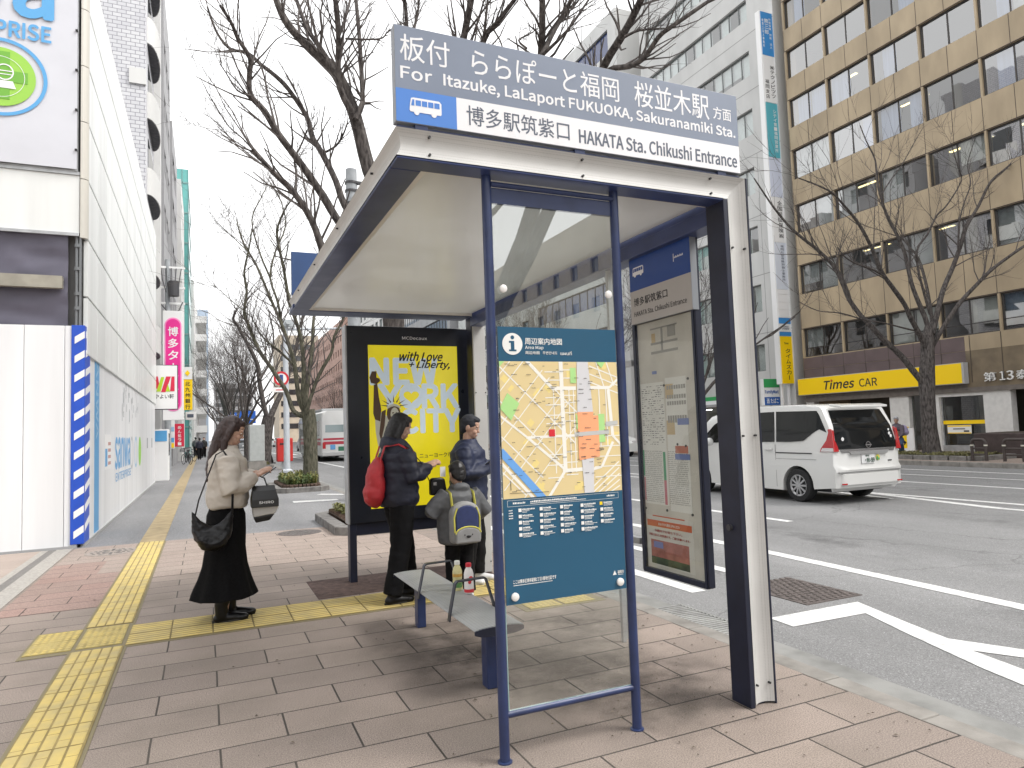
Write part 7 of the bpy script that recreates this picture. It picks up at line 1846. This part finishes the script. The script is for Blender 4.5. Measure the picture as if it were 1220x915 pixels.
figure('woman in a cream jacket and long black skirt looking at her phone', (WL[0], WL[1], 0), -pi/2, 1.012,
       eR=(.235, .02, 1.07), wR=(.085, .225, 1.175), eL=(-.215, .03, 1.08), wL=(-.02, .235, 1.19), pitch=.38, feet=((.075, -.03), (-.075, .035)),
       skirt=[(.99, .135, .105, -.01, 0), (.95, .145, .118, -.01, 0), (.86, .175, .15, -.012, .0), (.74, .185, .155, -.015, .006), (.60, .178, .155, -.02, .012), (.46, .185, .172, -.025, .025), (.34, .21, .205, -.03, .04), (.26, .235, .235, -.035, .05), (.205, .25, .255, -.035, .055), (.20, .24, .245, -.035, .055)],
       top=CREAM, hem=.915, puff=1.22, bottom=SKBLK, shoe=BOOT, hair='tail', hairm=HBRN, boots=True, torso=(.215, .152), palm=(-.3, .1, -1))
figure('woman in a dark navy hooded jacket with a red backpack', (1.60, 6.16, 0), -pi/2+.12, 1.005,
       eR=(.24, .05, 1.10), wR=(.10, .27, 1.185), eL=(-.21, .08, 1.10), wL=(-.03, .29, 1.19), pitch=.35, feet=((.105, -.10), (-.105, .13)),
       top=JNAVY, hem=.84, puff=1.1, hair='long', hood=True, torso=(.215, .165), stripes=True, palm=(-.4, .1, -1))
figure('child in a grey jacket with a navy and grey backpack, seen from behind', (2.10, 5.95, 0), .10, .705,
       eR=(.36, .0, 1.08), wR=(.26, .20, 1.0), eL=(-.38, .02, 1.10), wL=(-.26, .20, 1.16), pitch=.25, feet=((.11, 0), (-.11, .03)), top=KGREY, hem=.70, puff=1.6, hood=True, torso=(.30, .20), headk=1.28, shoe=SNEAK)
figure('person in a blue puffer jacket and dark cap holding a phone by the far pillar', (2.40, 6.48, 0), -pi/2-.55, .99,
       eR=(.25, .03, 1.08), wR=(.10, .25, 1.16), eL=(-.22, .05, 1.08), wL=(-.02, .26, 1.17), pitch=.30, feet=((.10, -.03), (-.10, .05)), top=JBLUE, hem=.80, puff=1.2, hood=False, torso=(.225, .175), stripes=True, shoe=SNEAK, cap=mat('dark_cap', (.02, .022, .03), .8), palm=(-.4, .1, -1))
# what they carry
def phone(x, y, z, rz, lab):
    t = thing('phone', lab, 'phone', (x, y, z), rz)
    q = MB(); c_, s_ = cos(.6), sin(.6); q.obox((0, 0, 0), (.036, 0, 0), (0, .074*c_, .074*s_), (0, -.004*s_, .004*c_)); b = q.build('phone_body', BLACK, t, local=True, bevel=.003)
    q = MB(); q.obox((0, -.0045*s_, .0045*c_), (.033, 0, 0), (0, .068*c_, .068*s_), (0, -.0006*s_, .0006*c_)); q.build('screen', mat('phone_screen', (.10, .12, .14), .08, emit=(.5, .55, .6), estr=.15), b, local=True)
phone(.50, 6.27, 1.205, -pi/2, 'dark phone held in both hands by the woman in cream')
phone(2.54, 6.22, 1.205, -pi/2-.5, 'dark phone held by the person in the blue puffer jacket')
# slouchy shoulder bag of the woman in cream
t = thing('shoulder_bag', 'slouchy black leather shoulder bag hanging at the skirt of the woman in cream', 'bag', (.06, 6.06, .62))
q = MB(); rr = []
for k in range(15):
    u = -1+2*k/14; x = .055+.150*u; zb = .615+.15*abs(u)**3; zt = .835+.09*u*u-.02*cos(u*3); w = .085*(1-abs(u)**4)+.012
    rr.append([(x, 6.045+w*cos(a)*(1.0 if sin(a) < 0 else .7), (zb+zt)/2+(zt-zb)/2*sin(a)) for a in [2*pi*j/18 for j in range(18)]])
q.rings(rr); q.build('bag_body', BOOT, t, remesh=.008, relax=3, wrinkle=(.007, 16))
q = MB(); q.tube([(-.075, 6.05, .88), (-.045, 6.055, 1.02), (.02, 6.09, 1.20), (.085, 6.12, 1.375), (.14, 6.125, 1.405), (.185, 6.11, 1.33), (.205, 6.09, 1.18), (.205, 6.025, 1.03), (.20, 6.035, .90)], [(.006, .014)]*9, 8); q.build('strap', BOOT, t, smooth=True)
# paper carrier
t = thing('paper_bag', 'glossy black paper bag with white lettering hanging from the arm of the woman in cream', 'bag', (.46, 6.2, .9))
PB = mat('paper_bag_black', (.012, .012, .013), .35)
q = MB(); q.rings([[(x, y, z) for x, y in ((.35, 6.10), (.565, 6.10), (.565, 6.27), (.35, 6.27))] for z in (.925, .99)]+[[(.36, 6.13, 1.06), (.545, 6.13, 1.06), (.545, 6.24, 1.06), (.36, 6.24, 1.06)], [(.362, 6.175, 1.10), (.54, 6.175, 1.10), (.54, 6.195, 1.10), (.362, 6.195, 1.10)]]); b_ = q.build('bag_body', PB, t, bevel=.004, seg=1)
text('SHIRO', 'lettering', PAPER, b_, (.41, 6.0985, .955), ux, uz, .115, .020, .02)
q = MB(); q.tube([(.38, 6.18, 1.09), (.375, 6.2, 1.16), (.40, 6.22, 1.19), (.46, 6.2, 1.16), (.48, 6.18, 1.09)], .006, 6); q.build('handle', PB, t)
t = thing('carrier_bag', 'white carrier bag with a black foot hanging below the black paper bag', 'bag', (.45, 6.25, .8))
q = MB(); q.rings([[(.37, 6.18, .84), (.545, 6.18, .86), (.545, 6.32, .86), (.37, 6.32, .84)], [(.36, 6.17, .93), (.575, 6.17, .93), (.575, 6.33, .93), (.36, 6.33, .93)]]); q.build('bag_body', mat('carrier_white', (.60, .59, .57), .5), t, bevel=.01)
q = MB(); q.rings([[(.39, 6.20, .79), (.50, 6.20, .805), (.50, 6.30, .805), (.39, 6.30, .79)], [(.37, 6.185, .838), (.54, 6.185, .858), (.54, 6.315, .858), (.37, 6.315, .838)]]); q.build('bag_foot', PB, t, bevel=.008)
# red backpack
def soft(name, m, par, balls, vox=.012, wr=(.006, 14)):
    q = MB()
    for c_, r_ in balls: q.ball(c_, r_, 18, 12)
    return q.build(name, m, par, remesh=vox, relax=4, wrinkle=wr)
t = thing('backpack', 'red backpack on the back of the woman in the navy jacket', 'backpack', (1.36, 6.14, .88))
bp_ = soft('bag_body', REDB, t, [((1.385, 6.13, 1.05), (.085, .15, .21)), ((1.365, 6.13, .97), (.090, .155, .12)), ((1.41, 6.13, 1.18), (.055, .12, .12))])
q = MB()
for y in (6.06, 6.26): q.tube([(1.41, y, 1.24), (1.46, y, 1.385), (1.58, y-.03, 1.40), (1.70, y-.05, 1.33), (1.745, y-.05, 1.2)], [(.008, .02)]*5, 8)
q.build('strap', REDB, t, smooth=True)
t = thing('handbag', 'small black crossbody bag in front of the woman in the navy jacket', 'bag', (1.95, 6.0, .95))
q = MB(); q.prism([(x, 5.97, z) for x, z in ((1.85, .93), (1.99, .93), (2.0, .97), (1.985, 1.07), (1.96, 1.085), (1.87, 1.085), (1.85, 1.06))], (0, .08, 0)); q.build('bag_body', BOOT, t, bevel=.02, seg=3, smooth=True)
q = MB(); q.tube([(1.85, 6.02, 1.06), (1.78, 6.0, 1.22), (1.66, 5.99, 1.36), (1.60, 6.1, 1.43)], [(.004, .012)]*4, 6); q.build('strap', BOOT, t)
q = MB(); q.box(1.87, 1.90, 5.962, 5.972, 1.02, 1.05); q.build('buckle', SILV, t)
t = thing('leaflet', 'white slip of paper in the hands of the woman in the navy jacket', 'paper', (1.99, 6.06, 1.12))
q = MB(); q.box(1.955, 2.005, 6.02, 6.023, 1.09, 1.18); q.build('sheet', PAPER, t)
# child's backpack
t = thing('backpack', 'navy and grey backpack with yellow piping worn by the child', 'backpack', (2.10, 5.78, .52))
NV = mat('bag_navy', (.022, .035, .12), .6, var=.2, scale=20); GY = mat('bag_grey', (.26, .26, .26), .6, var=.15, scale=12); YL = mat('bag_yellow', (.60, .56, .10), .5)
def dome(x0, x1, z0, z1, r=.5, n=10):
    cx = (x0+x1)/2; w = (x1-x0)/2; zt = z1-w*r
    return [(x0, z0), (x1, z0)]+[(cx+w*cos(a), zt+w*r*sin(a)) for a in [k*pi/n for k in range(n+1)]]
q = MB(); q.prism([(x, 5.72, z) for x, z in dome(1.955, 2.225, .52, .88, .8)], (0, .12, 0)); q.build('bag_body', GY, t, bevel=.03, seg=3, smooth=True)
q = MB(); q.prism([(x, 5.705, z) for x, z in dome(1.985, 2.195, .63, .85, .8)], (0, .03, 0)); q.build('navy_panel', NV, t, bevel=.01)
q = MB(); q.prism([(x, 5.685, z) for x, z in dome(1.975, 2.205, .525, .665, .55)], (0, .05, 0)); pk = q.build('front_pocket', GY, t, bevel=.015)
q = MB(); q.tube([(x, 5.69, z) for x, z in dome(1.975, 2.205, .60, .668, .5)[2:]], .006, 6); q.build('piping', YL, pk)
q = MB(); q.ball((2.09, 5.682, .585), (.022, .006, .012)); q.build('nose_patch', BLACK, pk)
q = MB()
for x in (2.055, 2.125): q.ball((x, 5.684, .60), (.006, .005, .006))
q.build('eye_patch', BLACK, pk)
q = MB()
for x in (1.985, 2.20): q.tube([(x, 5.80, .84), (x, 5.84, .945), (x, 5.93, .965), (x, 6.04, .92), (x, 6.08, .80)], [(.008, .022)]*5, 8)
q.tube([(1.975, 5.716, .62), (1.972, 5.716, .75), (2.0, 5.716, .83)], .007, 6); q.tube([(2.205, 5.716, .62), (2.208, 5.716, .75), (2.18, 5.716, .83)], .007, 6)
q.build('strap', YL, t, smooth=True)
# people farther off
figure('walker in black crossing the footway beyond the post box', (3.25, 42, 0), -pi/2, 1.0, feet=((.09, .32), (-.09, -.30)), top=mat('coat_black', (.012, .012, .013), .7), vox=.02, eR=(.22, -.1, 1.08), wR=(.2, -.16, .86), eL=(-.22, .12, 1.1), wL=(-.2, .26, .95), shoe=BOOT)
figure('person standing inside the convenience store window', (24.6, 30.4, .08), 2.2, 1.03, top=mat('coat_navy', (.02, .03, .06), .7), vox=.02)
figure('person with a lavender backpack bending down beside the tree across the road', (22.6, 16.9, .08), pi/2+.5, 1.0, top=mat('coat_mauve', (.09, .07, .09), .7), bottom=JEAN, vox=.02, crouch=.28, knees=((.12, .30, .42), (-.12, .30, .42)), pitch=.3, eR=(.2, .25, 1.05), wR=(.12, .42, .95), eL=(-.2, .25, 1.05), wL=(-.12, .42, .95), cap=mat('cap_grey', (.38, .38, .40), .7))
t = thing('backpack', 'lavender backpack on the person bending down across the road', 'backpack', (22.75, 16.85, .8)); soft('bag_body', LAV, t, [((22.66, 16.72, .98), (.16, .16, .19)), ((22.66, 16.70, .90), (.17, .17, .12))], .02)
for k, (x, y, lab, m_) in enumerate(((-.35, 58, 'pedestrian in a dark coat far down the left footway, nearest of three', JNAVY), (-.05, 64, 'second distant pedestrian in black on the left footway', mat('coat_black', (.012, .012, .013), .7)), (-.75, 70, 'farthest of the three distant pedestrians on the left footway', mat('coat_grey', (.08, .08, .085), .7)))):
    figure(lab, (x, y, 0), pi if k == 1 else .2, 1.0+.03*k, top=m_, vox=.02, feet=((.09, .12), (-.09, -.12)), group='pedestrians far down the left footway')
def bicycle(x, y, rz, lab):
    t = thing('bicycle', lab, 'bicycle', (x, y, 0), rz, group='bicycles parked along the left wall')
    for yy in (-.52, .52):
        q = MB(); n = 28
        q.rings([[(c_*.018, yy+(.31+s_*.018)*cos(a), .33+(.31+s_*.018)*sin(a)) for c_, s_ in ((1, 0), (0, 1), (-1, 0), (0, -1))] for a in [2*pi*k/n for k in range(n+1)]], cap=False)
        for k in range(10): a = 2*pi*k/10; q.tube([(0, yy, .33), (0, yy+.3*cos(a), .33+.3*sin(a))], .003, 4)
        q.build('wheel', RUB, t, local=True)
    q = MB()
    for a, b_ in (((0, -.52, .33), (0, -.12, .30)), ((0, -.52, .33), (0, -.2, .72)), ((0, -.12, .30), (0, -.22, .82)), ((0, -.12, .30), (0, .38, .74)), ((0, -.2, .70), (0, .36, .80)), ((0, .52, .33), (0, .34, .98)), ((-.24, .30, 1.0), (.24, .30, 1.0))): q.tube([a, b_], .018, 8)
    q.build('frame', DARKG, t, local=True)
    q = MB(); q.ball((0, -.24, .87), (.08, .13, .04)); q.build('saddle', BLACK, t, local=True)
    q = MB(); q.box(-.16, .16, .42, .70, .78, .98); q.build('basket', STEEL, t, local=True)
bicycle(-1.0, 47.5, .4, 'dark bicycle parked under the yellow bank sign'); bicycle(-1.0, 50.5, .2, 'dark bicycle parked just beyond the first one on the left')
bicycle(-.9, 54, .5, 'farthest parked bicycle along the left wall')
